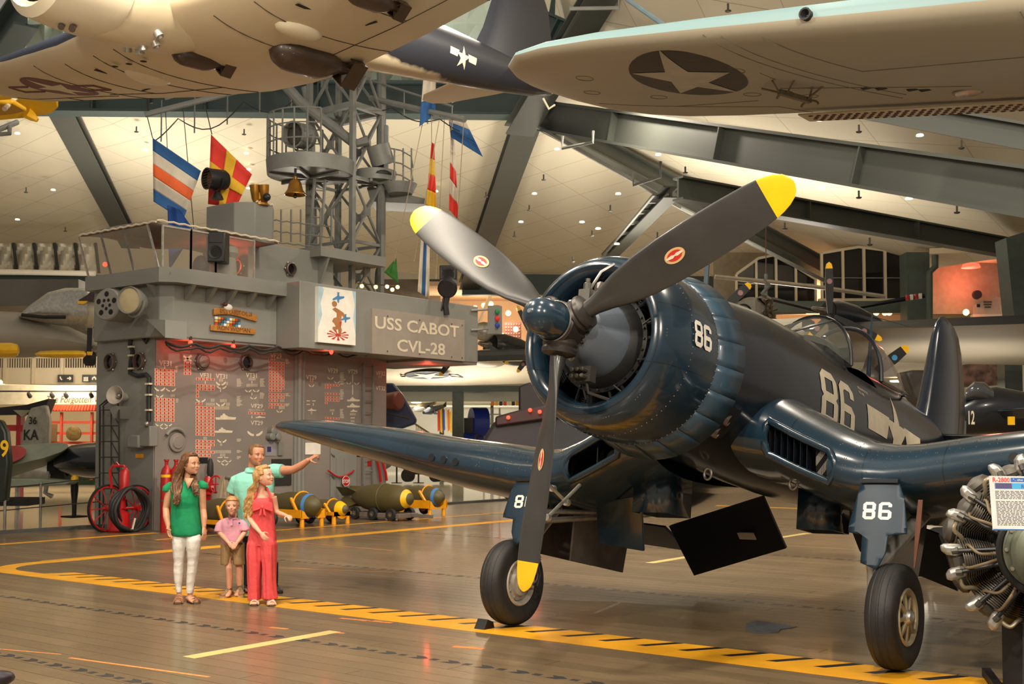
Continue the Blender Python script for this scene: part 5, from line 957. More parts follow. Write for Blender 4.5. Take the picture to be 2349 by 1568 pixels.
def trolley(nose, L, r, band, label, tl, fins=True, group=None, full=True):
    n = V(nose); t = thing('aerial_bomb', label, 'bomb', V((n.x-L*.5, n.y, n.z-r)))
    prof = [(0, .01), (-.03*L, r*.38), (-.10*L, r*.66), (-.2*L, r*.90), (-.32*L, r), (-.62*L, r), (-.78*L, r*.86), (-.92*L, r*.55), (-1.0*L, r*.3), (-1.02*L, .01)]
    obj('casing', MB().lathe(prof, n, XA, 30), olive, t)
    if band is not None:
        p0 = band[1]; rr = [q for q in prof]; 
        def R_(x):
            for a, b in zip(prof, prof[1:]):
                if b[0] <= x <= a[0]: f = (x-a[0])/(b[0]-a[0]); return a[1]+(b[1]-a[1])*f
            return r
        x0, x1 = -p0*L, -(p0+band[2])*L; obj('colour_band', MB().lathe([(x0+(x1-x0)*k/4, R_(x0+(x1-x0)*k/4)+.004) for k in range(5)], n, XA, 30, cap=False), band[0], t)
    if fins:
        for k in range(4):
            a = pi/4+k*pi/2; e = YA_*cos(a)+ZU*sin(a); w = YA_*-sin(a)+ZU*cos(a); obj('tail_fin', MB().prism([n-XA*L*.86+e*r*.5, n-XA*L*1.0+e*r*1.05, n-XA*L*1.2+e*r*1.05, n-XA*L*1.2+e*r*.1, n-XA*L*1.0+e*r*.2], w*.012), olive, t)
    if not tl: return t
    q = thing('bomb_trolley', tl, 'trolley', V((n.x-L*.45, n.y, 0)))
    bz = n.z-r; w = r*1.25; x0, x1 = n.x-.12*L, n.x-.85*L; zt = n.z-r*.35; zb = max(.17, zt-.36)
    def vplate(x): return MB().prism([(x, n.y-w, zb), (x, n.y+w, zb), (x, n.y+w, zt+.02)]+[(x, n.y+cos(a)*r*1.02, n.z+sin(a)*r*1.02) for a in [RD(-25-k*13) for k in range(11)]]+[(x, n.y-w, zt+.02)], (-.03, 0, 0))
    obj('front_plate', vplate(x0), trolley_y, q); obj('rear_plate', vplate(x1), trolley_y, q)
    for s in (-1, 1):
        obj('side_rail', MB().bar((x0, n.y+s*w, (zt+zb)/2+.02), (x1, n.y+s*w, (zt+zb)/2+.02), .03, zt-zb), trolley_y, q)
        obj('corner_post', MB().lathe([(0, .05), (zb+.06, .04)], (x0-.05, n.y+s*w*.8, 0), ZU, 10), trolley_y, q); obj('lifting_arm', MB().bar((x0-.1*L, n.y+s*w, zt), (x0-.28*L, n.y+s*w*.75, zt+r*.9), .05, .05), trolley_y, q)
        c = V((x1+.25, n.y+s*(w+.07), .16)); wh = obj('trolley_wheel', MB().lathe([(-.04, .09), (-.045, .14), (-.02, .16), (.02, .16), (.045, .14), (.04, .09)], c, YA_, 20), rubber, q); obj('wheel_disc', MB().lathe([(-.05, .001), (-.05, .09), (.05, .09), (.05, .001)], c, YA_, 16), trolley_y, wh)
    obj('holding_strap', MB().tube([V((x0-.22*L, n.y, n.z))+(YA_*cos(a)+ZU*sin(a))*(r+.012) for a in [pi*k/12 for k in range(13)]], .018, 6), trolley_y, q)
    return t
blu = mat('band_blue', (70, 130, 190), .4)
trolley(D(733, 1160, 24.2), 1.45, .27, (blu, .16, .05), 'olive bomb with blue band behind the girl in coral', 'yellow bomb trolley right behind the girl in coral')
trolley(D(797, 1168, 25.0), 1.25, .20, (yel, .05, .13), 'slim olive bomb with yellow nose band beside the large bomb', 'yellow bomb trolley between blue-banded bomb and grey dolly')
trolley(D(1018, 1140, 27.6), 1.4, .25, (blu, .12, .05), 'olive bomb with blue band, rightmost below the wing', 'rightmost yellow bomb trolley below the fighter wing')
trolley(D(572, 1182, 22.2), 1.45, .30, None, 'fat olive bomb behind the boy in pink', 'yellow bomb trolley behind the boy in pink')
bb = D(946, 1144, 26.0); trolley(bb, 1.78, .31, (yel, .04, .06), 'largest olive bomb lying on a grey dolly', None)
dl_ = thing('bomb_dolly', 'low grey dolly with small black wheels carrying the largest bomb', 'dolly', V((bb.x-1.1, bb.y, 0)))
grey_d = mat('dolly_grey', (112, 100, 90), .6, 0, .2, 6)
zt = bb.z-.32; obj('dolly_bed', MB().box((bb.x-.85, bb.y, zt-.05), (1.5, .62, .10)), grey_d, dl_, bev=.01); obj('tow_bar', MB().bar((bb.x-.1, bb.y+.1, zt-.04), (bb.x+.45, bb.y+.15, zt-.06), .07), grey_d, dl_); obj('under_frame', MB().bar((bb.x-1.5, bb.y, zt-.22), (bb.x-.3, bb.y, zt-.22), .3, .08), grey_d, dl_)
for i in range(3):
    for s in (-1, 1):
        c = V((bb.x-1.45+i*.55, bb.y+s*.3, .14)); w = obj('dolly_wheel', MB().lathe([(-.05, .06), (-.05, .13), (-.02, .14), (.02, .14), (.05, .13), (.05, .06)], c, YA_, 18), rubber, dl_); obj('wheel_cap', MB().lathe([(-.055, .001), (-.055, .06), (.055, .06), (.055, .001)], c, YA_, 12), steel, w); obj('wheel_fork', MB().bar(c+V((0, s*.07, 0)), c+V((0, s*.02, zt-.24)), .03), grey_d, dl_)
obj('cradle_strap', MB().tube([V((bb.x-.8, bb.y, bb.z))+(YA_*cos(a)+ZU*sin(a))*.318 for a in [2*pi*k/30 for k in range(30)]], .014, 5, closed=True), olive, dl_)
sg = thing('stop_sign', 'small red octagonal stop sign hanging from a door chain', 'sign', PX(793, 1114, .12)); so = PX(793, 1103, .12); r_ = .13
obj('sign_plate', MB().prism([so+V((0, cos(pi/8+k*pi/4)*r_, sin(pi/8+k*pi/4)*r_)) for k in range(8)], (.01, 0, 0)), red, sg); t_ = MB(); text(t_, 'STOP', so+V((.013, 0, -.04)), (0, 1, 0), (0, 0, 1), .08, .2, .02, 'c'); obj('sign_letters', t_, white, sg, kind='stuff'); t_ = MB(); obj('sign_border', MB().tube([so+V((.011, cos(pi/8+k*pi/4)*r_*.95, sin(pi/8+k*pi/4)*r_*.95)) for k in range(8)], .006, 5, closed=True), white, sg)
obj('barrier_chain', MB().tube([PX(752+6*k, 1078+15*sin(pi*k/10)+(k-5)*.0, .1) for k in range(11)], .02, 6), red, None, 'red covered chain drooping across the steel ship door', 'chain')
# drip mat under the fighter
dmp = MB(); pts = [FL(u, v) for u, v in ((1712, 1430), (1735, 1424), (1768, 1428), (1828, 1438), (1790, 1444), (1786, 1450), (1740, 1452), (1710, 1446))]
obj('oil_mat', MB().prism([p+V((0, 0, .001)) for p in pts], (0, 0, .006)), mat('mat_grey', (92, 96, 104), .5, 0, .2, 14, wear=((40, 40, 44), 12, .66)), None, 'ragged grey oil mat lying on the deck between the wheels', 'mat')
# ---------------------------------------------------------------- radial engine on display at the right
EC = D(2392, 1258, 8.05); EA = (-CF*.97-CR*.22).normalized(); ex_ = (CR-EA*CR.dot(EA)).normalized(); ez_ = EA.cross(ex_); ez_ = ez_ if ez_.z > 0 else -ez_
eng = thing('radial_engine', 'silver radial aircraft engine on a dark stand at right edge', 'engine', (EC.x, EC.y, 0))
ep = lambda n, mb, m, p=None, **k: obj(n, mb, m, p or eng, **k)
ep('crankcase', MB().lathe([(-.7, .28), (-.1, .30), (.05, .29), (.07, .26), (.07, .02)], EC, EA, 40), soot)
gcm = mat('case_green_grey', (128, 134, 118), .4, .2, .15, 5)
ep('gear_case', MB().lathe([(.06, .27), (.10, .275), (.13, .24), (.20, .19), (.28, .13), (.34, .10), (.5, .06), (.5, .01)], EC, EA, 40), gcm)
for k in range(12): a = 2*pi*k/12; ep('case_stud', MB().lathe([(0, .014), (.03, .014), (.032, .002)], EC+EA*.11+(ex_*cos(a)+ez_*sin(a))*.255, EA, 6), alu)
finm = mat('cylinder_fin', (112, 106, 98), .45, .6, .2, 10); tubem = mat('lead_tan', (112, 96, 72), .5, 0, .1, 8)
for row in (0, 1):
    for k in range(9):
        a = RD(90+20+row*20)+2*pi*k/9; r = ex_*cos(a)+ez_*sin(a); t = -ex_*sin(a)+ez_*cos(a); o = EC-EA*(.10+row*.3)
        if r.dot(CR) > .55: continue
        prof = [(.25, .085)]
        for j in range(14): q = .31+j*.0155; w = .085+.006*min(j, 9); prof += [(q, w*.82), (q, w), (q+.005, w), (q+.005, w*.82)]
        cy = ep('cylinder', MB().lathe(prof, o, r, 22), finm)
        hd_ = MB().lathe([(.52, .09), (.545, .10), (.58, .08), (.60, .02)], o, r, 14); ep('cylinder_head', hd_, mat('head_grey', (92, 88, 82), .5, .5, .2, 10), cy)
        if row == 0:
            for s in (-1, 1):
                c = o+r*.60+t*.075*s+EA*.06; ep('rocker_box', MB().rings([[c+t*s*x*.042*f+EA*y*.06*f+r*z*1.3-r*.02+t*s*.05*max(0, z)/.05*.5 for x, y in ((-1, -.6), (-.6, -1), (.6, -1), (1, -.6), (1, .6), (.5, 1), (-.5, 1), (-1, .6))] for z, f in ((-.05, .8), (-.02, 1), (.03, .9), (.05, .45))]), alu, cy, bev=.006)
                ep('pushrod_tube', MB().tube([c+EA*.05-r*.02, o+r*.30+t*.05*s+EA*.16], .016, 8), black, cy)
                ep('tube_collar', MB().tube([c+EA*.045-r*.02, c+EA*.06-r*.06], .024, 8), hubk, cy)
            ep('ignition_lead', MB().tube(cr([o+r*.31+t*.02+EA*.17, o+r*.40+t*.03+EA*.21, o+r*.50+t*.05+EA*.14, o+r*.52+t*.03+EA*.08]), .011, 8), tubem, cy); ep('ignition_lead', MB().tube(cr([o+r*.31-t*.02+EA*.17, o+r*.42-t*.04+EA*.18, o+r*.47-t*.1+EA*.10, o+r*.50-t*.06+EA*.05]), .011, 8), tubem, cy)
            ep('oil_pipe', MB().tube(cr([o+r*.56+t*.10+EA*.06, o+r*.55+t*.18+EA*.08, o+r*.48+t*.2+EA*.05, o+r*.44+t*.24+EA*.0]), .015, 8), mat('pipe_olive', (140, 128, 104), .35, .3, .1, 6), cy)
ep('ignition_ring', MB().tube([EC+EA*.16+(ex_*cos(2*pi*k/40)+ez_*sin(2*pi*k/40))*.305 for k in range(40)], .024, 8, closed=True), soot)
sb = EC*1; ep('engine_stand', MB().bar(EC-EA*.5, V((EC.x, EC.y, 0))-EA*.5+ex_*0+V((0, 0, 0)), .3, .3).bar(V((EC.x, EC.y, .03))-EA*.8-ex_*.25, V((EC.x, EC.y, .03))+EA*.9-ex_*.30, .06, .06).bar(EC-EA*.5+V((0, 0, -.3)), V((EC.x, EC.y, .06))+EA*.9-ex_*.28, .07), soot)
# information board clipped in front of the engine
ib = thing('info_board', 'white tilted information board headed R-2800 beside the radial engine', 'sign', D(2330, 1218, 7.3))
bo = D(2278, 1215, 7.25); bux = (D(2460, 1217, 7.25)-bo); bw_ = bux.length; bux.normalize(); buz = (D(2269, 1091, 7.35)-bo); bh = buz.length; buz.normalize(); bn_ = bux.cross(buz).normalized()
bn_ = bn_ if bn_.dot(CF) < 0 else -bn_
BP = lambda x, y, l=0: bo+bux*x*bw_+buz*y*bh+bn_*l
ibd = obj('board', MB().prism([BP(0, 0), BP(1, 0), BP(1, 1), BP(0, 1)], -bn_*.008), mat('board_white', (206, 206, 204), .5), ib)
def rect(x0, x1, y0, y1, m, n, l=.001): return obj(n, MB().add([BP(x0, y0, l), BP(x1, y0, l), BP(x1, y1, l), BP(x0, y1, l)], [(0, 1, 2, 3)]), m, ibd, norm=False)
skyb = mat('print_sky', (60, 160, 214), .5); inkb = mat('print_blue', (40, 90, 170), .5); ink = mat('print_ink', (84, 82, 84), .6); inkr = mat('print_red', (214, 60, 60), .5)
rect(.27, 1, .89, .97, inkb, 'printed_band'); rect(.06, 1, .76, .87, skyb, 'printed_band'); rect(.07, .28, .765, .865, mat('print_photo', (70, 60, 110), .5), 'printed_photo', .0015); rect(.0, 1, .0, .02, inkb, 'printed_band')
mb = MB(); text(mb, 'R-2800', BP(.04, .89, .002), bux, buz, bh*.085, bw_*.22, .02); obj('printed_heading', mb, inkr, ibd, kind='stuff'); mb = MB(); text(mb, '"...the most important', BP(.30, .91, .002), bux, buz, bh*.04, bw_*.5); obj('printed_heading', mb, white, ibd, kind='stuff'); mb = MB(); text(mb, 'R-2800', BP(.40, .775, .002), bux, buz, bh*.07, bw_*.2, .02); obj('printed_heading', mb, inkb, ibd, kind='stuff')
mb = MB()
for k in range(24):
    if k in (6,): continue
    y = .71-k*.027; x = .06
    while x < .86: w = random.uniform(.02, .06); mb.add([BP(x, y, .0015), BP(min(x+w, .9), y, .0015), BP(min(x+w, .9), y+.012, .0015), BP(x, y+.012, .0015)], [(0, 1, 2, 3)]); x += w+.012
obj('printed_text', mb, ink, ibd, kind='stuff', norm=False); obj('board_clip', MB().tube([BP(.9, .3, -.01), BP(1.0, .1, -.2), EC+EA*.2+ex_*.2], .015, 6), steel, ib)
# ---------------------------------------------------------------- the family on the deck
def skin(n, c): 
    t = mat(n, c, .5, 0, .05, 14); b = t.node_tree.nodes['Principled BSDF']; b.inputs['Subsurface Weight'].default_value = .12; b.inputs['Subsurface Radius'].default_value = (.02, .008, .004); return t
def cloth(n, c, sc=30, bump=.25): return mat(n, c, .85, 0, .07, 2.6, bump=.5)
white_eye = mat('eye_white', (226, 220, 212), .3); iris = mat('eye_iris', (58, 44, 34), .2); lipm = mat('lip_rose', (176, 92, 84), .45)
HSL = [(0, .09, .30, -.12), (.05, .16, .38, .0), (.12, .225, .425, .13), (.2, .265, .43, .26), (.28, .295, .435, .34), (.36, .315, .44, .40), (.44, .325, .43, .44), (.5, .33, .415, .455), (.58, .335, .43, .47), (.68, .335, .425, .48), (.78, .32, .39, .47), (.87, .28, .32, .42), (.94, .2, .22, .31), (.985, .09, .1, .15)]
def head_frame(chin, h, yaw, pitch, roll=0):      # yaw: positive turns the face to the right of the picture
    R_ = (M.Rotation(YAW, 4, 'Z') @ M.Rotation(yaw, 4, 'Z') @ M.Rotation(-pitch, 4, 'X') @ M.Rotation(roll, 4, 'Y'))
    return M.Translation(chin) @ R_ @ M.Scale(h, 4)
def head_mb(T):
    rs = []
    for z, w, f, b in HSL:
        r = []
        for k in range(24):
            a = 2*pi*k/24; c, s = cos(a), sin(a); y = -f*c if c > 0 else -b*c
            r.append(T @ V((w*abs(s)**.85*(1 if s > 0 else -1), y, z)))
        rs.append(r)
    mb = MB().rings(rs)
    mb.rings([[T @ V((x*wd, y, z)) for x, y in ((-1, -.36), (0, -fr), (1, -.36), (0, -.3))] for z, wd, fr in ((.30, .05, .44), (.325, .085, .52), (.345, .075, .555), (.40, .05, .52), (.47, .035, .475), (.54, .03, .44))])   # nose
    for s in (-1, 1):
        mb.rings([[T @ V((s*(.31+.06*g), .03+y*.10*q, .42+z*.13*q)) for y, z in [(cos(2*pi*k/10), sin(2*pi*k/10)) for k in range(10)]] for g, q in ((0, .8), (.6, 1), (1, .8))])   # ears
        mb.ball(T @ V((s*.15, -.345, .345)), .10*T.to_scale().x, 10, 6)      # cheeks
        mb.rings([[T @ V((s*x, -.40+dy, .545+dz)) for dy, dz in ((0, -.03), (-.035, 0), (0, .03), (.05, 0))] for x in (.05, .14, .23)])   # brow
    mb.ball(T @ V((0, -.335, .065)), .085*T.to_scale().x, 10, 6); return mb
def face(T, body, brow_m, lip=lipm, smile=0, eyedir=0):
    k = T.to_scale().x
    for s in (-1, 1):
        e = obj('eye', MB().ball(T @ V((s*.135, -.395, .475)), .046*k, 12, 8, (1, 1, .62)), white_eye, body); obj('iris', MB().ball(T @ V((s*.135+eyedir*.02, -.427, .475)), .026*k, 10, 6), iris, body)
        obj('eyebrow', MB().tube([T @ V((s*x, y, z)) for x, y, z in ((.06, -.425, .555), (.14, -.43, .575), (.22, -.385, .555))], [.010*k, .014*k, .006*k], 6), brow_m, body)
        obj('eyelid', MB().tube([T @ V((s*x, y, z)) for x, y, z in ((.08, -.415, .485), (.135, -.44, .505), (.19, -.405, .485))], .008*k, 6), brow_m, body)
    obj('lips', MB().tube([T @ V((x, -.435+abs(x)*abs(x)*3.5, .205+smile*abs(x)*.4)) for x in (-.11, -.06, -.02, 0, .02, .06, .11)], [.006*k, .02*k, .024*k, .02*k, .024*k, .02*k, .006*k], 8), lip, body)
def hand(mb, wrist, elbow, pdir, size=1., curl=.6, point=False, side=None, thumb=1):
    # palm and five unequal, bent fingers; pdir is where the palm faces
    w, e = V(wrist), V(elbow); a = (w-e).normalized(); n = V(pdir); n = (n-a*n.dot(a)).normalized(); s = a.cross(n).normalized()*thumb; S = size
    mb.rings([[w+a*z*S+s*cos(t)*q*S+n*sin(t)*p*S for t in [2*pi*k/12 for k in range(12)]] for z, q, p in ((-.02, .024, .019), (.01, .027, .018), (.04, .036, .015), (.075, .041, .014), (.092, .038, .012))])
    for i, (o, L, r) in enumerate(((.030, .072, .0085), (.010, .082, .009), (-.011, .076, .0085), (-.029, .060, .0075))):
        c = curl*(1+.12*i); c = 0.04 if (point and i == 0) else (1.35 if point else c)
        p = w+a*.085*S+s*o*S; pts = [p-a*.02*S, p]; d = a+s*o*1.2; d.normalize(); ang = 0
        for seg in (.45, .32, .23): ang += c*.75; dd = d*cos(ang)+n*sin(ang); p = p+dd*L*seg*S; pts.append(p)
        mb.tube(pts, [r*S, r*1.05*S, r*S, r*.92*S, r*.75*S], 8)
    p = w+a*.022*S+s*.026*S; mb.tube([p-s*.012*S, p+(s*.75+a*.6+n*.25).normalized()*.035*S, p+(s*.62+a*.78+n*.5*(1+curl)).normalized()*.066*S, p+(s*.35+a*.85+n*.7*(1+curl)).normalized()*.09*S], [.013*S, .0115*S, .010*S, .007*S], 8)
def foot(mb, ankle, dirv, L=.25, r=.04):
    a = V(ankle); d = V(dirv).normalized(); s = d.cross(ZU)
    mb.rings([[a+d*y*L+s*cos(t)*w*r*1.1+ZU*(sin(t)*h-a.z*0+zo) for t in [2*pi*k/12 for k in range(12)]] for y, w, h, zo in ((-.24, .6, .02, -a.z+.035), (-.14, .95, .034, -a.z+.045), (.1, .95, .036, -a.z+.048), (.35, 1.05, .026, -a.z+.037), (.6, 1.1, .018, -a.z+.028), (.72, .8, .012, -a.z+.022))])
def body_obj(t, mb, m, vox=.006):
    o = obj('body', mb, m, t); r = o.modifiers.new('r', 'REMESH'); r.mode = 'VOXEL'; r.voxel_size = vox; r.use_smooth_shade = True
    s = o.modifiers.new('s', 'SMOOTH'); s.factor = .5; s.iterations = 4; return o
def shell(rows, n=28, d0=0, ex=2.3, wr=0, seed=1):     # cloth shell: rows of (left px, right px, v, depth, half thickness, depth shift)
    rs = []; rnd = random.Random(seed); ph = [rnd.uniform(0, 6) for _ in range(6)]
    for i, (ul, ur, v, d, h, ds) in enumerate(rows):
        c = D((ul+ur)/2, v, d+ds); hw = (ur-ul)/2/F*d; r = []
        for k in range(n):
            a = 2*pi*k/n; f = 1+wr*sin(a*5+ph[0]+i*.5)+wr*.8*sin(a*9+ph[1]-i*.8); cx, cy = cos(a), sin(a)
            r.append(c+CR*hw*f*abs(cx)**(2/ex)*(1 if cx > 0 else -1)+CF*h*f*abs(cy)**(2/ex)*(1 if cy > 0 else -1))
        rs.append(r)
    return MB().rings(rs)
def P_(d): return lambda u, v, dd=0: D(u, v, d+dd)
def garment(n, mbs, m, t, vox=.009, it=5):
    mb = MB()
    for q in mbs: mb.join(q)
    o = obj(n, mb, m, t); r = o.modifiers.new('r', 'REMESH'); r.mode = 'VOXEL'; r.voxel_size = vox; r.use_smooth_shade = True
    q = o.modifiers.new('s', 'SMOOTH'); q.factor = .5; q.iterations = it; return o
def strands(pts_list, r, n=6, wave=0, seed=0, k=10):
    rnd = random.Random(seed); mb = MB()
    for pts in pts_list:
        pts = [V(p) for p in pts]; m = []; ph = rnd.uniform(0, 6)
        for i in range(k+1):
            f = i/k*(len(pts)-1); j = min(int(f), len(pts)-2); g = f-j; g = g*g*(3-2*g)*.4+g*.6; p = pts[j]*(1-g)+pts[j+1]*g
            w = wave*max(0, i/k-.35)*1.6; m.append(p+CR*w*sin(ph+i*1.35)+CF*w*.6*cos(ph+i*1.35))
        mb.tube(m, [r*(.55+.6*sin(pi*min(1, (i+1)/(k*.75)))*.8+.05) if i < k else r*.15 for i in range(k+1)], n)
    return mb
def scalp(T, cut, lift, m, t, top=1.0, fringe=None, side=lambda z: .95 if z < .6 else .8):     # a close cap of hair over the skull
    rs = []
    for z, w, f, b in HSL:
        if z < cut: continue
        r = []
        for k in range(28):
            a = 2*pi*k/28; c, s = cos(a), sin(a); ins = c > 0 and z < (fringe or .8) and abs(s) < side(z); l = -.06 if ins else lift
            y = -(f+l)*c if c > 0 else -(b+l)*c
            r.append(T @ V(((w+l)*abs(s)**.85*(1 if s > 0 else -1), y, z+max(l, 0)*.8*max(0, (z-.5)*2)*top)))
        rs.append(r)
    return MB().rings(rs)
# ---- woman in green
d = 12.9; Q = P_(d); wom = thing('person', 'woman in green cap-sleeved top, white jeans and tan sandals looking right', 'person', FL(430, 1376), group=None)
sk1 = skin('skin_warm', (204, 150, 118)); T = head_frame(Q(438, 1087, -.03), .226, RD(56), RD(4))
mb = head_mb(T); mb.tube([Q(434, 1078, .02), Q(433, 1092, .02), Q(431, 1108, .02)], [.05, .05, .06], 14)
mb.tube([Q(432, 1104, .02), Q(431, 1125, .02), Q(430, 1160, .02), Q(430, 1200, .02), Q(430, 1225, .02)], [.05, .105, .10, .10, .11], 14).tube([Q(402, 1114, .02), Q(432, 1109, .02), Q(458, 1113, .02)], [.035, .045, .035], 12)
lw, rw = Q(386, 1207, -.06), Q(468, 1208, -.02); le, re = Q(380.5, 1166, .02), Q(466, 1168, .03)
mb.tube([Q(396, 1113, .02), Q(386, 1140, .02), le, Q(382, 1185, -.03), lw], [.05, .044, .036, .038, .025], 12); mb.tube([Q(462, 1112, .02), Q(464, 1140, .02), re, Q(468, 1187, .0), rw], [.048, .042, .035, .036, .024], 12)
hand(mb, lw, le, CR*.9-CF*.3, .95, .28, thumb=1); hand(mb, rw, re, -CR*.8+CF*.4, .95, .3, thumb=1)
for u, v, k, s in ((409, 1362, 410, .01), (434, 1366, 441, -.01)):
    an = Q(u+2, v-2, s); mb.tube([Q(k, 1290, s), Q(k, 1335, s), an, an-V((0, 0, .03))], [.035, .03, .028, .032], 12); foot(mb, an, -CF*.75+CR*(.15 if u < 420 else .55), .215, .040)
wb = body_obj(wom, mb, sk1); face(T, wom, mat('brow_brown', (84, 56, 40), .7))
gm = cloth('blouse_green', (8, 134, 84), 22, .3)
slv = [MB().tube([a, b, c, c+V((0, 0, -.03))], [.04, .049, .050, .049], 16) for a, b, c in ((Q(404, 1110, .02), Q(391, 1114, .02), Q(382, 1121, .01)), (Q(455, 1109, .02), Q(463, 1111, .02), Q(468, 1114, .01)))]
garment('blouse', [shell([(416, 446, 1100, d, .05, .03), (402, 458, 1105, d, .07, .03), (394, 463, 1112, d, .09, .03), (392, 462, 1122, d, .105, .02), (393, 458, 1135, d, .12, .01), (394, 457, 1150, d, .122, .01), (393, 457, 1165, d, .115, .02), (392, 459, 1182, d, .12, .02), (391, 461, 1200, d, .13, .02), (392, 463, 1214, d, .135, .02), (393, 464, 1222, d, .135, .02), (396, 462, 1228, d, .13, .02)], 36, wr=.02, seed=3)]+slv, gm, wom)
obj('neckline_skin', MB().add([Q(424, 1096, -.085), Q(444, 1096, -.085), Q(437, 1110, -.112), Q(431, 1121, -.132)], [(0, 1, 2, 3)]), sk1, wom, thick=.004)
jm = cloth('jeans_white', (222, 216, 208), 40, .3)
jl = []
for s, rows in ((0, ((400, 429, 1218, .05), (398, 429, 1226, .07), (396, 428, 1236, .10), (397, 427, 1250, .105), (398, 424, 1270, .092), (400, 421, 1288, .075), (398.5, 420, 1305, .068), (400, 418, 1325, .062), (403, 416, 1345, .05), (405, 417, 1358, .048))), (1, ((428, 458, 1218, .05), (428, 460, 1226, .07), (428, 462, 1236, .10), (429, 460, 1250, .105), (430, 457, 1268, .092), (431, 453, 1285, .075), (430, 451.5, 1305, .068), (429, 448, 1325, .062), (428, 445, 1348, .05), (428, 443, 1360, .048)))):
    rows2 = []
    for (a, b, v, h), (a2, b2, v2, h2) in zip(rows, rows[1:]):
        for k in range(3): f = k/3; rows2.append((a+(a2-a)*f-(k == 1)*.35, b+(b2-b)*f+(k == 1)*.35, v+(v2-v)*f, d, h+(h2-h)*f+(k == 1)*.003, .01-.02*s))
    jl.append(shell(rows2+[(rows[-1][0], rows[-1][1], rows[-1][2], d, rows[-1][3], .01-.02*s)], 24, wr=.02, seed=5+s))
garment('jeans', jl, jm, wom, .008, 3)
sm_ = mat('sandal_tan', (150, 104, 70), .6, 0, .15, 12)
def sandal(p, dirv, par, L, w, strapm, solem, straps=(.2, .5, .72)):
    p = V((p.x, p.y, 0)); dv = V(dirv).normalized(); s = dv.cross(ZU); ol = [(-.26, .55), (-.2, .9), (.1, .8), (.35, 1.05), (.6, 1.08), (.74, .75), (.78, .3)]
    pts = [p+dv*y*L+s*x*w for y, x in ol]+[p+dv*y*L-s*x*w for y, x in ol[::-1]]; so_ = obj('sandal_sole', MB().prism([q+V((0, 0, .002)) for q in pts], (0, 0, .018)), solem, par)
    for q in straps: c = p+dv*q*L; obj('sandal_strap', MB().tube([c+s*w*1.08*cos(a)+V((0, 0, .015+sin(a)*(.075-.05*q))) for a in [pi*k/8 for k in range(9)]], .008, 6), strapm, so_)
for u, v, s in ((411, 1362, .15), (440, 1366, .55)): sandal(Q(u, v, 0), -CF*.75+CR*s, wom, .215, .045, sm_, mat('sole_brown', (92, 66, 50), .7))
def hairmat(n, c, c2): return mat(n, c, .42, 0, .45, 26, bump=.3, wear=(c2, 16, .56))
hm1 = hairmat('hair_brown', (98, 64, 38), (150, 104, 56)); 
hp = obj('hair', scalp(T, .30, .06, hm1, wom, fringe=.86, side=lambda z: .97 if z < .55 else .8), hm1, wom)
L_ = []; rnd = random.Random(4)
for i in range(90):
    f = i/89; side_ = i % 3
    t0 = T @ V((rnd.uniform(-.1, .12), rnd.uniform(-.22, .3), 1.03))
    if side_ == 0: L_.append([t0, T @ V((-.38, -.12+.25*f, .7)), Q(408+rnd.uniform(-10, 8), 1090, -.05+.1*f), Q(405+rnd.uniform(-11, 10), 1120, -.10+.04*f), Q(404+rnd.uniform(-5, 7), 1148, -.14), Q(405+rnd.uniform(-5, 6), 1155+rnd.uniform(-25, 4), -.14)])
    elif side_ == 1: L_.append([t0, T @ V((-.36, .25, .6)), T @ V((-.30+.3*f, .46, .2)), Q(405+28*f, 1105, .10), Q(402+rnd.uniform(-6, 20), 1125, .09)])
    else: L_.append([t0, T @ V((.36, .05+.1*f, .7)), T @ V((.36, .1, .2)), Q(443+rnd.uniform(-4, 6), 1095, -.03), Q(447+rnd.uniform(-5, 5), 1115, -.10), Q(448+rnd.uniform(-4, 5), 1135+rnd.uniform(-8, 2), -.12)])
obj('hair_lengths', strands(L_, .021, 6, .018, 4, 14), hm1, hp, kind='stuff')
# ---- man in the mint shirt
d = 13.75; Q = P_(d); man = thing('person', 'man in mint polo shirt and navy trousers pointing right with outstretched arm', 'person', FL(588, 1352))
sk2 = skin('skin_ruddy', (196, 136, 106)); T = head_frame(Q(587, 1067, -.05), .245, RD(38), RD(2), RD(4)); mb = head_mb(T)
mb.tube([Q(584, 1052, .02), Q(581, 1068, .02), Q(580, 1086, .03)], [.055, .06, .064], 14); mb.tube([Q(580, 1082, .03), Q(582, 1110, .03), Q(584, 1160, .03), Q(585, 1200, .03), Q(585, 1222, .03)], [.06, .10, .10, .10, .10], 16).tube([Q(553, 1098, .03), Q(580, 1092, .03), Q(620, 1086, .03)], [.04, .05, .04], 12)
rs_, re, rw = Q(630, 1078, .02), Q(672, 1077, -.12), Q(709, 1054, -.22); mb.tube([rs_, Q(650, 1078, -.05), re, Q(690, 1068, -.17), rw], [.06, .056, .047, .045, .03], 14); hand(mb, rw, re, -ZU*.7+CF*.5, 1.08, .5, point=True, thumb=-1)
ls_, le, lw = Q(543, 1098, .03), Q(533, 1145, .10), Q(540, 1185, .0); mb.tube([ls_, Q(537, 1120, .06), le, lw], [.06, .054, .045, .03], 14); hand(mb, lw, le, CR, 1.0, .4)
for u, v, s in ((571, 1342, .1), (628, 1344, .05)): an = Q(u, v, s); mb.tube([Q(580 if u < 600 else 602, 1225, .05), Q(u-2, 1285, s), an], [.09, .06, .042], 12); foot(mb, an, -CF*.8+CR*.25, .25, .045)
body_obj(man, mb, sk2, .0065); face(T, man, mat('brow_sand', (112, 78, 52), .7), smile=.3)
pm = cloth('polo_mint', (136, 206, 188), 40, .2)
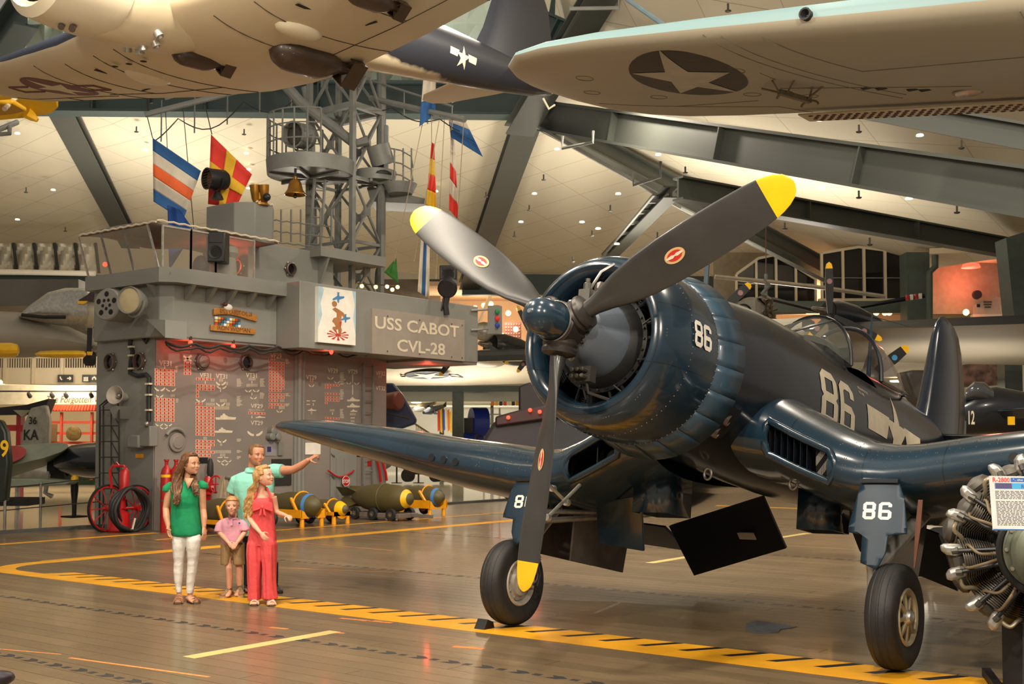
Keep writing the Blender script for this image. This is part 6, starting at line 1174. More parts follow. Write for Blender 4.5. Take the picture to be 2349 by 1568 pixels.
garment('polo_shirt', [shell([(562, 596, 1080, d, .07, .04), (550, 615, 1084, d, .10, .04), (540, 628, 1090, d, .125, .04), (536, 630, 1102, d, .14, .03), (537, 630, 1118, d, .15, .03), (541, 628, 1140, d, .15, .03), (545, 627, 1165, d, .145, .03), (546, 626, 1190, d, .145, .03), (546, 625, 1215, d, .14, .03), (547, 624, 1228, d, .14, .03)], 36, wr=.02, seed=8),
    MB().tube([Q(608, 1084, .03), Q(628, 1079, .0), Q(644, 1080, -.04), Q(648, 1080, -.05)], [.075, .085, .082, .084], 18), MB().tube([Q(556, 1096, .03), Q(543, 1103, .04), Q(537, 1120, .06), Q(534, 1129, .07)], [.07, .083, .08, .082], 18)], pm, man)
obj('collar', MB().rings([[Q(578+cos(a)*x, v+sin(a)*2.5, .04+sin(a)*dd) for a in [2*pi*k/20 for k in range(20)]] for x, v, dd in ((14, 1074, .075), (17, 1081, .095), (21, 1086, .12))], cap=False), pm, man, thick=.008); obj('placket', MB().bar(Q(590, 1084, -.10), Q(594, 1102, -.135), .03, .006, up=CF), pm, man); obj('chest_logo', MB().box(Q(610, 1083, -.085), (.02, .02, .02)), mat('logo_blue', (30, 70, 110), .6), man)
tm = cloth('trousers_navy', (30, 34, 50), 40, .2)
garment('trousers', [shell([(a[0], a[1], 1220, d, .13, .04), (a[0]+1, a[1]-1, 1250, d, .11, .05), (b[0], b[1], 1290, d, .085, .06), (b[0], b[1], 1325, d, .075, .06), (b[0], b[1]-1, 1341, d, .075, .06)], 24, wr=.02) for a, b in (((556, 590), (560, 582)), ((586, 622), (618, 638)))], tm, man)
def shoe(p, dirv, par, L, w, h, m, solem):
    p = V((p.x, p.y, 0)); dv = V(dirv).normalized(); s = dv.cross(ZU)
    o = obj('shoe', MB().rings([[p+dv*y*L+s*cos(t)*wd*w+V((0, 0, .015+hh*h*(.5+.5*sin(t)))) for t in [2*pi*k/14 for k in range(14)]] for y, wd, hh in ((-.3, .5, .7), (-.22, .85, 1), (0, .9, 1), (.2, .95, .8), (.45, 1, .55), (.66, .8, .45), (.74, .4, .35))]), m, par)
    ol = [(-.32, .5), (-.2, .95), (.2, .95), (.5, 1.06), (.68, .85), (.76, .4)]; obj('shoe_sole', MB().prism([p+dv*y*L+s*x*w for y, x in ol]+[p+dv*y*L-s*x*w for y, x in ol[::-1]], (0, 0, .022)), solem, o)
    for k in range(3): c = p+dv*(.1+.1*k)*L+V((0, 0, h*(.98-.16*k)+.01)); obj('lace', MB().tube([c-s*w*.5, c+V((0, 0, .012)), c+s*w*.5], .006, 5), solem, o)
for u, v in ((571, 1345), (630, 1346)): shoe(Q(u, v, .05), -CF*.7+CR*.4, man, .26, .05, .085, mat('shoe_dark', (54, 44, 40), .5), soot)
hm2 = hairmat('hair_sandy', (120, 88, 56), (150, 114, 76)); hp = obj('hair', scalp(T, .40, .032, hm2, man, fringe=.79, side=lambda z: 1.1 if z < .5 else .86), hm2, man)
# ---- boy in pink
d = 13.4; Q = P_(d); boy = thing('person', 'small boy in pink polo and khaki shorts smiling with clasped hands', 'person', FL(533, 1364))
sk3 = skin('skin_fair', (222, 166, 138)); T = head_frame(Q(533, 1179.5, -.05), .205, RD(6), RD(2)); mb = head_mb(T)
mb.tube([Q(533, 1170, .02), Q(532, 1182, .02), Q(531, 1191, .02)], [.043, .04, .04], 12); mb.tube([Q(531, 1186, .03), Q(530, 1205, .03), Q(530, 1230, .03), Q(531, 1248, .03)], [.04, .075, .075, .075], 14).tube([Q(512, 1196, .03), Q(531, 1192, .03), Q(550, 1196, .03)], [.025, .03, .025], 12)
for s, (a, b, c) in ((1, ((504, 1192), (503, 1220), (524, 1244))), (-1, ((557, 1192), (562, 1220), (544, 1244)))):
    sh_, el, wr_ = Q(*a, .02), Q(*b, -.0), Q(*c, -.15); mb.tube([sh_-V((0, 0, .03)), (sh_+el)/2, el, (el+wr_)/2, wr_], [.038, .035, .03, .028, .02], 12); hand(mb, wr_, el, CF*.8, .66, .5, thumb=1 if s > 0 else -1)
for u, v, k, s in ((526, 1352, 525, -.02), (549, 1346, 549, .05)): an = Q(u, v-3, s); mb.tube([Q(k-3, 1265, s+.03), Q(k-2, 1292, s+.01), Q(k, 1302, s-.01), Q(u, 1325, s), an], [.045, .042, .040, .041, .028], 12); foot(mb, an, -CF, .17, .03)
body_obj(boy, mb, sk3, .005); face(T, boy, mat('brow_blond', (150, 112, 74), .7), smile=.9)
pk = cloth('polo_pink', (222, 158, 178), 44, .2)
garment('polo_shirt', [shell([(522, 541, 1186, d, .05, .03), (512, 551, 1189, d, .07, .03), (505, 558, 1195, d, .09, .03), (504, 558, 1204, d, .10, .03), (506, 557, 1220, d, .105, .03), (507, 556, 1236, d, .108, .03), (508, 555, 1248, d, .105, .03)], 32, wr=.02, seed=11)]+
    [MB().tube([Q(*q[0], .02), Q(*q[1], .01), Q(*q[2], .0), Q(q[2][0], q[2][1]+1.5, 0)], [.036, .046, .050, .050], 16) for q in (((511, 1195), (504, 1204), (501, 1217)), ((552, 1195), (559, 1204), (562, 1215)))], pk, boy, .008)
obj('collar', MB().rings([[Q(532+cos(a)*x, v+sin(a)*2, .03+sin(a)*dd) for a in [2*pi*k/20 for k in range(20)]] for x, v, dd in ((9, 1187, .05), (11.5, 1189.5, .068), (14, 1192.5, .088))], cap=False), pk, boy, thick=.008); obj('placket', MB().bar(Q(531, 1190, -.065), Q(531, 1205, -.085), .025, .006, up=CF), pk, boy); obj('chest_logo', MB().box(Q(549, 1199, -.07), (.012, .012, .02)), inkb, boy)
kh = cloth('shorts_khaki', (156, 128, 90), 40, .25)
garment('shorts', [shell([(a+1, b, 1243, d, .10, .03+s), (a, b, 1256, d, .105, .03+s), (a+g, b-1-2.5*(1-g), 1275, d, .095, .02+s), (a+.5+g*1.5, b-1-4.5*(1-g), 1294, d, .088, .01+s)], 24, wr=.02) for a, b, s, g in ((507, 535, 0, 0), (533, 560, .03, 1.6))], kh, boy, .008, 3)
obj('belt', MB().rings([[Q(532+cos(a)*24, v, .03+sin(a)*.106) for a in [2*pi*k/28 for k in range(28)]] for v in (1244, 1248)], cap=False), mat('belt_brown', (84, 62, 40), .6), boy, thick=.006)
for u, v, s, dv in ((525, 1358, -.02, -CF*.9-CR*.35), (550, 1352, .06, -CF*.8+CR*.3)): shoe(Q(u, v, s), dv, boy, .20, .042, .075, mat('shoe_tan', (150, 112, 76), .6), mat('sole_cream', (176, 150, 116), .6))
hm3 = hairmat('hair_blond', (176, 130, 78), (206, 164, 104)); hp = obj('hair', scalp(T, .42, .05, hm3, boy, fringe=.70, side=lambda z: 1.1 if z < .5 else .84), hm3, boy)
# ---- girl in coral
d = 12.75; Q = P_(d); girl = thing('person', 'long-haired blonde girl in coral halter jumpsuit with bow looking up right', 'person', FL(602, 1380))
T = head_frame(Q(610, 1114, -.04), .212, RD(66), RD(12)); mb = head_mb(T)
mb.tube([Q(602, 1104, .02), Q(600, 1120, .02), Q(599, 1136, .02)], [.042, .04, .05], 12); mb.tube([Q(600, 1130, .02), Q(601, 1150, .02), Q(603, 1190, .02), Q(602, 1215, .02)], [.05, .095, .085, .09], 14).tube([Q(571, 1141, .02), Q(600, 1133, .02), Q(628, 1137, .03)], [.036, .045, .036], 12)
ls_, le, lw = Q(571, 1143, .0), Q(573, 1190, -.03), Q(598, 1222, -.17); mb.tube([ls_, Q(569, 1168, -.01), le, Q(585, 1207, -.11), lw], [.04, .036, .03, .03, .02], 12); hand(mb, lw, le, CF*.9+CR*.2, .80, .45, thumb=1)
rs_, re, rw = Q(627, 1139, .03), Q(635, 1174, .05), Q(657, 1182, -.12); mb.tube([rs_, Q(631, 1157, .05), re, Q(646, 1179, -.03), rw], [.038, .034, .029, .028, .019], 12); hand(mb, rw, re, -ZU*.7-CR*.1+CF*.4, .78, .75, thumb=-1)
for u, s, dv in ((585, .0, -CF*.9+CR*.1), (618, -.05, -CF*.8+CR*.35)): an = Q(u, 1366, s); mb.tube([Q(u, 1280, s), Q(u, 1330, s), an], [.045, .038, .028], 12); foot(mb, an, dv, .19, .034)
body_obj(girl, mb, sk3, .0055); face(T, girl, mat('brow_blond', (150, 112, 74), .7), lip=mat('lip_girl', (170, 70, 72), .45))
co = cloth('linen_coral', (224, 78, 80), 34, .3)
js = [shell([(580, 625, 1141, d, .085, .02), (578, 626, 1150, d, .10, .01), (577, 627, 1165, d, .105, .01), (577, 628, 1180, d, .10, .02), (576, 630, 1195, d, .105, .02), (573, 632, 1212, d, .11, .02), (570, 634, 1232, d, .115, .02), (568, 634, 1250, d, .115, .02)], 36, wr=.02, seed=21)]
for s, rows in ((0, ((574, 603, 1232, .06), (568, 603, 1246, .10), (566, 602, 1270, .112), (567, 600, 1300, .11), (568, 598, 1330, .105), (569, 597.5, 1355, .105), (569, 598, 1374, .11))), (1, ((597, 628, 1232, .06), (598, 634, 1246, .10), (600, 634, 1270, .112), (603, 633, 1300, .11), (604, 633, 1330, .11), (603, 635, 1355, .115), (602, 637, 1372, .12)))):
    js.append(shell([(a, b, v, d, h, -.02*s) for a, b, v, h in rows], 40, wr=.055, seed=30+s))
garment('jumpsuit', js, co, girl, .008, 3)
for a, b in ((583, 590), (622, 612)): obj('halter_strap', MB().tube([Q(a, 1143, -.06), Q((a+b)/2+1, 1130, -.055), Q(b, 1118, -.01)], .011, 6), co, girl)
bw = obj('bow', MB().ball(Q(602, 1163, -.115), .022, 10, 6), co, girl)
for s in (-1, 1):
    obj('bow_loop', MB().rings([[Q(602+s*x, 1162+y*hh+dy, -.11-.02*sin(pi*x/24)) for y in (-1, 1)]+[Q(602+s*x, 1162+y*hh+dy, -.085) for y in (1, -1)] for x, hh, dy in ((1, 2, 0), (8, 7, -1), (17, 10, -1), (22, 10, 1), (24, 7, 2))]), co, bw, bev=.004); obj('bow_tail', MB().prism([Q(602, 1164, -.125), Q(602+s*4, 1164, -.125), Q(602+s*9, 1183, -.12), Q(602+s*3, 1180, -.125)], CF*.008), co, bw)
for u, s, dv in ((586, .0, -CF*.9+CR*.1), (619, -.05, -CF*.8+CR*.35)): sandal(Q(u, 1366, s), dv, girl, .19, .038, mat('strap_cream', (222, 200, 176), .5), mat('sole_brown', (92, 66, 50), .7), (.35, .6))
hm4 = hairmat('hair_blonde', (180, 136, 82), (214, 174, 112)); hp = obj('hair', scalp(T, .30, .065, hm4, girl, fringe=.86, side=lambda z: .98 if z < .55 else .82), hm4, girl); L_ = []; rnd = random.Random(9)
for i in range(96):
    f = i/95; t0 = T @ V((rnd.uniform(-.12, .12), rnd.uniform(-.2, .3), 1.03)); k = i % 3
    if k < 2: L_.append([t0, T @ V((-.37, .05+.3*f, .68)), T @ V((-.34, .35, .2)), Q(580+rnd.uniform(-11, 8), 1125, .03-.08*(k == 0)), Q(573+rnd.uniform(-12, 10), 1150, .05-.10*(k == 0)), Q(568+rnd.uniform(-9, 9), 1178+rnd.uniform(-12, 14), .04-.08*(k == 0))])
    else: L_.append([t0, T @ V((.3, .38, .65)), T @ V((.28, .44, .2)), Q(612+rnd.uniform(-4, 5), 1128, .08), Q(610+rnd.uniform(-8, 6), 1140, .10)])
obj('hair_lengths', strands(L_, .021, 6, .016, 9, 14), hm4, hp, kind='stuff')
# ---------------------------------------------------------------- aircraft hung overhead
def two_tone(n, lo, hi, f):      # light belly, dark upper sides with a ragged feathered line
    t = mat(n, lo, .42, 0, .05, .9, coat=.2); nt = t.node_tree; N = nt.nodes; L = nt.links; b = N['Principled BSDF']; g = N.new('ShaderNodeNewGeometry'); sp = N.new('ShaderNodeSeparateXYZ'); L.new(g.outputs['Position'], sp.inputs[0])
    def m2(op, a, c, r=None):
        q = N.new('ShaderNodeMath'); q.operation = op; L.new(a, q.inputs[0])
        if r is not None: L.new(r, q.inputs[1])
        else: q.inputs[1].default_value = c
        return q.outputs[0]
    ln_ = m2('ADD', m2('MULTIPLY', sp.outputs[1], f[0]), f[1]); nz = N.new('ShaderNodeTexNoise'); nz.inputs['Scale'].default_value = 3; L.new(g.outputs['Position'], nz.inputs[0])
    dd = m2('ADD', m2('SUBTRACT', sp.outputs[2], 0, ln_), 0, m2('MULTIPLY', m2('SUBTRACT', nz.outputs[0], .5), .16)); mr = N.new('ShaderNodeMapRange'); mr.inputs[1].default_value = -.02; mr.inputs[2].default_value = .025; L.new(dd, mr.inputs[0])
    old = b.inputs['Base Color'].links[0].from_socket; mx = N.new('ShaderNodeMix'); mx.data_type = 'RGBA'; L.new(mr.outputs[0], mx.inputs[0]); L.new(old, mx.inputs[6]); mx.inputs[7].default_value = (*lin(hi), 1); L.new(mx.outputs[2], b.inputs['Base Color']); return t
NAVD = (40, 42, 50)
db_m = two_tone('hung_bomber_skin', (212, 196, 166), NAVD, (.064, 6.60)); hx = -12.1
hb_ = thing('hung_bomber', 'white-bellied navy aircraft with three brown bombs hanging overhead at left', 'airplane', (hx, 11, 7))
hp_ = lambda n, mb, m=belly, p=None, l=None, **k: obj(n, mb, m, p or hb_, l, **k)
FS = [(7.42, 7.2, .56), (7.6, 7.2, .66), (8.3, 7.24, .69), (9.0, 7.33, .70), (9.8, 7.54, .67), (11, 7.72, .60), (12.5, 7.84, .53), (14, 7.93, .43), (15.5, 8.02, .32), (16.6, 8.08, .22), (17.2, 8.12, .12), (17.4, 8.14, .03)]
def fz(y):
    for a, b in zip(FS, FS[1:]):
        if a[0] <= y <= b[0]: f = (y-a[0])/(b[0]-a[0]); return a[1]+(b[1]-a[1])*f, a[2]+(b[2]-a[2])*f
    return FS[-1][1:]
hp_('fuselage', MB().rings([[V((hx+r*.92*cos(2*pi*k/36), y, z+r*1.08*sin(2*pi*k/36))) for k in range(36)] for y, z, r in FS]), db_m)
HW = [(.0, 8.45, 2.95, 7.02, .42), (.8, 8.55, 2.8, 7.02, .42), (2.3, 8.85, 2.35, 7.13, .34), (4.0, 9.15, 1.9, 7.34, .24), (6.0, 9.5, 1.5, 7.60, .15), (6.8, 9.8, 1.0, 7.72, .07), (6.95, 10.1, .4, 7.74, .02)]
def hwp(s, x, u):
    for p, q in zip(HW, HW[1:]):
        if p[0] <= x <= q[0]: f = (x-p[0])/(q[0]-p[0]); le, ch, zc, th = [p[i]+(q[i]-p[i])*f for i in range(1, 5)]; break
    f = .5*(1+cos(2*pi*u)); t = airfoil(f)*th; return V((hx+s*x, le+f*ch, zc-.075*f*ch+(t if u < .5 else -t*.7)))
def wing_mat(n, lo, hi, thr=.25):
    t = mat(n, lo, .55, 0, .05, .9, coat=0); N, L = t.node_tree.nodes, t.node_tree.links; b = N['Principled BSDF']; g = N.new('ShaderNodeNewGeometry'); sp = N.new('ShaderNodeSeparateXYZ'); L.new(g.outputs['Normal'], sp.inputs[0])
    q = N.new('ShaderNodeMath'); q.operation = 'GREATER_THAN'; L.new(sp.outputs[2], q.inputs[0]); q.inputs[1].default_value = thr; old = b.inputs['Base Color'].links[0].from_socket
    mx = N.new('ShaderNodeMix'); mx.data_type = 'RGBA'; L.new(q.outputs[0], mx.inputs[0]); L.new(old, mx.inputs[6]); mx.inputs[7].default_value = (*lin(hi), 1); L.new(mx.outputs[2], b.inputs['Base Color']); return t
hwm = wing_mat('hung_wing_skin', (212, 196, 166), (44, 54, 74), -.2)
seam = mat('panel_seam', (70, 60, 52), .7)
for s in (-1, 1):
    xs = [.0, .5, .8, 1.5, 2.3, 3.2, 4, 5, 6, 6.4, 6.8, 6.9, 6.95]; w = hp_('wing', MB().rings([[hwp(s, x, k/32) for k in range(32)] for x in xs]), hwm)
    under = lambda x, u, l=.004: hwp(s, x, u)-V((0, 0, l))
    sl = MB()
    for x0, x1, u0, u1 in ((1.0, 3.6, .83, .83), (1.6, 1.6, .6, .98), (3.4, 3.4, .58, .98), (2.5, 2.5, .6, .83), (3.6, 6.4, .86, .86), (1.0, 1.0, .6, .95), (5.0, 5.0, .86, .98)): sl.tube([under(x0+(x1-x0)*k/10, u0+(u1-u0)*k/10) for k in range(11)], .006, 4)
    hp_('panel_seam', sl, seam, w, kind='stuff')
    hp_('fairing_bulge', MB().ball(hwp(s, 1.5, .72)+V((0, 0, .02)), .2, 14, 8, (1, 1.8, .45)), belly, w)
    hp_('access_slot', MB().box(hwp(s, 2.0, .66)-V((0, 0, .003)), (.05, .22, .008)).box(hwp(s, 2.2, .78)-V((0, 0, .003)), (.26, .03, .008)), soot, w, kind='stuff')
ds_ = MB(); dk = MB(); cs, cy = 4.15, 10.05
def hwu(x, y, l):
    for p, q in zip(HW, HW[1:]):
        if p[0] <= x <= q[0]: f = (x-p[0])/(q[0]-p[0]); le, ch, zc, th = [p[i]+(q[i]-p[i])*f for i in range(1, 5)]; break
    f = max(.001, min(.999, (y-le)/ch)); return V((hx-x, y, zc-.075*f*ch-airfoil(f)*th*.7-l))
maro = mat('faded_maroon', (118, 76, 76), .6, 0, .1, 3)
decal(dk, [[(cs+cos(a)*.62, cy+sin(a)*.55) for a in [2*pi*k/30 for k in range(30)]]], lambda x, y: hwu(x, y, .005), .12)
for q in (-1, 1):
    for a_, b_ in (((.62, -.16), (1.15, -.16)), ((1.15, -.16), (1.15, .12)), ((1.15, .12), (.6, .12))): dk.tube([hwu(cs+q*a_[0], cy+a_[1], .005), hwu(cs+q*b_[0], cy+b_[1], .005)], .02, 4)
hp_('wing_roundel', dk, maro, None, 'faded maroon roundel', norm=False, kind='stuff'); decal(ds_, [[(cs+x, cy-y) for x, y in star2d(.5, .2)]], lambda x, y: hwu(x, y, .008), .1); hp_('wing_star', ds_, belly, norm=False)
def bside(y, z, l=.006): zc, r = fz(y); q = max(0, 1-((z-zc)/(r*1.08))**2); return V((hx+r*.92*sqrt(q)+l, y, z))
mb = MB(); sc_ = WX(1062, 133, hx+.36); decal(mb, [[(sc_.y+x*1.0, sc_.z+z) for x, z in star2d(.19)], [(sc_.y-.36, sc_.z-.02), (sc_.y-.16, sc_.z-.02), (sc_.y-.12, sc_.z+.09), (sc_.y-.36, sc_.z+.09)], [(sc_.y+.16, sc_.z-.02), (sc_.y+.36, sc_.z-.02), (sc_.y+.36, sc_.z+.09), (sc_.y+.12, sc_.z+.09)]], bside, .06); hp_('fuselage_star', mb, cream, None, 'cream star and bars', norm=False)
nvd = mat('hung_navy', NAVD, .4, 0, .1, 2, coat=.2)
hp_('fin', MB().rings([fpart((hx, y0, z), (hx, y1, z), t, 0, 1) for y0, y1, z, t in ((14.9, 17.2, 8.15, .14), (15.25, 17.3, 8.7, .11), (15.6, 17.15, 9.5, .08), (15.9, 16.9, 9.9, .04))]), nvd)
for s in (-1, 1): hp_('tailplane', MB().rings([foil((hx+s*x, y0, 8.18), (hx+s*x, y1, 8.18), t, (0, 0, 1)) for x, y0, y1, t in ((.1, 15.7, 17.1, .12), (1.2, 15.95, 17.05, .09), (2.2, 16.25, 16.95, .05), (2.45, 16.5, 16.8, .02))]), hwm)
hp_('tail_hook', MB().tube([(hx+.06, 16.9, 7.86), (hx+.08, 17.05, 7.7), (hx+.1, 17.2, 7.8)], .02, 6), belly)
hp_('cowl', MB().lathe([(-.1, .50), (-.18, .58), (-.1, .68), (.2, .71), (.6, .715), (.75, .69), (.7, .60)], (hx, 7.30, 7.2), (0, 1, 0), 36, cap=False), belly); hp_('cowl_face', MB().lathe([(.0, .001), (.02, .6)], (hx, 7.33, 7.2), (0, 1, 0), 30, cap=False), soot)
for k in range(5): a = RD(-112+k*13); p = V((hx+cos(a)*.69, 8.55+.07*(k % 2), 7.26+sin(a)*.73)); hp_('exhaust_stub', MB().lathe([(-.05, .05), (.05, .055), (.05, .04), (-.02, .001)], p, (cos(a), .3, sin(a)), 12), alu)
for k in range(2): hp_('gun_barrel', MB().tube([D(148+k*26, 42+k*5, 13.4), D(140+k*25, 62+k*5, 13.2)], .04, 8), brown)
for k in range(3): p = hwp(-1, .9+.35*k, .72); hp_('belly_opening', MB().lathe([(0, .001), (.004, .045)], p+V((.2, -.6, -.02)), (0, 0, -1), 12, cap=False), soot)
def slung(nose, L, r, label, rackL):
    n = V(nose); t = thing('hung_bomb', label, 'bomb', n+V((0, L*.5, -r)))
    obj('casing', MB().lathe([(0, .005), (.02*L, r*.45), (.08*L, r*.8), (.16*L, r*.97), (.25*L, r), (.52*L, r*.97), (.62*L, r*.82), (.74*L, r*.5), (.78*L, r*.36), (.82*L, .36*r), (.86*L, .3*r), (1.0*L, .12*r)], n, (0, 1, .03), 28), brown, t)
    for k in range(4):
        a = pi/4+k*pi/2; e = V((cos(a), 0, sin(a))); w = V((-sin(a), 0, cos(a))); c = n+V((0, L*.9, .03*L))
        obj('tail_plate', MB().box(c+e*r*.72, (r*1.5, L*.18, .012), M.Rotation(-(a-pi/2), 3, 'Y')), brown, t); obj('tail_web', MB().box(c+V((cos(a+pi/4), 0, sin(a+pi/4)))*r*.5, (r*.95, L*.16, .01), M.Rotation(-(a+pi/4), 3, 'Y')), brown, t)
    obj('bomb_rack', MB().box(n+V((0, L*.36, r+.06)), (.09, rackL, .14)), mat('rack_rust', (150, 116, 92), .6, 0, .25, 9, wear=((50, 40, 34), 12, .6)), t, bev=.01)
slung(D(626, 106, 14.5), 1.45, .25, 'largest brown bomb slung under the white belly overhead', .75)
slung(D(397, 118, 14.6), .92, .14, 'smaller brown bomb under the far wing of the hung bomber', .5)
slung(D(798, -24, 13.0), .92, .14, 'smaller brown bomb cut by the top edge, near wing', .45)
# near hung wing on the right with perforated flaps and a star roundel
nw = thing('hung_wing', 'large pale underside of a hung wing with star roundel, upper right', 'airplane', (-4.5, 11, 5.2))
nwp_ = lambda n, mb, m=None, p=None, l=None, **k: obj(n, mb, m or nwm, p or nw, l, **k)
nwm = wing_mat('near_wing_skin', (186, 178, 158), (112, 140, 144), .25)
NW = [(-7.52, 10.25, 10.75, .02), (-7.45, 9.95, 11.15, .06), (-7.3, 9.62, 11.6, .1), (-7.0, 9.33, 12.0, .14), (-6.6, 9.22, 12.25, .18), (-6, 9.2, 12.42, .21), (-5, 9.3, 12.6, .25), (-4, 9.42, 12.76, .28), (-3, 9.54, 12.9, .31), (-1.5, 9.7, 13.1, .35), (1.5, 9.9, 13.4, .42)]
def nst(x):
    for p, q in zip(NW, NW[1:]):
        if p[0] <= x <= q[0]: f = (x-p[0])/(q[0]-p[0]); return [p[i]+(q[i]-p[i])*f for i in (1, 2, 3)]
nz_ = lambda x: 5.62-.085*(x+7)
def nwq(x, u): a, b, t = nst(x); f = .5*(1+cos(2*pi*u)); q = airfoil(f)*t; return V((x, a+(b-a)*f, nz_(x)+(q if u < .5 else -q*.6)))
nwing = nwp_('wing_panel', MB().rings([[nwq(x, k/36) for k in range(36)] for x in [q[0] for q in NW[:5]]+[-6.3, -6, -5.5, -5, -4.5, -4, -3.5, -3, -2, -1.5, 0, 1.5]]))
def nu(x, y, l=.004): a, b, t = nst(x); f = max(.001, min(.999, (y-a)/(b-a))); return V((x, y, nz_(x)-airfoil(f)*t*.6-l))
rq = lambda u, v: (lambda p: (p.x, p.y))(FL(u, v, 5.42)); mb = MB(); decal(mb, [[rq(1579+137*cos(a), 160+56*sin(a)+4*cos(a)) for a in [2*pi*k/36 for k in range(36)]]], nu, .12); nwp_('roundel', mb, mat('roundel_dark', (52, 46, 44), .5, 0, .3, 3, wear=((20, 24, 30), 5, .6)), nwing, 'dark roundel', norm=False)
mb = MB(); decal(mb, [[rq(u, v) for u, v in ((1511, 106), (1578, 147), (1674, 138), (1625, 172), (1697, 198), (1600, 188), (1561, 212), (1540, 178), (1450, 165), (1526, 153))]], lambda x, y: nu(x, y, .008), .1); nwp_('roundel_star', mb, mat('star_pale', (196, 188, 170), .5), nwing, 'pale star', norm=False)
sl = MB()
for pts in (((-7.2, 11.2), (-5.35, 12.0)), ((-5.35, 12.0), (-5.2, 12.55)), ((-6.4, 11.55), (-5.4, 11.55)), ((-4.9, 9.35), (-4.0, 12.0)), ((-4.75, 9.4), (-3.9, 11.8)), ((-4.4, 9.5), (-3.9, 10.6)), ((-3.9, 10.6), (-2.2, 10.6)), ((-2.2, 10.6), (-2.3, 9.7)), ((-4.9, 11.0), (-3.2, 11.6))): sl.tube([nu(pts[0][0]+(pts[1][0]-pts[0][0])*k/12, pts[0][1]+(pts[1][1]-pts[0][1])*k/12, .001) for k in range(13)], .0045, 4)
nwp_('panel_seam', sl, mat('seam_brown', (124, 116, 100), .7), nwing, kind='stuff')
rg = MB()
for x, y in ((-6.9, 10.6), (-6.3, 11.0), (-5.6, 10.4), (-5.3, 11.2), (-5.0, 10.2), (-4.8, 11.5), (-6.6, 10.0), (-5.6, 9.8), (-5.2, 9.7)): rg.tube([nu(x+cos(2*pi*k/18)*.09, y+sin(2*pi*k/18)*.09, .001) for k in range(18)], .004, 4, closed=True)
nwp_('access_ring', rg, mat('seam_brown', (112, 104, 90)), nwing, kind='stuff')
# perforated dive brake
pf0 = FL(1805, 252, 5.3); fl2_ = MB(); hol = MB()
def fq(x, y, l=0): a, b, t = nst(x); return V((x, y, nz_(x)-.10-l))
x0 = -5.25
brk = nwp_('dive_brake', MB().prism([fq(x0, nst(x0)[1]-.30), fq(1.4, nst(1.4)[1]-.46), fq(1.4, nst(1.4)[1]+.04), fq(x0, nst(x0)[1]+.02)], (0, 0, .02)), belly, None, 'perforated pale dive brake')
for i in range(62):
    for j in range(4):
        x = x0+.12+i*.085+(.04 if j % 2 else 0)
        if x > 0: continue
        b_ = nst(x)[1]; w = .30+.16*(x-x0)/6.6; c = fq(x, b_-w+.05+j*(w)/4.3, .002); hol.lathe([(0, .001), (.002, .028)], c, (0, 0, -1), 10, cap=False)
nwp_('brake_hole', hol, mat('brake_red', (96, 34, 32), .6, 0, .4, 9), brk, kind='stuff')
ll = nu(-3.32, 11.9, .0); nwp_('landing_light', MB().lathe([(-.01, .13), (.02, .12), (.025, .001)], ll, (0, 0, -1), 24), mat('lens_glow', (190, 176, 150), .1, coat=1), nwing); nwp_('light_rim', MB().lathe([(-.02, .12), (-.02, .145), (.012, .145), (.012, .12)], ll, (0, 0, -1), 24, closed=True, cap=False), steel, nwing)
rk = nu(-4.75, 10.9, 0); rkm = mat('rack_tan', (128, 116, 98), .5, .2, .2, 9)
nwp_('swing_rack', MB().bar(rk+V((-.1, -.2, -.14))*.62, rk+V((.12, .5, -.16))*.62, .045, .05), rkm); 
for a, b in (((-.45, -.1, 0), (-.05, .0, -.14)), ((.25, -.35, 0), (0, -.1, -.14)), ((.5, .25, 0), (.12, .4, -.16)), ((-.1, -.2, -.14), (-.1, -.45, -.02)), ((-.05, -.45, 0), (-.1, -.9, 0)), ((.1, .5, -.16), (.3, .2, 0))): nwp_('rack_strut', MB().tube([rk+V(a)*.62, rk+V(b)*.62], .011, 6), rkm)
for q in ((-.06, -.05, -.2), (.12, .5, -.24)): nwp_('rack_claw', MB().tube([rk+V(q)*.62+V((cos(pi*k/8)*.09, 0, sin(pi*k/8)*.05)) for k in range(9)], .012, 6), rkm)
for x, y in ((-4.12, 11.3), (-4.0, 11.38), (-3.75, 11.55), (-3.65, 11.62)): nwp_('slot_plate', MB().box(nu(x, y, .002), (.10, .07, .008)), soot, nwing)
nwp_('gun_port', MB().lathe([(-.02, .05), (.05, .055), (.05, .04), (-.01, .001)], nwq(-3.95, .49), (0, -1, 0), 14), soot, nwing)
obj('hanger_rod', MB().tube([D(1538, 68, 10.6), D(1440, 0, 12), D(1400, -40, 13)], .025, 8), mat('rod_blue', (96, 116, 128), .35, .4), None, 'slanting blue-grey rod holding the near hung wing edge', 'rod')
for x, y, z, lb in ((-12.1, 9, 8.3, 'first'), (-12.1, 14, 8.5, 'second')): obj('hanger_cable', MB().tube([(x, y, z-.05), (x+.3, y, z+5)], .012, 5), wire, None, 'thin cable holding up the '+('nose' if lb == 'first' else 'tail')+' of the hung bomber', 'cable')
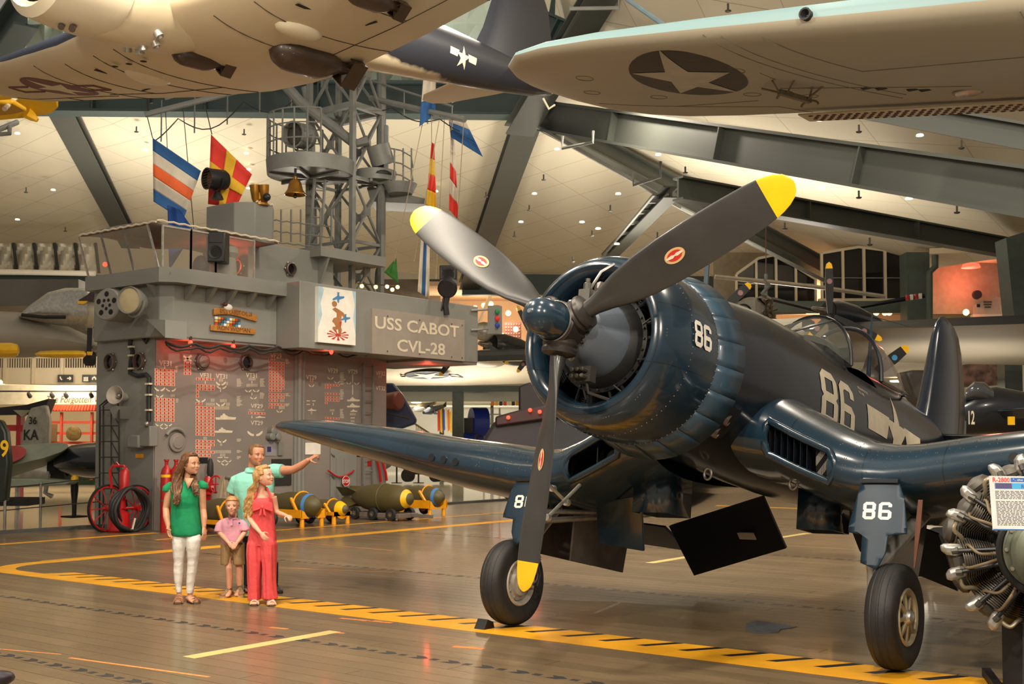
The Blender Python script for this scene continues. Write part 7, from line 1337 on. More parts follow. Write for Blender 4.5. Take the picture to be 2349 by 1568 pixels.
# yellow tail surface at the left edge
yt = thing('yellow_airplane', 'yellow wing corner of a hung airplane at left edge', 'airplane', D(40, 240, 22))
yp = mat('fabric_yellow', (206, 156, 20), .5, 0, .06, 3)
def yplate(pts, d, n, t=.12): return obj(n, MB().prism([D(u, v, d+dd) for u, v, dd in pts], V((0, 0, t))), yp, yt, bev=.03)
yplate(((-120, 217, 0), (120, 218, .6), (131, 227, .7), (134, 248, .9), (118, 262, 1.1), (60, 270, 1.2), (-120, 288, .8)), 21.5, 'wing_tip'); yplate(((-100, 246, -.6), (30, 236, -.4), (62, 256, 0), (30, 262, .2), (-100, 276, 0)), 20.6, 'aileron', .08)
obj('tail_cone', MB().tube([D(60, 258, 22.4), D(75, 268, 22.5), D(86, 276, 22.5)], [.12, .09, .04], 8), yp, yt); obj('strut', MB().tube([D(10, 250, 20), D(46, 214, 21)], .04, 8), belly, yt); obj('frame_tube', MB().tube([D(-10, 300, 21), D(40, 280, 21.4)], .05, 8).tube([D(0, 308, 21), D(22, 306, 21), D(22, 290, 21.2)], .04, 8), mastg, yt)
# ---------------------------------------------------------------- the far halls
RC = M.Rotation(YAW, 3, 'Z')
def pb(u0, v0, u1, v1, d, t=.3): a, b = D(u0, v1, d), D(u1, v0, d); return MB().box((a+b)/2+CF*t/2, ((b-a).dot(CR), t, b.z-a.z), RC)
def pp(pts, d, t=.3): return MB().prism([D(p[0], p[1], d+(p[2] if len(p) > 2 else 0)) for p in pts], CF*t)
def tp(pts, d, r, n=6): return MB().tube([D(p[0], p[1], d+(p[2] if len(p) > 2 else 0)) for p in pts], r, n)
wcr = mat('wall_cream', (206, 192, 164), .8, 0, .04, .4); wor = mat('wall_peach', (216, 184, 150), .8, 0, .05, .4); wht = mat('gallery_white', (226, 222, 208), .7, 0, .03, .5); beamg = mat('beam_green', (66, 76, 70), .5)
dgl = glass('window_dark', (30, 30, 32), .97)
struct('wall_back', pb(-700, 470, 3300, 1075, 99, .5), wcr)
# left: balcony hall
struct('wall_left', pb(-500, 878, 250, 1110, 52, .3), wcr)
bal = struct('balcony_slab', pb(-500, 843, 250, 881, 46, 6), wcr)
for k in range(3): struct('balcony_post', pb(14+k*66-8, 800, 14+k*66, 880, 45.9, .2), wcr)
bars = thing('balcony_railing', 'cream balcony railing above the restroom signs at left', 'railing', D(110, 843, 45.9))
obj('top_rail', pb(-60, 817, 250, 821, 45.9, .15), wcr, bars)
for k in range(42): obj('baluster', pb(2+k*5.6, 820, 4+k*5.6, 843, 45.95, .05), wcr, bars)
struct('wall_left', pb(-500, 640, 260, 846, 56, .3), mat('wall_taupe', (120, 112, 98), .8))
for k, (u0, u1) in enumerate(((132, 149), (150, 167), (188, 206), (207, 225))):
    s = obj('pictogram_sign', pb(u0, 859, u1, 876, 45.6, .05), mat('sign_charcoal', (52, 50, 48), .5), None, ['dark telephone pictogram sign on the balcony edge', 'dark arrow pictogram sign right of the telephone sign', 'dark people pictogram sign on the balcony edge', 'dark drinking fountain pictogram sign nearest the warship'][k], 'sign')
    mb = MB(); c = lambda x, y: D(u0+(u1-u0)*x, 876-17*y, 45.58)
    for q in (((.35, .75, .4, .5, .6, .3),), ((.25, .5, .75, .5), (.55, .7, .75, .5), (.55, .3, .75, .5)), ((.3, .3, .3, .7), (.5, .3, .5, .7), (.7, .3, .7, .7), (.2, .2, .8, .2)), ((.3, .3, .3, .6), (.3, .6, .7, .6), (.7, .6, .7, .3), (.5, .6, .55, .8)))[k]: mb.tube([c(q[i], q[i+1]) for i in range(0, len(q), 2)], .025, 5)
    obj('pictogram', mb, wht, s, kind='stuff')
hl = struct('wall_left', pb(-200, 883, 250, 927, 44, .2), mat('header_cream', (226, 214, 184), .7))
t_ = MB(); a, b = D(104, 925, 43.9), D(232, 925, 43.9); text(t_, 'The Forgotten W', D(104, 923, 43.9), CR, ZU+CR*.25, .28, (b-a).length); wall_t = obj('wall_lettering', t_, mat('letter_brown', (72, 62, 40), .6), None, 'italic brown wall lettering reading The Forgotten W', 'sign', kind=None)
for i, u in enumerate((66, 118, 150, 208)): tl_ = obj('track_spotlight', MB().lathe([(-.1, .03), (0, .07), (.15, .08), (.15, .01)], D(u, 904, 42.5), CF+V((0, 0, -.6)), 10).tube([D(u, 904, 42.5), D(u+2, 896, 42.5)], .02, 5), wire, None, ORD[i]+' small dark track spotlight from the left above the wall lettering', 'lamp', 'track lights over the lettering')
obj('light_track', tp(((0, 897), (228, 897)), 42.5, .03), wire, None, 'long thin lighting track above the brown wall lettering', 'track')
lamp('AREA', D(150, 860, 42.3), 170, (1, .85, .64), 2.0, aim=D(150, 925, 43.9), name='track_light'); lamp('AREA', D(60, 936, 46), 160, (1, .78, .52), 3, aim=D(60, 1040, 51))
orr = mat('shrine_red', (206, 76, 46), .6, 0, .08, 3)
rf = thing('tiled_roof', 'orange ridged shop roof below the brown lettering', 'roof', D(165, 942, 43.5)); obj('eave', pp(((100, 942), (112, 927), (250, 927), (250, 942)), 43.2, .5), orr, rf)
for k in range(20): obj('roof_tile', tp(((104+k*7, 941), (113+k*6.6, 928)), 43.15, .05), orr, rf)
gt = thing('red_lattice', 'red timber lattice front with round gold drum emblem', 'lattice', D(170, 1060, 43.5))
for u in (135, 205): obj('post', pb(u, 945, u+7, 1100, 43.4, .15), orr, gt)
for v in (965, 990, 1012, 1030): obj('beam', pb(112, v, 250, v+6, 43.5, .12), orr, gt)
obj('gold_emblem', MB().lathe([(0, .27), (.1, .27), (.12, .2), (.12, .01)], D(170, 994, 43.3), -CF, 26), mat('emblem_gold', (120, 96, 50), .5, .3, .3, 9), gt)
for u in (117, 226): obj('framed_picture', pb(u, 972, u+13, 1012, 43.3, .06), mat('frame_wood', (120, 84, 52), .5), gt)
tor = thing('torii_gate', 'red torii gate with black curved lintel at left edge', 'gate', D(41, 1140, 36))
obj('lintel', pp(((-60, 938), (0, 934), (60, 928), (112, 914), (106, 930), (98, 950), (60, 950), (-60, 952)), 35.6, .6), mat('lintel_black', (30, 24, 26), .5), tor); obj('cross_beam', pb(-60, 974, 78, 988, 35.8, .3), red, tor); obj('post', pb(34, 950, 48, 1142, 35.8, .3), red, tor)
obj('paper_lantern', pp(((30, 940), (70, 940), (50, 956)), 35.5, .2), mat('lantern_green', (150, 150, 120), .6), tor)
# left hung flying boat with nacelle
fbt = thing('flying_boat', 'grey aircraft with silver nacelle and yellow floats behind the warship bridge', 'airplane', D(100, 810, 36))
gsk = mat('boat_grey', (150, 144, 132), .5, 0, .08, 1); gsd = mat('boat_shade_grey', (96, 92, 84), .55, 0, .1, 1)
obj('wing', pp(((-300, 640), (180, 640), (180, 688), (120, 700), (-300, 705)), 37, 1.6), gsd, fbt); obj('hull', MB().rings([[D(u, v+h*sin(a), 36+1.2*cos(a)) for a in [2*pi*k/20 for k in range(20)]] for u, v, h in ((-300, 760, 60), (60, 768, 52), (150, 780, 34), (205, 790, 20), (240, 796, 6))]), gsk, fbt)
obj('nacelle', MB().rings([[D(u, v+h*sin(a), 35+.5*cos(a)) for a in [2*pi*k/20 for k in range(20)]] for u, v, h in ((44, 724, 3), (70, 716, 18), (110, 706, 36), (150, 704, 44), (190, 706, 46), (200, 708, 44))]), alu, fbt); obj('spinner', MB().rings([[D(u, 714+h*sin(a), 35+.4*cos(a)) for a in [2*pi*k/20 for k in range(20)]] for u, h in ((196, 44), (210, 40), (222, 26), (230, 5))]), mat('spinner_cream', (196, 186, 164), .3, .3), fbt)
obj('exhaust_strip', tp(((50, 722), (100, 727), (150, 727)), 34.4, .06), black, fbt)
for pts, tpz in ((((200, 752), (212, 752), (210, 806), (199, 806)), ((199, 806), (210, 806), (208, 814), (200, 814))), (((180, 688), (200, 676), (226, 650), (214, 692)), ((178, 690), (200, 690), (192, 697), (178, 696)))): bl = obj('propeller_blade', pp(pts[0:] if False else pts, 34.5, .1), mat('blade_maroon', (60, 42, 42), .5) if pts[0][0] < 190 else black, fbt); obj('blade_tip', pp(tpz, 34.45, .11), yel, bl)
for u0, u1, v0, v1 in ((-60, 45, 785, 820), (80, 198, 803, 821)): obj('float', MB().rings([[D(u, (v0+v1)/2+(v1-v0)/2*q*sin(a), 34+.4*q*cos(a)) for a in [2*pi*k/14 for k in range(14)]] for u, q in ((u0, .2), (u0+12, .8), (u0+40, 1), (u1-20, 1), (u1-5, .8), (u1, .3))]), yel, fbt)
obj('wheel', MB().lathe([(-.1, .1), (-.1, .22), (.1, .22), (.1, .1)], D(206, 822, 35), CF+CR, 20), rubber, fbt)
for k in range(6):
    u = -60+k*47; q = MB(); sheet(q, lambda x, y: D(u+47*x, 558+66*y, 48-.5*sin(pi*x)-.2*sin(9*x+7*y)), 8, 8); struct('insulation_panel', q, mat('foil_silver', (196, 190, 174), .45, .1, .1, .7), thick=.03); struct('insulation_rib', tp(((u+44, 557), (u+52, 626)), 47.6, .07), wire)
struct('duct_rail', tp(((-100, 621), (218, 627)), 47, .11, 10), wht)
# left floor: silver tail, green wing, dark nose, propeller stand, rope posts
tl2 = thing('silver_airplane', 'silver airplane tail lettered KA with number 36 by the torii gate', 'airplane', D(90, 1100, 33))
obj('tail_fin', pp(((46, 1040), (52, 975), (70, 935), (104, 928), (112, 960), (110, 1042)), 33, .25), mat('silver_worn', (158, 156, 144), .4, .3, .2, 5), tl2, bev=.04); obj('fuselage', MB().tube([D(-120, 1072, 33), D(60, 1076, 33), D(112, 1084, 33), D(122, 1090, 33)], [.6, .5, .36, .3], 16), mat('silver_worn', (158, 156, 144)), tl2); obj('tail_gear', MB().tube([D(40, 1095, 33), D(40, 1012+1.95*2700/33, 33)], .06, 8), alu, tl2)
for s, u0, v1, u1, h in (('36', 66, 972, 84, 17), ('KA', 54, 1008, 88, 24)): t_ = MB(); a, b = D(u0, v1, 32.97), D(u1, v1, 32.97); text(t_, s, a, CR, ZU, h/2700*33, (b-a).length, .02); obj('tail_lettering', t_, black, tl2, kind='stuff')
gw = thing('green_fighter', 'green fighter wing with large red disc at left edge', 'airplane', D(60, 1120, 27)); gre = mat('aircraft_green', (136, 144, 126), .5, 0, .12, 3)
obj('wing', MB().rings([[D(u, v, 27), D(u, v-h, 27.6), D(u, v-h*.4, 29), D(u, v+h*.6, 28.5)] for u, v, h in ((-80, 1075, 52), (20, 1068, 46), (100, 1050, 34), (140, 1036, 22), (156, 1026, 8))]), gre, gw, bev=.03); obj('red_disc', MB().lathe([(0, .001), (.01, .40)], D(18, 1043, 27.1), -CF*.6+ZU, 26, cap=False), mat('disc_red', (176, 60, 56), .5), gw); obj('tailplane', pp(((-80, 1096), (90, 1098), (162, 1104), (150, 1112), (-80, 1122)), 26.5, .6), gre, gw, bev=.03)
dt = obj('dark_tail', pp(((-60, 1150), (-60, 960), (0, 962), (14, 990), (20, 1060), (12, 1150)), 24, .25), mat('tail_darkgreen', (30, 38, 32), .4), None, 'dark green tail with yellow 9 cut by the left edge', 'airplane', bev=.05); t_ = MB(); text(t_, '9', D(0, 1046, 23.97), CR, ZU, .34, .17, .02); obj('tail_number', t_, yel, dt)
nos = thing('dark_airplane', 'glossy dark pointed airplane nose left of the warship', 'airplane', D(180, 1110, 28))
obj('nose', MB().rings([[D(u, v+h*sin(a), 28+.9*cos(a)*h/40) for a in [2*pi*k/28 for k in range(28)]] for u, v, h in ((118, 1066, 2), (124, 1063, 12), (140, 1058, 25), (165, 1055, 35), (200, 1055, 40), (245, 1055, 42))]), navy2, nos); obj('intake', MB().lathe([(0, .26), (.4, .3), (.4, .2), (.0, .18)], D(117, 1072, 28.2), CR, 20, closed=True, cap=False), soot, nos); obj('gear_leg', tp(((112, 1080), (104, 1130), (120, 1138)), 28, .06), alu, nos)
ps = thing('propeller_display', 'short upright propeller with yellow tip on a floor stand', 'propeller', FL(170, 1186)); obj('blade', MB().lathe([(0, .05), (.3, .055), (.6, .085), (.82, .09)], FL(170, 1186), ZU, 14), black, ps); obj('blade_tip', MB().lathe([(.82, .09), (.92, .085), (.97, .05), (.98, .01)], FL(170, 1186), ZU, 14), yel, ps); obj('stand', MB().box(FL(170, 1186)+V((0, 0, .02)), (.42, .42, .04)), soot, ps)
struct('low_wall', pb(90, 1076, 235, 1112, 45, .3), mat('wall_green', (56, 74, 52), .7))
for u, v in ((92, 1214), (10, 1232)): 
    b = FL(u, v, -.2); t = thing('barrier_post', 'slim steel barrier post '+('right of the green wing tip' if u > 50 else 'at the far left edge'), 'post', b); obj('shaft', MB().tube([b, b+V((0, 0, 1.05))], .03, 8), steel, t); obj('foot', MB().lathe([(0, .12), (.03, .1)], b, ZU, 14), steel, t)
obj('barrier_cable', MB().tube([FL(-80, 1236, -.2)+V((0, 0, .95)), FL(92, 1214, -.2)+V((0, 0, 1.0)), D(225, 1095, 24)], .012, 5).tube([FL(-80, 1236, -.2)+V((0, 0, .5)), FL(92, 1214, -.2)+V((0, 0, .5)), D(225, 1150, 24)], .012, 5), wire, None, 'two thin barrier cables along the deck edge at left', 'cable', kind='stuff')
obj('display_plinth', pb(-60, 1144, 62, 1160, 26, 1.0), soot, None, 'low dark plinth under the dark green tail', 'plinth')
# middle: peach gallery above, white gallery below
struct('wall_mid', pb(985, 640, 1420, 832, 70, .3), wor); struct('floor_mid', pb(860, 884, 1460, 898, 57, 14), beamg)
struct('ceiling_mid', MB().prism([D(985, 655, 55), D(1420, 655, 55), D(1420, 690, 70), D(985, 690, 70)], V((0, 0, .2))), wor)
for i, (u, v, d) in enumerate(((1110, 700, 64), (1126, 697, 64), (1166, 718, 62), (1183, 755, 60), (1090, 706, 66))): obj('gallery_bulb', MB().ball(D(u, v, d), .14, 10, 6), mat('bulb_warm', (255, 190, 90), .4, em=14), None, 'warm bulb in the peach gallery, '+('left of the bright pair', 'right of the bright pair', 'third from left', 'in front of the checker panel', 'leftmost')[i], 'lamp', 'bulbs in the peach gallery')
lamp('POINT', D(1150, 700, 62), 900, (1, .80, .58), .5); lamp('POINT', D(1100, 770, 62), 500, (1, .8, .58), .5)
cq = obj('checker_panel', pb(1157, 738, 1196, 796, 63, .1), mat('panel_brick', (84, 46, 44), .7), None, 'dark red checker panel hung in the peach gallery', 'panel')
mb = MB()
for i in range(6):
    for j in range(8): mb.box(D(1161+i*6, 743+j*7, 62.97), (.06, .02, .06), RC)
obj('checker_dots', mb, mat('dot_tan', (150, 110, 90), .7), cq, kind='stuff'); obj('gallery_beam', tp(((1132, 660), (1096, 745)), 60, .1), wht, None, 'slanting pale strip light in the peach gallery', 'light')
struct('wall_mid', pb(860, 890, 1460, 1075, 94, .3), wht); struct('ceiling_mid', MB().prism([D(860, 893, 58), D(1460, 893, 58), D(1460, 938, 93.5), D(860, 938, 93.5)], V((0, 0, .2))), wht)
ovl = mat('oval_light', (255, 236, 190), .4, em=8)
for i, (u, v, d) in enumerate(((952, 899, 62), (941, 907, 66), (933, 913, 69), (992, 915, 70), (1106, 897, 61), (1104, 905, 65), (1069, 911, 68), (955, 922, 74))): obj('oval_light', MB().lathe([(0, .001), (0, .32), (-.04, .30), (-.04, .001)], D(u, v, d), ZU, 16), ovl, None, 'oval ceiling light in the white lower gallery, '+('topmost of the left cluster', 'second down in the left cluster', 'third down, leftmost of the left cluster', 'right of the left cluster', 'topmost right of the column', 'lower one right of the column', 'just right of the green column', 'lowest of the left cluster')[i], 'light', 'oval lights of the lower gallery')
for u_ in (960, 1060, 1180): lamp('AREA', D(u_, 930, 72), 330, (1, .93, .80), 5); lamp('AREA', D(u_, 945, 84), 260, (1, .93, .8), 4, aim=D(u_, 990, 93))
lamp('AREA', D(1040, 985, 50), 330, (1, .93, .8), 5, aim=D(1040, 860, 50), name='wing_fill_light')  # added fill with no fixture, brightens the lower wing from beneath
lamp('AREA', D(2200, 960, 32), 110, (1, .9, .75), 4, aim=D(2200, 780, 33), name='wing_fill_light')  # same kind of added fill under the dark airplane's long wing
for i, (u0, u1, v0, d) in enumerate(((1037, 1063, 890, 57.2), (1008, 1018, 910, 82), (1125, 1132, 905, 80))): struct('column', pb(u0, v0, u1, 1012+1.95*2700/d, d, .5), beamg)
for k, (u, v) in enumerate(((975, 932), (998, 938))):
    t = thing('model_airplane', ['small grey model airplane hanging in the white gallery', 'small dark blue model airplane hanging right of the grey one'][k], 'model airplane', D(u, v, 75)); m_ = [gsk, navy2][k]
    obj('fuselage', MB().tube([D(u-26, v+8, 74), D(u-12, v+3, 74.6), D(u+24, v-8, 76)], [.1, .28, .08], 10), m_, t); obj('wing', pp(((u-22, v-6), (u-14, v-10), (u+8, v+12), (u-2, v+12)), 74.6, .12), m_, t); obj('fin', pp(((u+14, v-6), (u+26, v-18), (u+26, v-7)), 75.8, .08), [yel, navy2][k], t)
for i, (u, c) in enumerate(((1003, (200, 70, 50)), (1009, (220, 170, 60)), (1015, (60, 80, 150)), (1021, (214, 206, 190)), (1026, (226, 120, 50)), (1031, (230, 190, 70)))): obj('hanging_banner', pp(((u, 935+i % 3*6), (u+5, 937), (u+6, 985+i % 2*8), (u+1, 990)), 78, .05), mat('banner_%d' % i, c, .8), None, 'narrow %s banner hanging in the white gallery' % ('red', 'gold', 'blue', 'white', 'orange', 'yellow')[i], 'banner')
for i, c in enumerate(((214, 120, 60), (226, 180, 70), (60, 56, 80), (220, 90, 50), (226, 214, 190), (60, 60, 50), (210, 150, 50))): obj('bunting_flag', pp(((1126+i*9.5, 908), (1134+i*9.5, 908), (1134+i*9.5, 930), (1126+i*9.5, 930)), 72, .05), mat('bunting_%d' % i, c, .8), None, '%s bunting flag in the row behind the propeller' % ('orange', 'yellow', 'indigo', 'red-orange', 'off-white', 'dark green', 'ochre')[i], 'flag', 'bunting row in the white gallery')
st2 = thing('white_stair', 'white stair rail climbing in the lower gallery', 'stairs', D(985, 1010, 66))
for k in range(12): obj('baluster', tp(((955+k*4, 974+k*2.6), (955+k*4, 1002)), 66, .03, 4), wht, st2)
obj('handrail', tp(((952, 972), (1002, 1004)), 66, .06), mat('rail_tan', (196, 160, 110), .6), st2)
bk = thing('blue_exhibit', 'blue and black rounded exhibit standing beyond the green column', 'exhibit', D(1085, 1030, 60)); bl2 = mat('exhibit_blue', (40, 60, 170), .3)
obj('blue_ring', MB().lathe([(-.4, .4), (-.4, .75), (.4, .75), (.4, .4)], D(1098, 968, 60), CR+CF*.3, 24), bl2, bk); obj('black_box', pb(1064, 958, 1096, 1006, 59.5, .8), black, bk); obj('blue_base', MB().ball(D(1072, 1004, 59), .45, 14, 8, (1, 1, .6)), bl2, bk); obj('blue_base', pb(1062, 1000, 1110, 1030, 60.2, .6), bl2, bk)
wr_ = thing('white_rack', 'white wire rack beyond the column left of the lower propeller blade', 'rack', D(1128, 1076, 66))
for k in range(3): obj('upright', tp(((1110+k*18, 935), (1110+k*18, 1088)), 66, .05), wht, wr_); obj('shelf_bar', tp(((1108, 950+k*22), (1150, 950+k*22)), 66, .04), wht, wr_)
jp = thing('jeep', 'olive military jeep parked beyond the fighter wing', 'car', D(980, 1106, 55)); 
obj('body', pb(925, 1060, 1030, 1088, 55, 1.6), olive, jp, bev=.08); obj('hood', pb(995, 1066, 1032, 1078, 54.8, 1.2), olive, jp, bev=.06)
for u in (936, 1024, 1000): obj('wheel', MB().lathe([(-.14, .12), (-.14, .3), (.14, .3), (.14, .12)], D(u, 1090, 54.8), CF+CR*.5, 18), rubber, jp)
for u in (910, 960): obj('sign_stand', tp(((u, 1108), (u, 1070)), 54, .04).box(D(u, 1107, 54), (.4, .3, .04)), wire, None, 'thin black sign stand '+('left' if u < 930 else 'in front')+' of the olive jeep', 'stand')
bf = thing('folded_wing', 'dark blue folded airplane wing right of the tally wall', 'airplane', D(915, 990, 33)); fbm = mat('wing_blue', (46, 60, 92), .45, 0, .1, 2)
obj('wing_panel', pp(((868, 878), (902, 878), (924, 905), (955, 962), (952, 972), (888, 994), (868, 996)), 33, .35), fbm, bf, bev=.05); obj('hidden_fuselage', MB().tube([D(800, 1030, 36), D(860, 1030, 35), D(885, 985, 33.3)], [.8, .7, .3], 14), fbm, bf); obj('gear_leg', MB().tube([D(850, 1030, 35), FL(850, 1160, -.2)], .1, 8), alu, bf); obj('engine_disc', MB().lathe([(-.3, .22), (.15, .27), (.2, .22), (.22, .01)], D(904, 919, 32.6), CR-CF*.6, 20), mat('engine_copper', (120, 66, 52), .4, .3), bf); obj('wing_seam', tp(((890, 948), (940, 960)), 32.95, .02), seam, bf)
ss = thing('dark_submarine', 'dark fin-shaped hull lit by red lamps behind the propeller', 'vehicle', D(1180, 1060, 30)); dsm = mat('hull_slate', (42, 45, 52), .5, 0, .12, 2)
obj('hull_fin', pp(((1100, 1020), (1130, 970), (1170, 945), (1300, 930), (1420, 940), (1420, 1080), (1098, 1080)), 31, 1.4), dsm, ss, bev=.1); obj('tower', pp(((1190, 885), (1215, 876), (1320, 900), (1320, 960), (1190, 960)), 31.5, .8), mat('tower_black', (26, 26, 28), .5), ss, bev=.05)
obj('deck_casing', pp(((1136, 955), (1190, 940), (1300, 920), (1300, 955), (1136, 978)), 30.8, 1.0), mat('casing_dark', (44, 30, 34), .5), ss, bev=.05)
obj('cradle', MB().tube([D(1218, 1060, 31.6), D(1218, 1012+1.95*2700/31.6, 31.6)], .14, 8).tube([D(1330, 1060, 31.6), D(1330, 1012+1.95*2700/31.6, 31.6)], .14, 8), soot, ss)
for u, v in ((1166, 957), (1216, 940), (1238, 944), (1148, 1030)): obj('red_marker', MB().ball(D(u, v, 30.6), .05, 8, 6), rb, ss)
lamp('POINT', D(1166, 950, 30.2), 2.5, (1, .04, .04), .05); lamp('POINT', D(1228, 936, 30.2), 2.5, (1, .04, .04), .05); lamp('POINT', D(1148, 1024, 30.4), 1.5, (1, .04, .04), .05)
mh = thing('hung_patrol_plane', 'dark twin-engined airplane with white lower wing behind the ship sign', 'airplane', D(1040, 870, 46))
obj('lower_wing', MB().prism([D(860, 832, 44), D(1060, 822, 45), D(1250, 818, 46), D(1250, 878, 54), D(1060, 884, 54), D(860, 884, 54)], V((0, 0, .25))), belly, mh, bev=.05); obj('leading_edge', tp(((860, 826), (1040, 818), (1250, 812)), 44, .22, 10), mat('edge_slate', (60, 64, 66), .5), mh)
z_ = lambda u, v: D(u, v, 49)-V((0, 0, .13))
wp_ = D(860, 884, 54); wn_ = (D(860, 832, 44)-wp_).cross(D(1060, 884, 54)-wp_).normalized(); wn_ = wn_ if wn_.z < 0 else -wn_
def ow(u, v, l): r = ray(u, v); return C0+r*((wp_-C0).dot(wn_)/r.dot(wn_))+wn_*l
mb = MB().add([ow(980+52*cos(a), 858+9*sin(a), .04) for a in [2*pi*k/24 for k in range(24)]], [range(24)]); obj('wing_roundel', mb, mat('roundel_slate', (66, 72, 76), .6), mh, norm=False); mb = MB().add([ow(980+46*x, 858-8*y, .07) for x, y in star2d(1, .5)], [range(10)]); obj('roundel_star', mb, belly, mh, norm=False)
mb = MB()
for q in (((930, 860), (920, 860), (920, 856), (930, 856)), ((1036, 860), (1062, 862), (1050, 856), (1030, 855))): mb.tube([ow(*p, .05) for p in q+(q[0],)], .03, 4)
obj('roundel_bars', mb, seam, mh, kind='stuff')
def nac(u, v, r, d, label, par=None, ax=None):
    c = D(u, v, d); t = par or thing('hung_engine', label, 'engine', c); ax = ax or (-CR*.6-CF*.8)
    obj('nacelle', MB().lathe([(-.2, r*.8), (0, r*.95), (r*.5, r), (r*1.8, r*.95), (r*4, r*.55), (r*5.5, r*.1)], c, -ax, 26), navy2, t); obj('cowl_opening', MB().lathe([(-.22, .001), (-.22, r*.78)], c, -ax, 24, cap=False), soot, t)
    g_ = obj('hub', MB().lathe([(.2, r*.3), (.3, r*.28), (.5, r*.2), (.75, r*.14), (.8, .01)], c, ax, 18), steel, t); return t, c, ax
def blade(t, u0, v0, u1, v1, w, d, tip=True, dot=None, m=None):
    a, b = V((u0, v0)), V((u1, v1)); n = (b-a).normalized(); s = V((-n.y, n.x)); L = (b-a).length; f = .87 if tip else 1
    P = lambda x, y: ((a+n*L*x+s*w*y)[0], (a+n*L*x+s*w*y)[1]); k = obj('propeller_blade', pp([P(0, -.25), P(.3, -.45), P(.6, -.5), P(f, -.42), P(f, .42), P(.6, .5), P(.3, .45), P(0, .25)], d, .06), m or black, t)
    if tip: obj('blade_tip', pp([P(f, -.42), P(.96, -.3), P(1, 0), P(.96, .3), P(f, .42)], d, .06), yel, k)
    c = P(.62, 0); obj('blade_badge', MB().lathe([(0, .001), (.004, .07)], D(c[0], c[1], d-.01), -CF, 12, cap=False), dot or mat('badge_rose', (150, 110, 110), .6), k)
nac(1134, 795, .60, 46.5, '', mh, -CR*.8-CF*.6+V((0, 0, .15))); obj('white_chin', MB().ball(D(1122, 822, 46.4), .62, 16, 10, (1.3, 1.3, .6)), belly, mh); obj('silver_hub', MB().ball(D(1110, 760, 46), .42, 16, 10, (1, 1, .9)), alu, mh)
blade(mh, 1120, 790, 1166, 833, 14, 45.6); blade(mh, 1050, 805, 1008, 862, 13, 45.6); blade(mh, 1222, 805, 1186, 854, 12, 45.6); blade(mh, 1230, 790, 1186, 700, 12, 45.6)
obj('engine_boom', tp(((1165, 815), (1260, 820)), 47, .32, 12), navy2, mh)
struct('wall_mid', pb(880, 640, 1010, 700, 64, .3), mat('wall_dusk', (92, 82, 70), .8))
# right: dark windows, red-lit room, columns, galleries
def window(name, u0, u1, tops, v1, d, n):
    w = struct(name, pp([(u0, v1), (u1, v1)]+tops[::-1], d, .1), dgl)
    for k in range(n+1):
        u = u0+(u1-u0)*k/n; tv = [t for t in tops]; top = min(v1, next((a[1]+(b[1]-a[1])*(u-a[0])/(b[0]-a[0]) for a, b in zip(tops, tops[1:]) if a[0] <= u <= b[0]), tops[-1][1])); obj('mullion', pb(u-2, top, u+2, v1, d-.15, .12), wcr, w)
    obj('sill', pb(u0-6, v1, u1+6, v1+6, d-.2, .3), wcr, w); obj('head_frame', tp(tops, d-.1, .06), wcr, w); obj('transom', pb(u0, v1-48, u1, v1-46, d-.12, .08), mastg, w)
window('window_1', 1690, 1872, [(1690, 628), (1740, 592), (1780, 584), (1872, 640)], 698, 47, 4); window('window_2', 1886, 2080, [(1886, 580), (1970, 566), (2080, 580)], 684, 46, 4)
struct('wall_right', pb(1640, 560, 2340, 720, 50, .3), mat('wall_stone', (150, 140, 120), .8)); struct('beam_right', pb(1600, 690, 2120, 716, 45, .4), beamg)
struct('wall_right', pb(1600, 716, 2349, 742, 54, .3), wor); lamp('AREA', D(1850, 722, 50), 260, (1, .55, .28), 3, aim=D(1850, 728, 54))
for i, u in enumerate((1900, 2010, 2030, 2040, 2216)): obj('gallery_lamp', MB().ball(D(u, 716, 49), .13, 8, 6), mat('bulb_warm', (255, 190, 90), .4, em=14), None, ORD[i]+' small warm bulb from the left in the orange strip gallery', 'lamp', 'bulbs of the strip gallery')
struct('column', pb(2082, 578, 2132, 742, 43, .8), beamg); struct('column', pp(((2308, 545), (2372, 525), (2440, 520), (2440, 760), (2330, 760)), 34, .8), beamg)
obj('drain_pipe', tp(((2145, 585), (2145, 612), (2132, 625), (2132, 740)), 42.5, .12, 10), beamg, None, 'dark kinked drain pipe beside the right column', 'pipe')
struct('wall_right', pb(2132, 590, 2300, 745, 52, .3), wcr)
prm = thing('projection_room', 'small white cinema booth wall with lettering in the red-lit room', 'booth', D(2260, 740, 50)); obj('booth_front', pp(((2232, 700), (2285, 682), (2300, 682), (2300, 745), (2232, 745)), 50, .3), wht, prm)
for k, tx in enumerate(('WORLD\'S BEST', 'FLIGHT SIM', 'THEATER')[:3]): pass
t_ = MB()
for k in range(3): t_.box(D(2266, 692+k*6, 49.97), (.36-.05*k, .02, .06), RC)
obj('booth_lettering', t_, seam, prm, kind='stuff'); obj('booth_window', pb(2242, 697, 2248, 704, 49.95, .05), dark, prm); obj('fan_head', MB().lathe([(-.2, .1), (0, .2), (.15, .18), (.15, .01)], D(2240, 676, 49.5), -CF, 16), black, prm); 
obj('red_lamp', MB().lathe([(0, .36), (.14, .3), (.2, .1)], D(2227, 614, 46), ZU, 18), mat('lamp_red', (255, 60, 40), .4, em=5), None, 'glowing red ceiling lamp in the room at right', 'lamp'); lamp('POINT', D(2220, 650, 49), 110, (1, .16, .10), .3); lamp('POINT', D(2190, 700, 48), 60, (1, .8, .55), .3); obj('white_lamp', MB().lathe([(0, .3), (.1, .3), (.12, .05)], D(2268, 580, 44), ZU, 16), ovl, None, 'bright white ceiling lamp right of the red lamp', 'lamp')
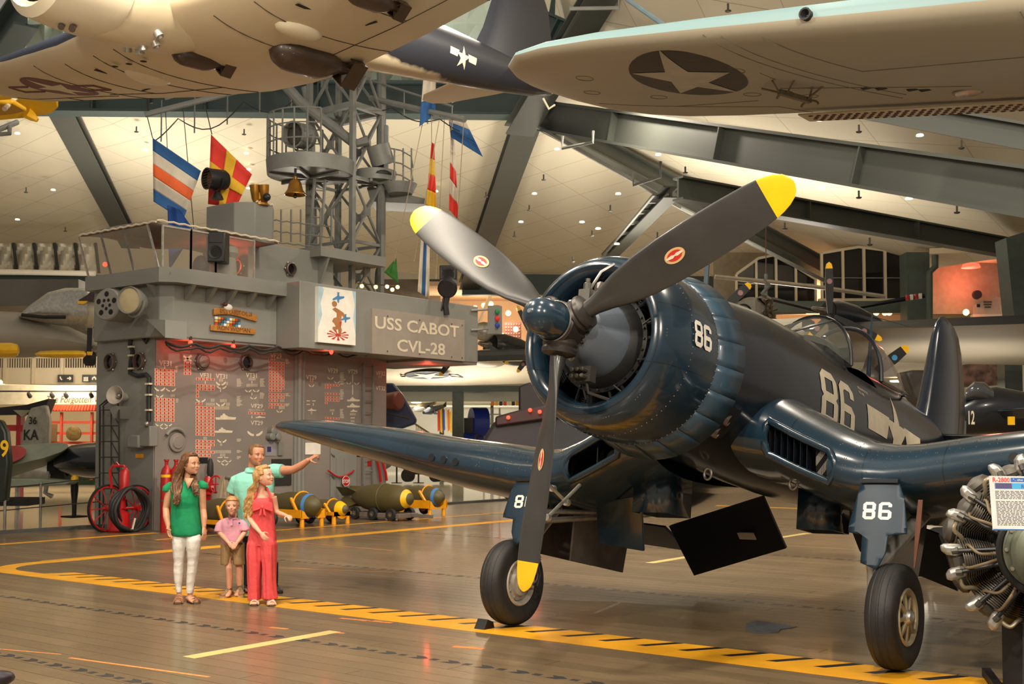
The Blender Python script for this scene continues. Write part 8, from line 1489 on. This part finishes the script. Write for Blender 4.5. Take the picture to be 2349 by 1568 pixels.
struct('ceiling_right', MB().prism([D(2132, 582, 42), D(2300, 575, 42), D(2300, 610, 52), D(2132, 605, 52)], V((0, 0, .2))), wcr)
# helicopter frame
he = thing('helicopter', 'skeletal helicopter with thin drooping rotor blades behind the fighter', 'helicopter', D(1755, 745, 36))
obj('rotor_mast', tp(((1757, 690), (1757, 628)), 36, .05, 8).tube([D(1752, 640, 36), D(1764, 655, 36), D(1750, 672, 36), D(1765, 688, 36)], .08, 6), mastg, he)
for pts in (((1640, 634), (1700, 640), (1755, 645)), ((1757, 645), (1890, 660), (2030, 680)), ((1758, 648), (1730, 644), (1715, 648))): obj('rotor_blade', tp(pts, 36, .07), mat('blade_pale', (150, 140, 124), .5), he)
obj('tail_boom', tp(((1770, 686), (1875, 712), (1960, 706), (2120, 678)), 36.5, [.05, .08, .12, .05] if False else .08), navy2, he)
for k in range(4): obj('boom_stripe', pb(2080+k*10, 676-k*1.2, 2085+k*10, 688-k*1.2, 36.2, .12), red if k % 2 == 0 else wht, he)
obj('bubble', MB().ball(D(1722, 718, 36), .5, 18, 12), glass('bubble_glass', (170, 168, 156), .4), he); obj('bubble_ring', MB().tube([D(1705+18*cos(2*pi*k/20), 716+18*sin(2*pi*k/20), 35.5) for k in range(20)], .03, 5, closed=True), black, he)
eb = MB()
for k in range(14): r2 = random.Random(k); p = [(1745+r2.uniform(-8, 40), 680+r2.uniform(0, 60)) for _ in range(3)]; eb.tube([D(*q, 35.8+r2.uniform(-.3, .3)) for q in p], .05, 5)
obj('engine_pipes', eb, mat('engine_grime', (96, 84, 70), .5, .3, .3, 8), he, kind='stuff'); obj('engine_block', MB().lathe([(-.4, .25), (.4, .3), (.5, .1)], D(1752, 715, 36), ZU, 14), brown, he); obj('white_float', MB().tube([D(1700, 752, 35), D(1800, 752, 35), D(1840, 748, 35)], .28, 10), wht, he)
obj('rotor_hanger', tp(((1757, 628), (1757, 520)), 36, .015), mat('hanger_rust', (96, 62, 44), .6), None, 'thin rusty rod hanging the helicopter from the roof rib', 'rod')
# dark hung patrol plane on the right
rp = thing('hung_flying_boat', 'large dark hung airplane with radial engine and long wing behind the fighter tail', 'airplane', D(2100, 830, 31))
obj('wing', MB().rings([[D(u, v-h, 31-dd), D(u, v, 30-dd), D(u, v+h*1.3, 30.6-dd), D(u, v+h*4.6, 36-dd), D(u, v+h*3, 37-dd)] for u, v, h, dd in ((1900, 757, 16, 0), (2050, 752, 17, .5), (2200, 747, 19, 1), (2500, 738, 22, 2))]), wing_mat('patrol_wing_skin', (168, 160, 142), (34, 40, 48), -.25), rp)
nac(1912, 718, .37, 31, '', rp, -CR*.86-CF*.5+V((0, 0, .12))); blade(rp, 1904, 718, 1902, 600, 19, 29.6); blade(rp, 1915, 725, 2024, 780, 18, 29.6); blade(rp, 1905, 722, 1856, 772, 16, 29.6)
blade(rp, 1660, 706, 1722, 650, 22, 30); 
blade(rp, 2000, 862, 2084, 794, 26, 28.5, True, mat('dot_blue', (60, 150, 210), .5)); obj('lower_hub', MB().ball(D(1996, 868, 28.7), .3, 12, 8).tube([D(1996, 868, 28.7), D(2010, 820, 31)], .25, 10), steel, rp)
obj('hull_column', pp(((2076, 852), (2096, 848), (2130, 848), (2130, 930), (2118, 936), (2096, 905)), 30, .8), mat('hull_shade', (70, 66, 60), .5), None, 'dark rounded hull side hanging left of the fighter fin', 'airplane', bev=.1)
obj('mural', pp(((2205, 836), (2308, 828), (2312, 882), (2205, 888)), 44, .1), mat('mural_sepia', (120, 92, 82), .7, 0, .75, 2.6), None, 'sepia photo mural of a crowd behind the fighter fin', 'mural'); struct('wall_right', pb(1960, 826, 2420, 1040, 46, .3), wht)
struct('ceiling_right', MB().prism([D(1960, 862, 39), D(2195, 862, 39), D(2195, 880, 46), D(1960, 880, 46)], V((0, 0, .15))), wht); obj('disc_light', MB().lathe([(0, .001), (0, .45), (-.05, .42), (-.05, .001)], D(2072, 872, 40), ZU, 20), ovl, None, 'round white ceiling light left of the fighter fin', 'light'); lamp('AREA', D(2070, 880, 41), 300, (1, .9, .7), 2)
struct('column', pb(2308, 828, 2345, 1020, 38, .6), beamg)
p12 = thing('navy_airplane', 'dark navy airplane numbered 12 behind the fighter tail', 'airplane', D(2270, 1010, 25))
obj('fuselage', MB().rings([[D(u, v+h*sin(a), 25+h/110*cos(a)) for a in [2*pi*k/24 for k in range(24)]] for u, v, h in ((2190, 960, 40), (2235, 945, 52), (2285, 940, 54), (2360, 950, 50), (2460, 960, 40))]), navy2, p12); obj('canopy', MB().rings([[D(u, v+h*sin(a), 24.7+h/110*cos(a)) for a in [2*pi*k/20 for k in range(20)]] for u, v, h in ((2216, 905, 14), (2235, 895, 20), (2258, 897, 21), (2280, 908, 12))]), mat('canopy_smoke', (70, 74, 78), .1, .2, coat=1), p12)
obj('wing', MB().prism([D(2280, 940, 24.6), D(2480, 925, 22), D(2480, 950, 22), D(2300, 962, 24.6)], CF*1.2), navy2, p12, bev=.05); obj('yellow_marking', pb(2314, 955, 2328, 974, 23.8, .05), yel, p12); t_ = MB(); a, b = D(2222, 972, 24.05), D(2236, 972, 24.05); text(t_, '12', a, CR, ZU, .28, (b-a).length, .02); obj('painted_number', t_, cream, p12, kind='stuff')
YT = None
yt2 = thing('yellow_trainer', 'pale yellow airplane cowling with dark stripe at far right', 'airplane', D(2300, 930, 33)); obj('cowl', MB().rings([[D(u, 912+h*sin(a), 33+h/80*cos(a)) for a in [2*pi*k/20 for k in range(20)]] for u, h in ((2275, 18), (2290, 20), (2312, 19), (2330, 12))]), mat('pale_yellow', (206, 192, 110), .4), yt2); obj('stand', MB().tube([D(2300, 915, 33.2), D(2300, 1012+1.95*2700/33.2, 33.2)], .12, 8), soot, yt2); obj('cowl_stripe', MB().rings([[D(u, 912+h*sin(a), 33+h/80*cos(a)) for a in [2*pi*k/20 for k in range(20)]] for u, h in ((2291, 20.6), (2297, 20.6))], cap=False), brown, yt2)
obj('tyre_at_rest', MB().lathe([(-.09, .12), (-.11, .2), (-.07, .27), (.07, .27), (.11, .2), (.09, .12)], FL(2160, 1296)+V((0, 0, .27)), CR*.9+CF*.4, 24), rubber, None, 'small black wheel standing on deck behind the near fighter wheel', 'wheel')
obj('red_crate', pb(1888, 1155, 1950, 1190, 26, .8), mat('crate_maroon', (110, 76, 70), .6), None, 'low maroon case on the deck behind the gear door', 'case', bev=.02)
sh2 = obj('shoe_tip', MB().ball(D(-6, 1556, 8.3), .08, 12, 8, (1, 1.6, .7)), mat('shoe_purple', (40, 30, 40), .4), None, 'dark shoe tip at the lower left corner', 'shoe')
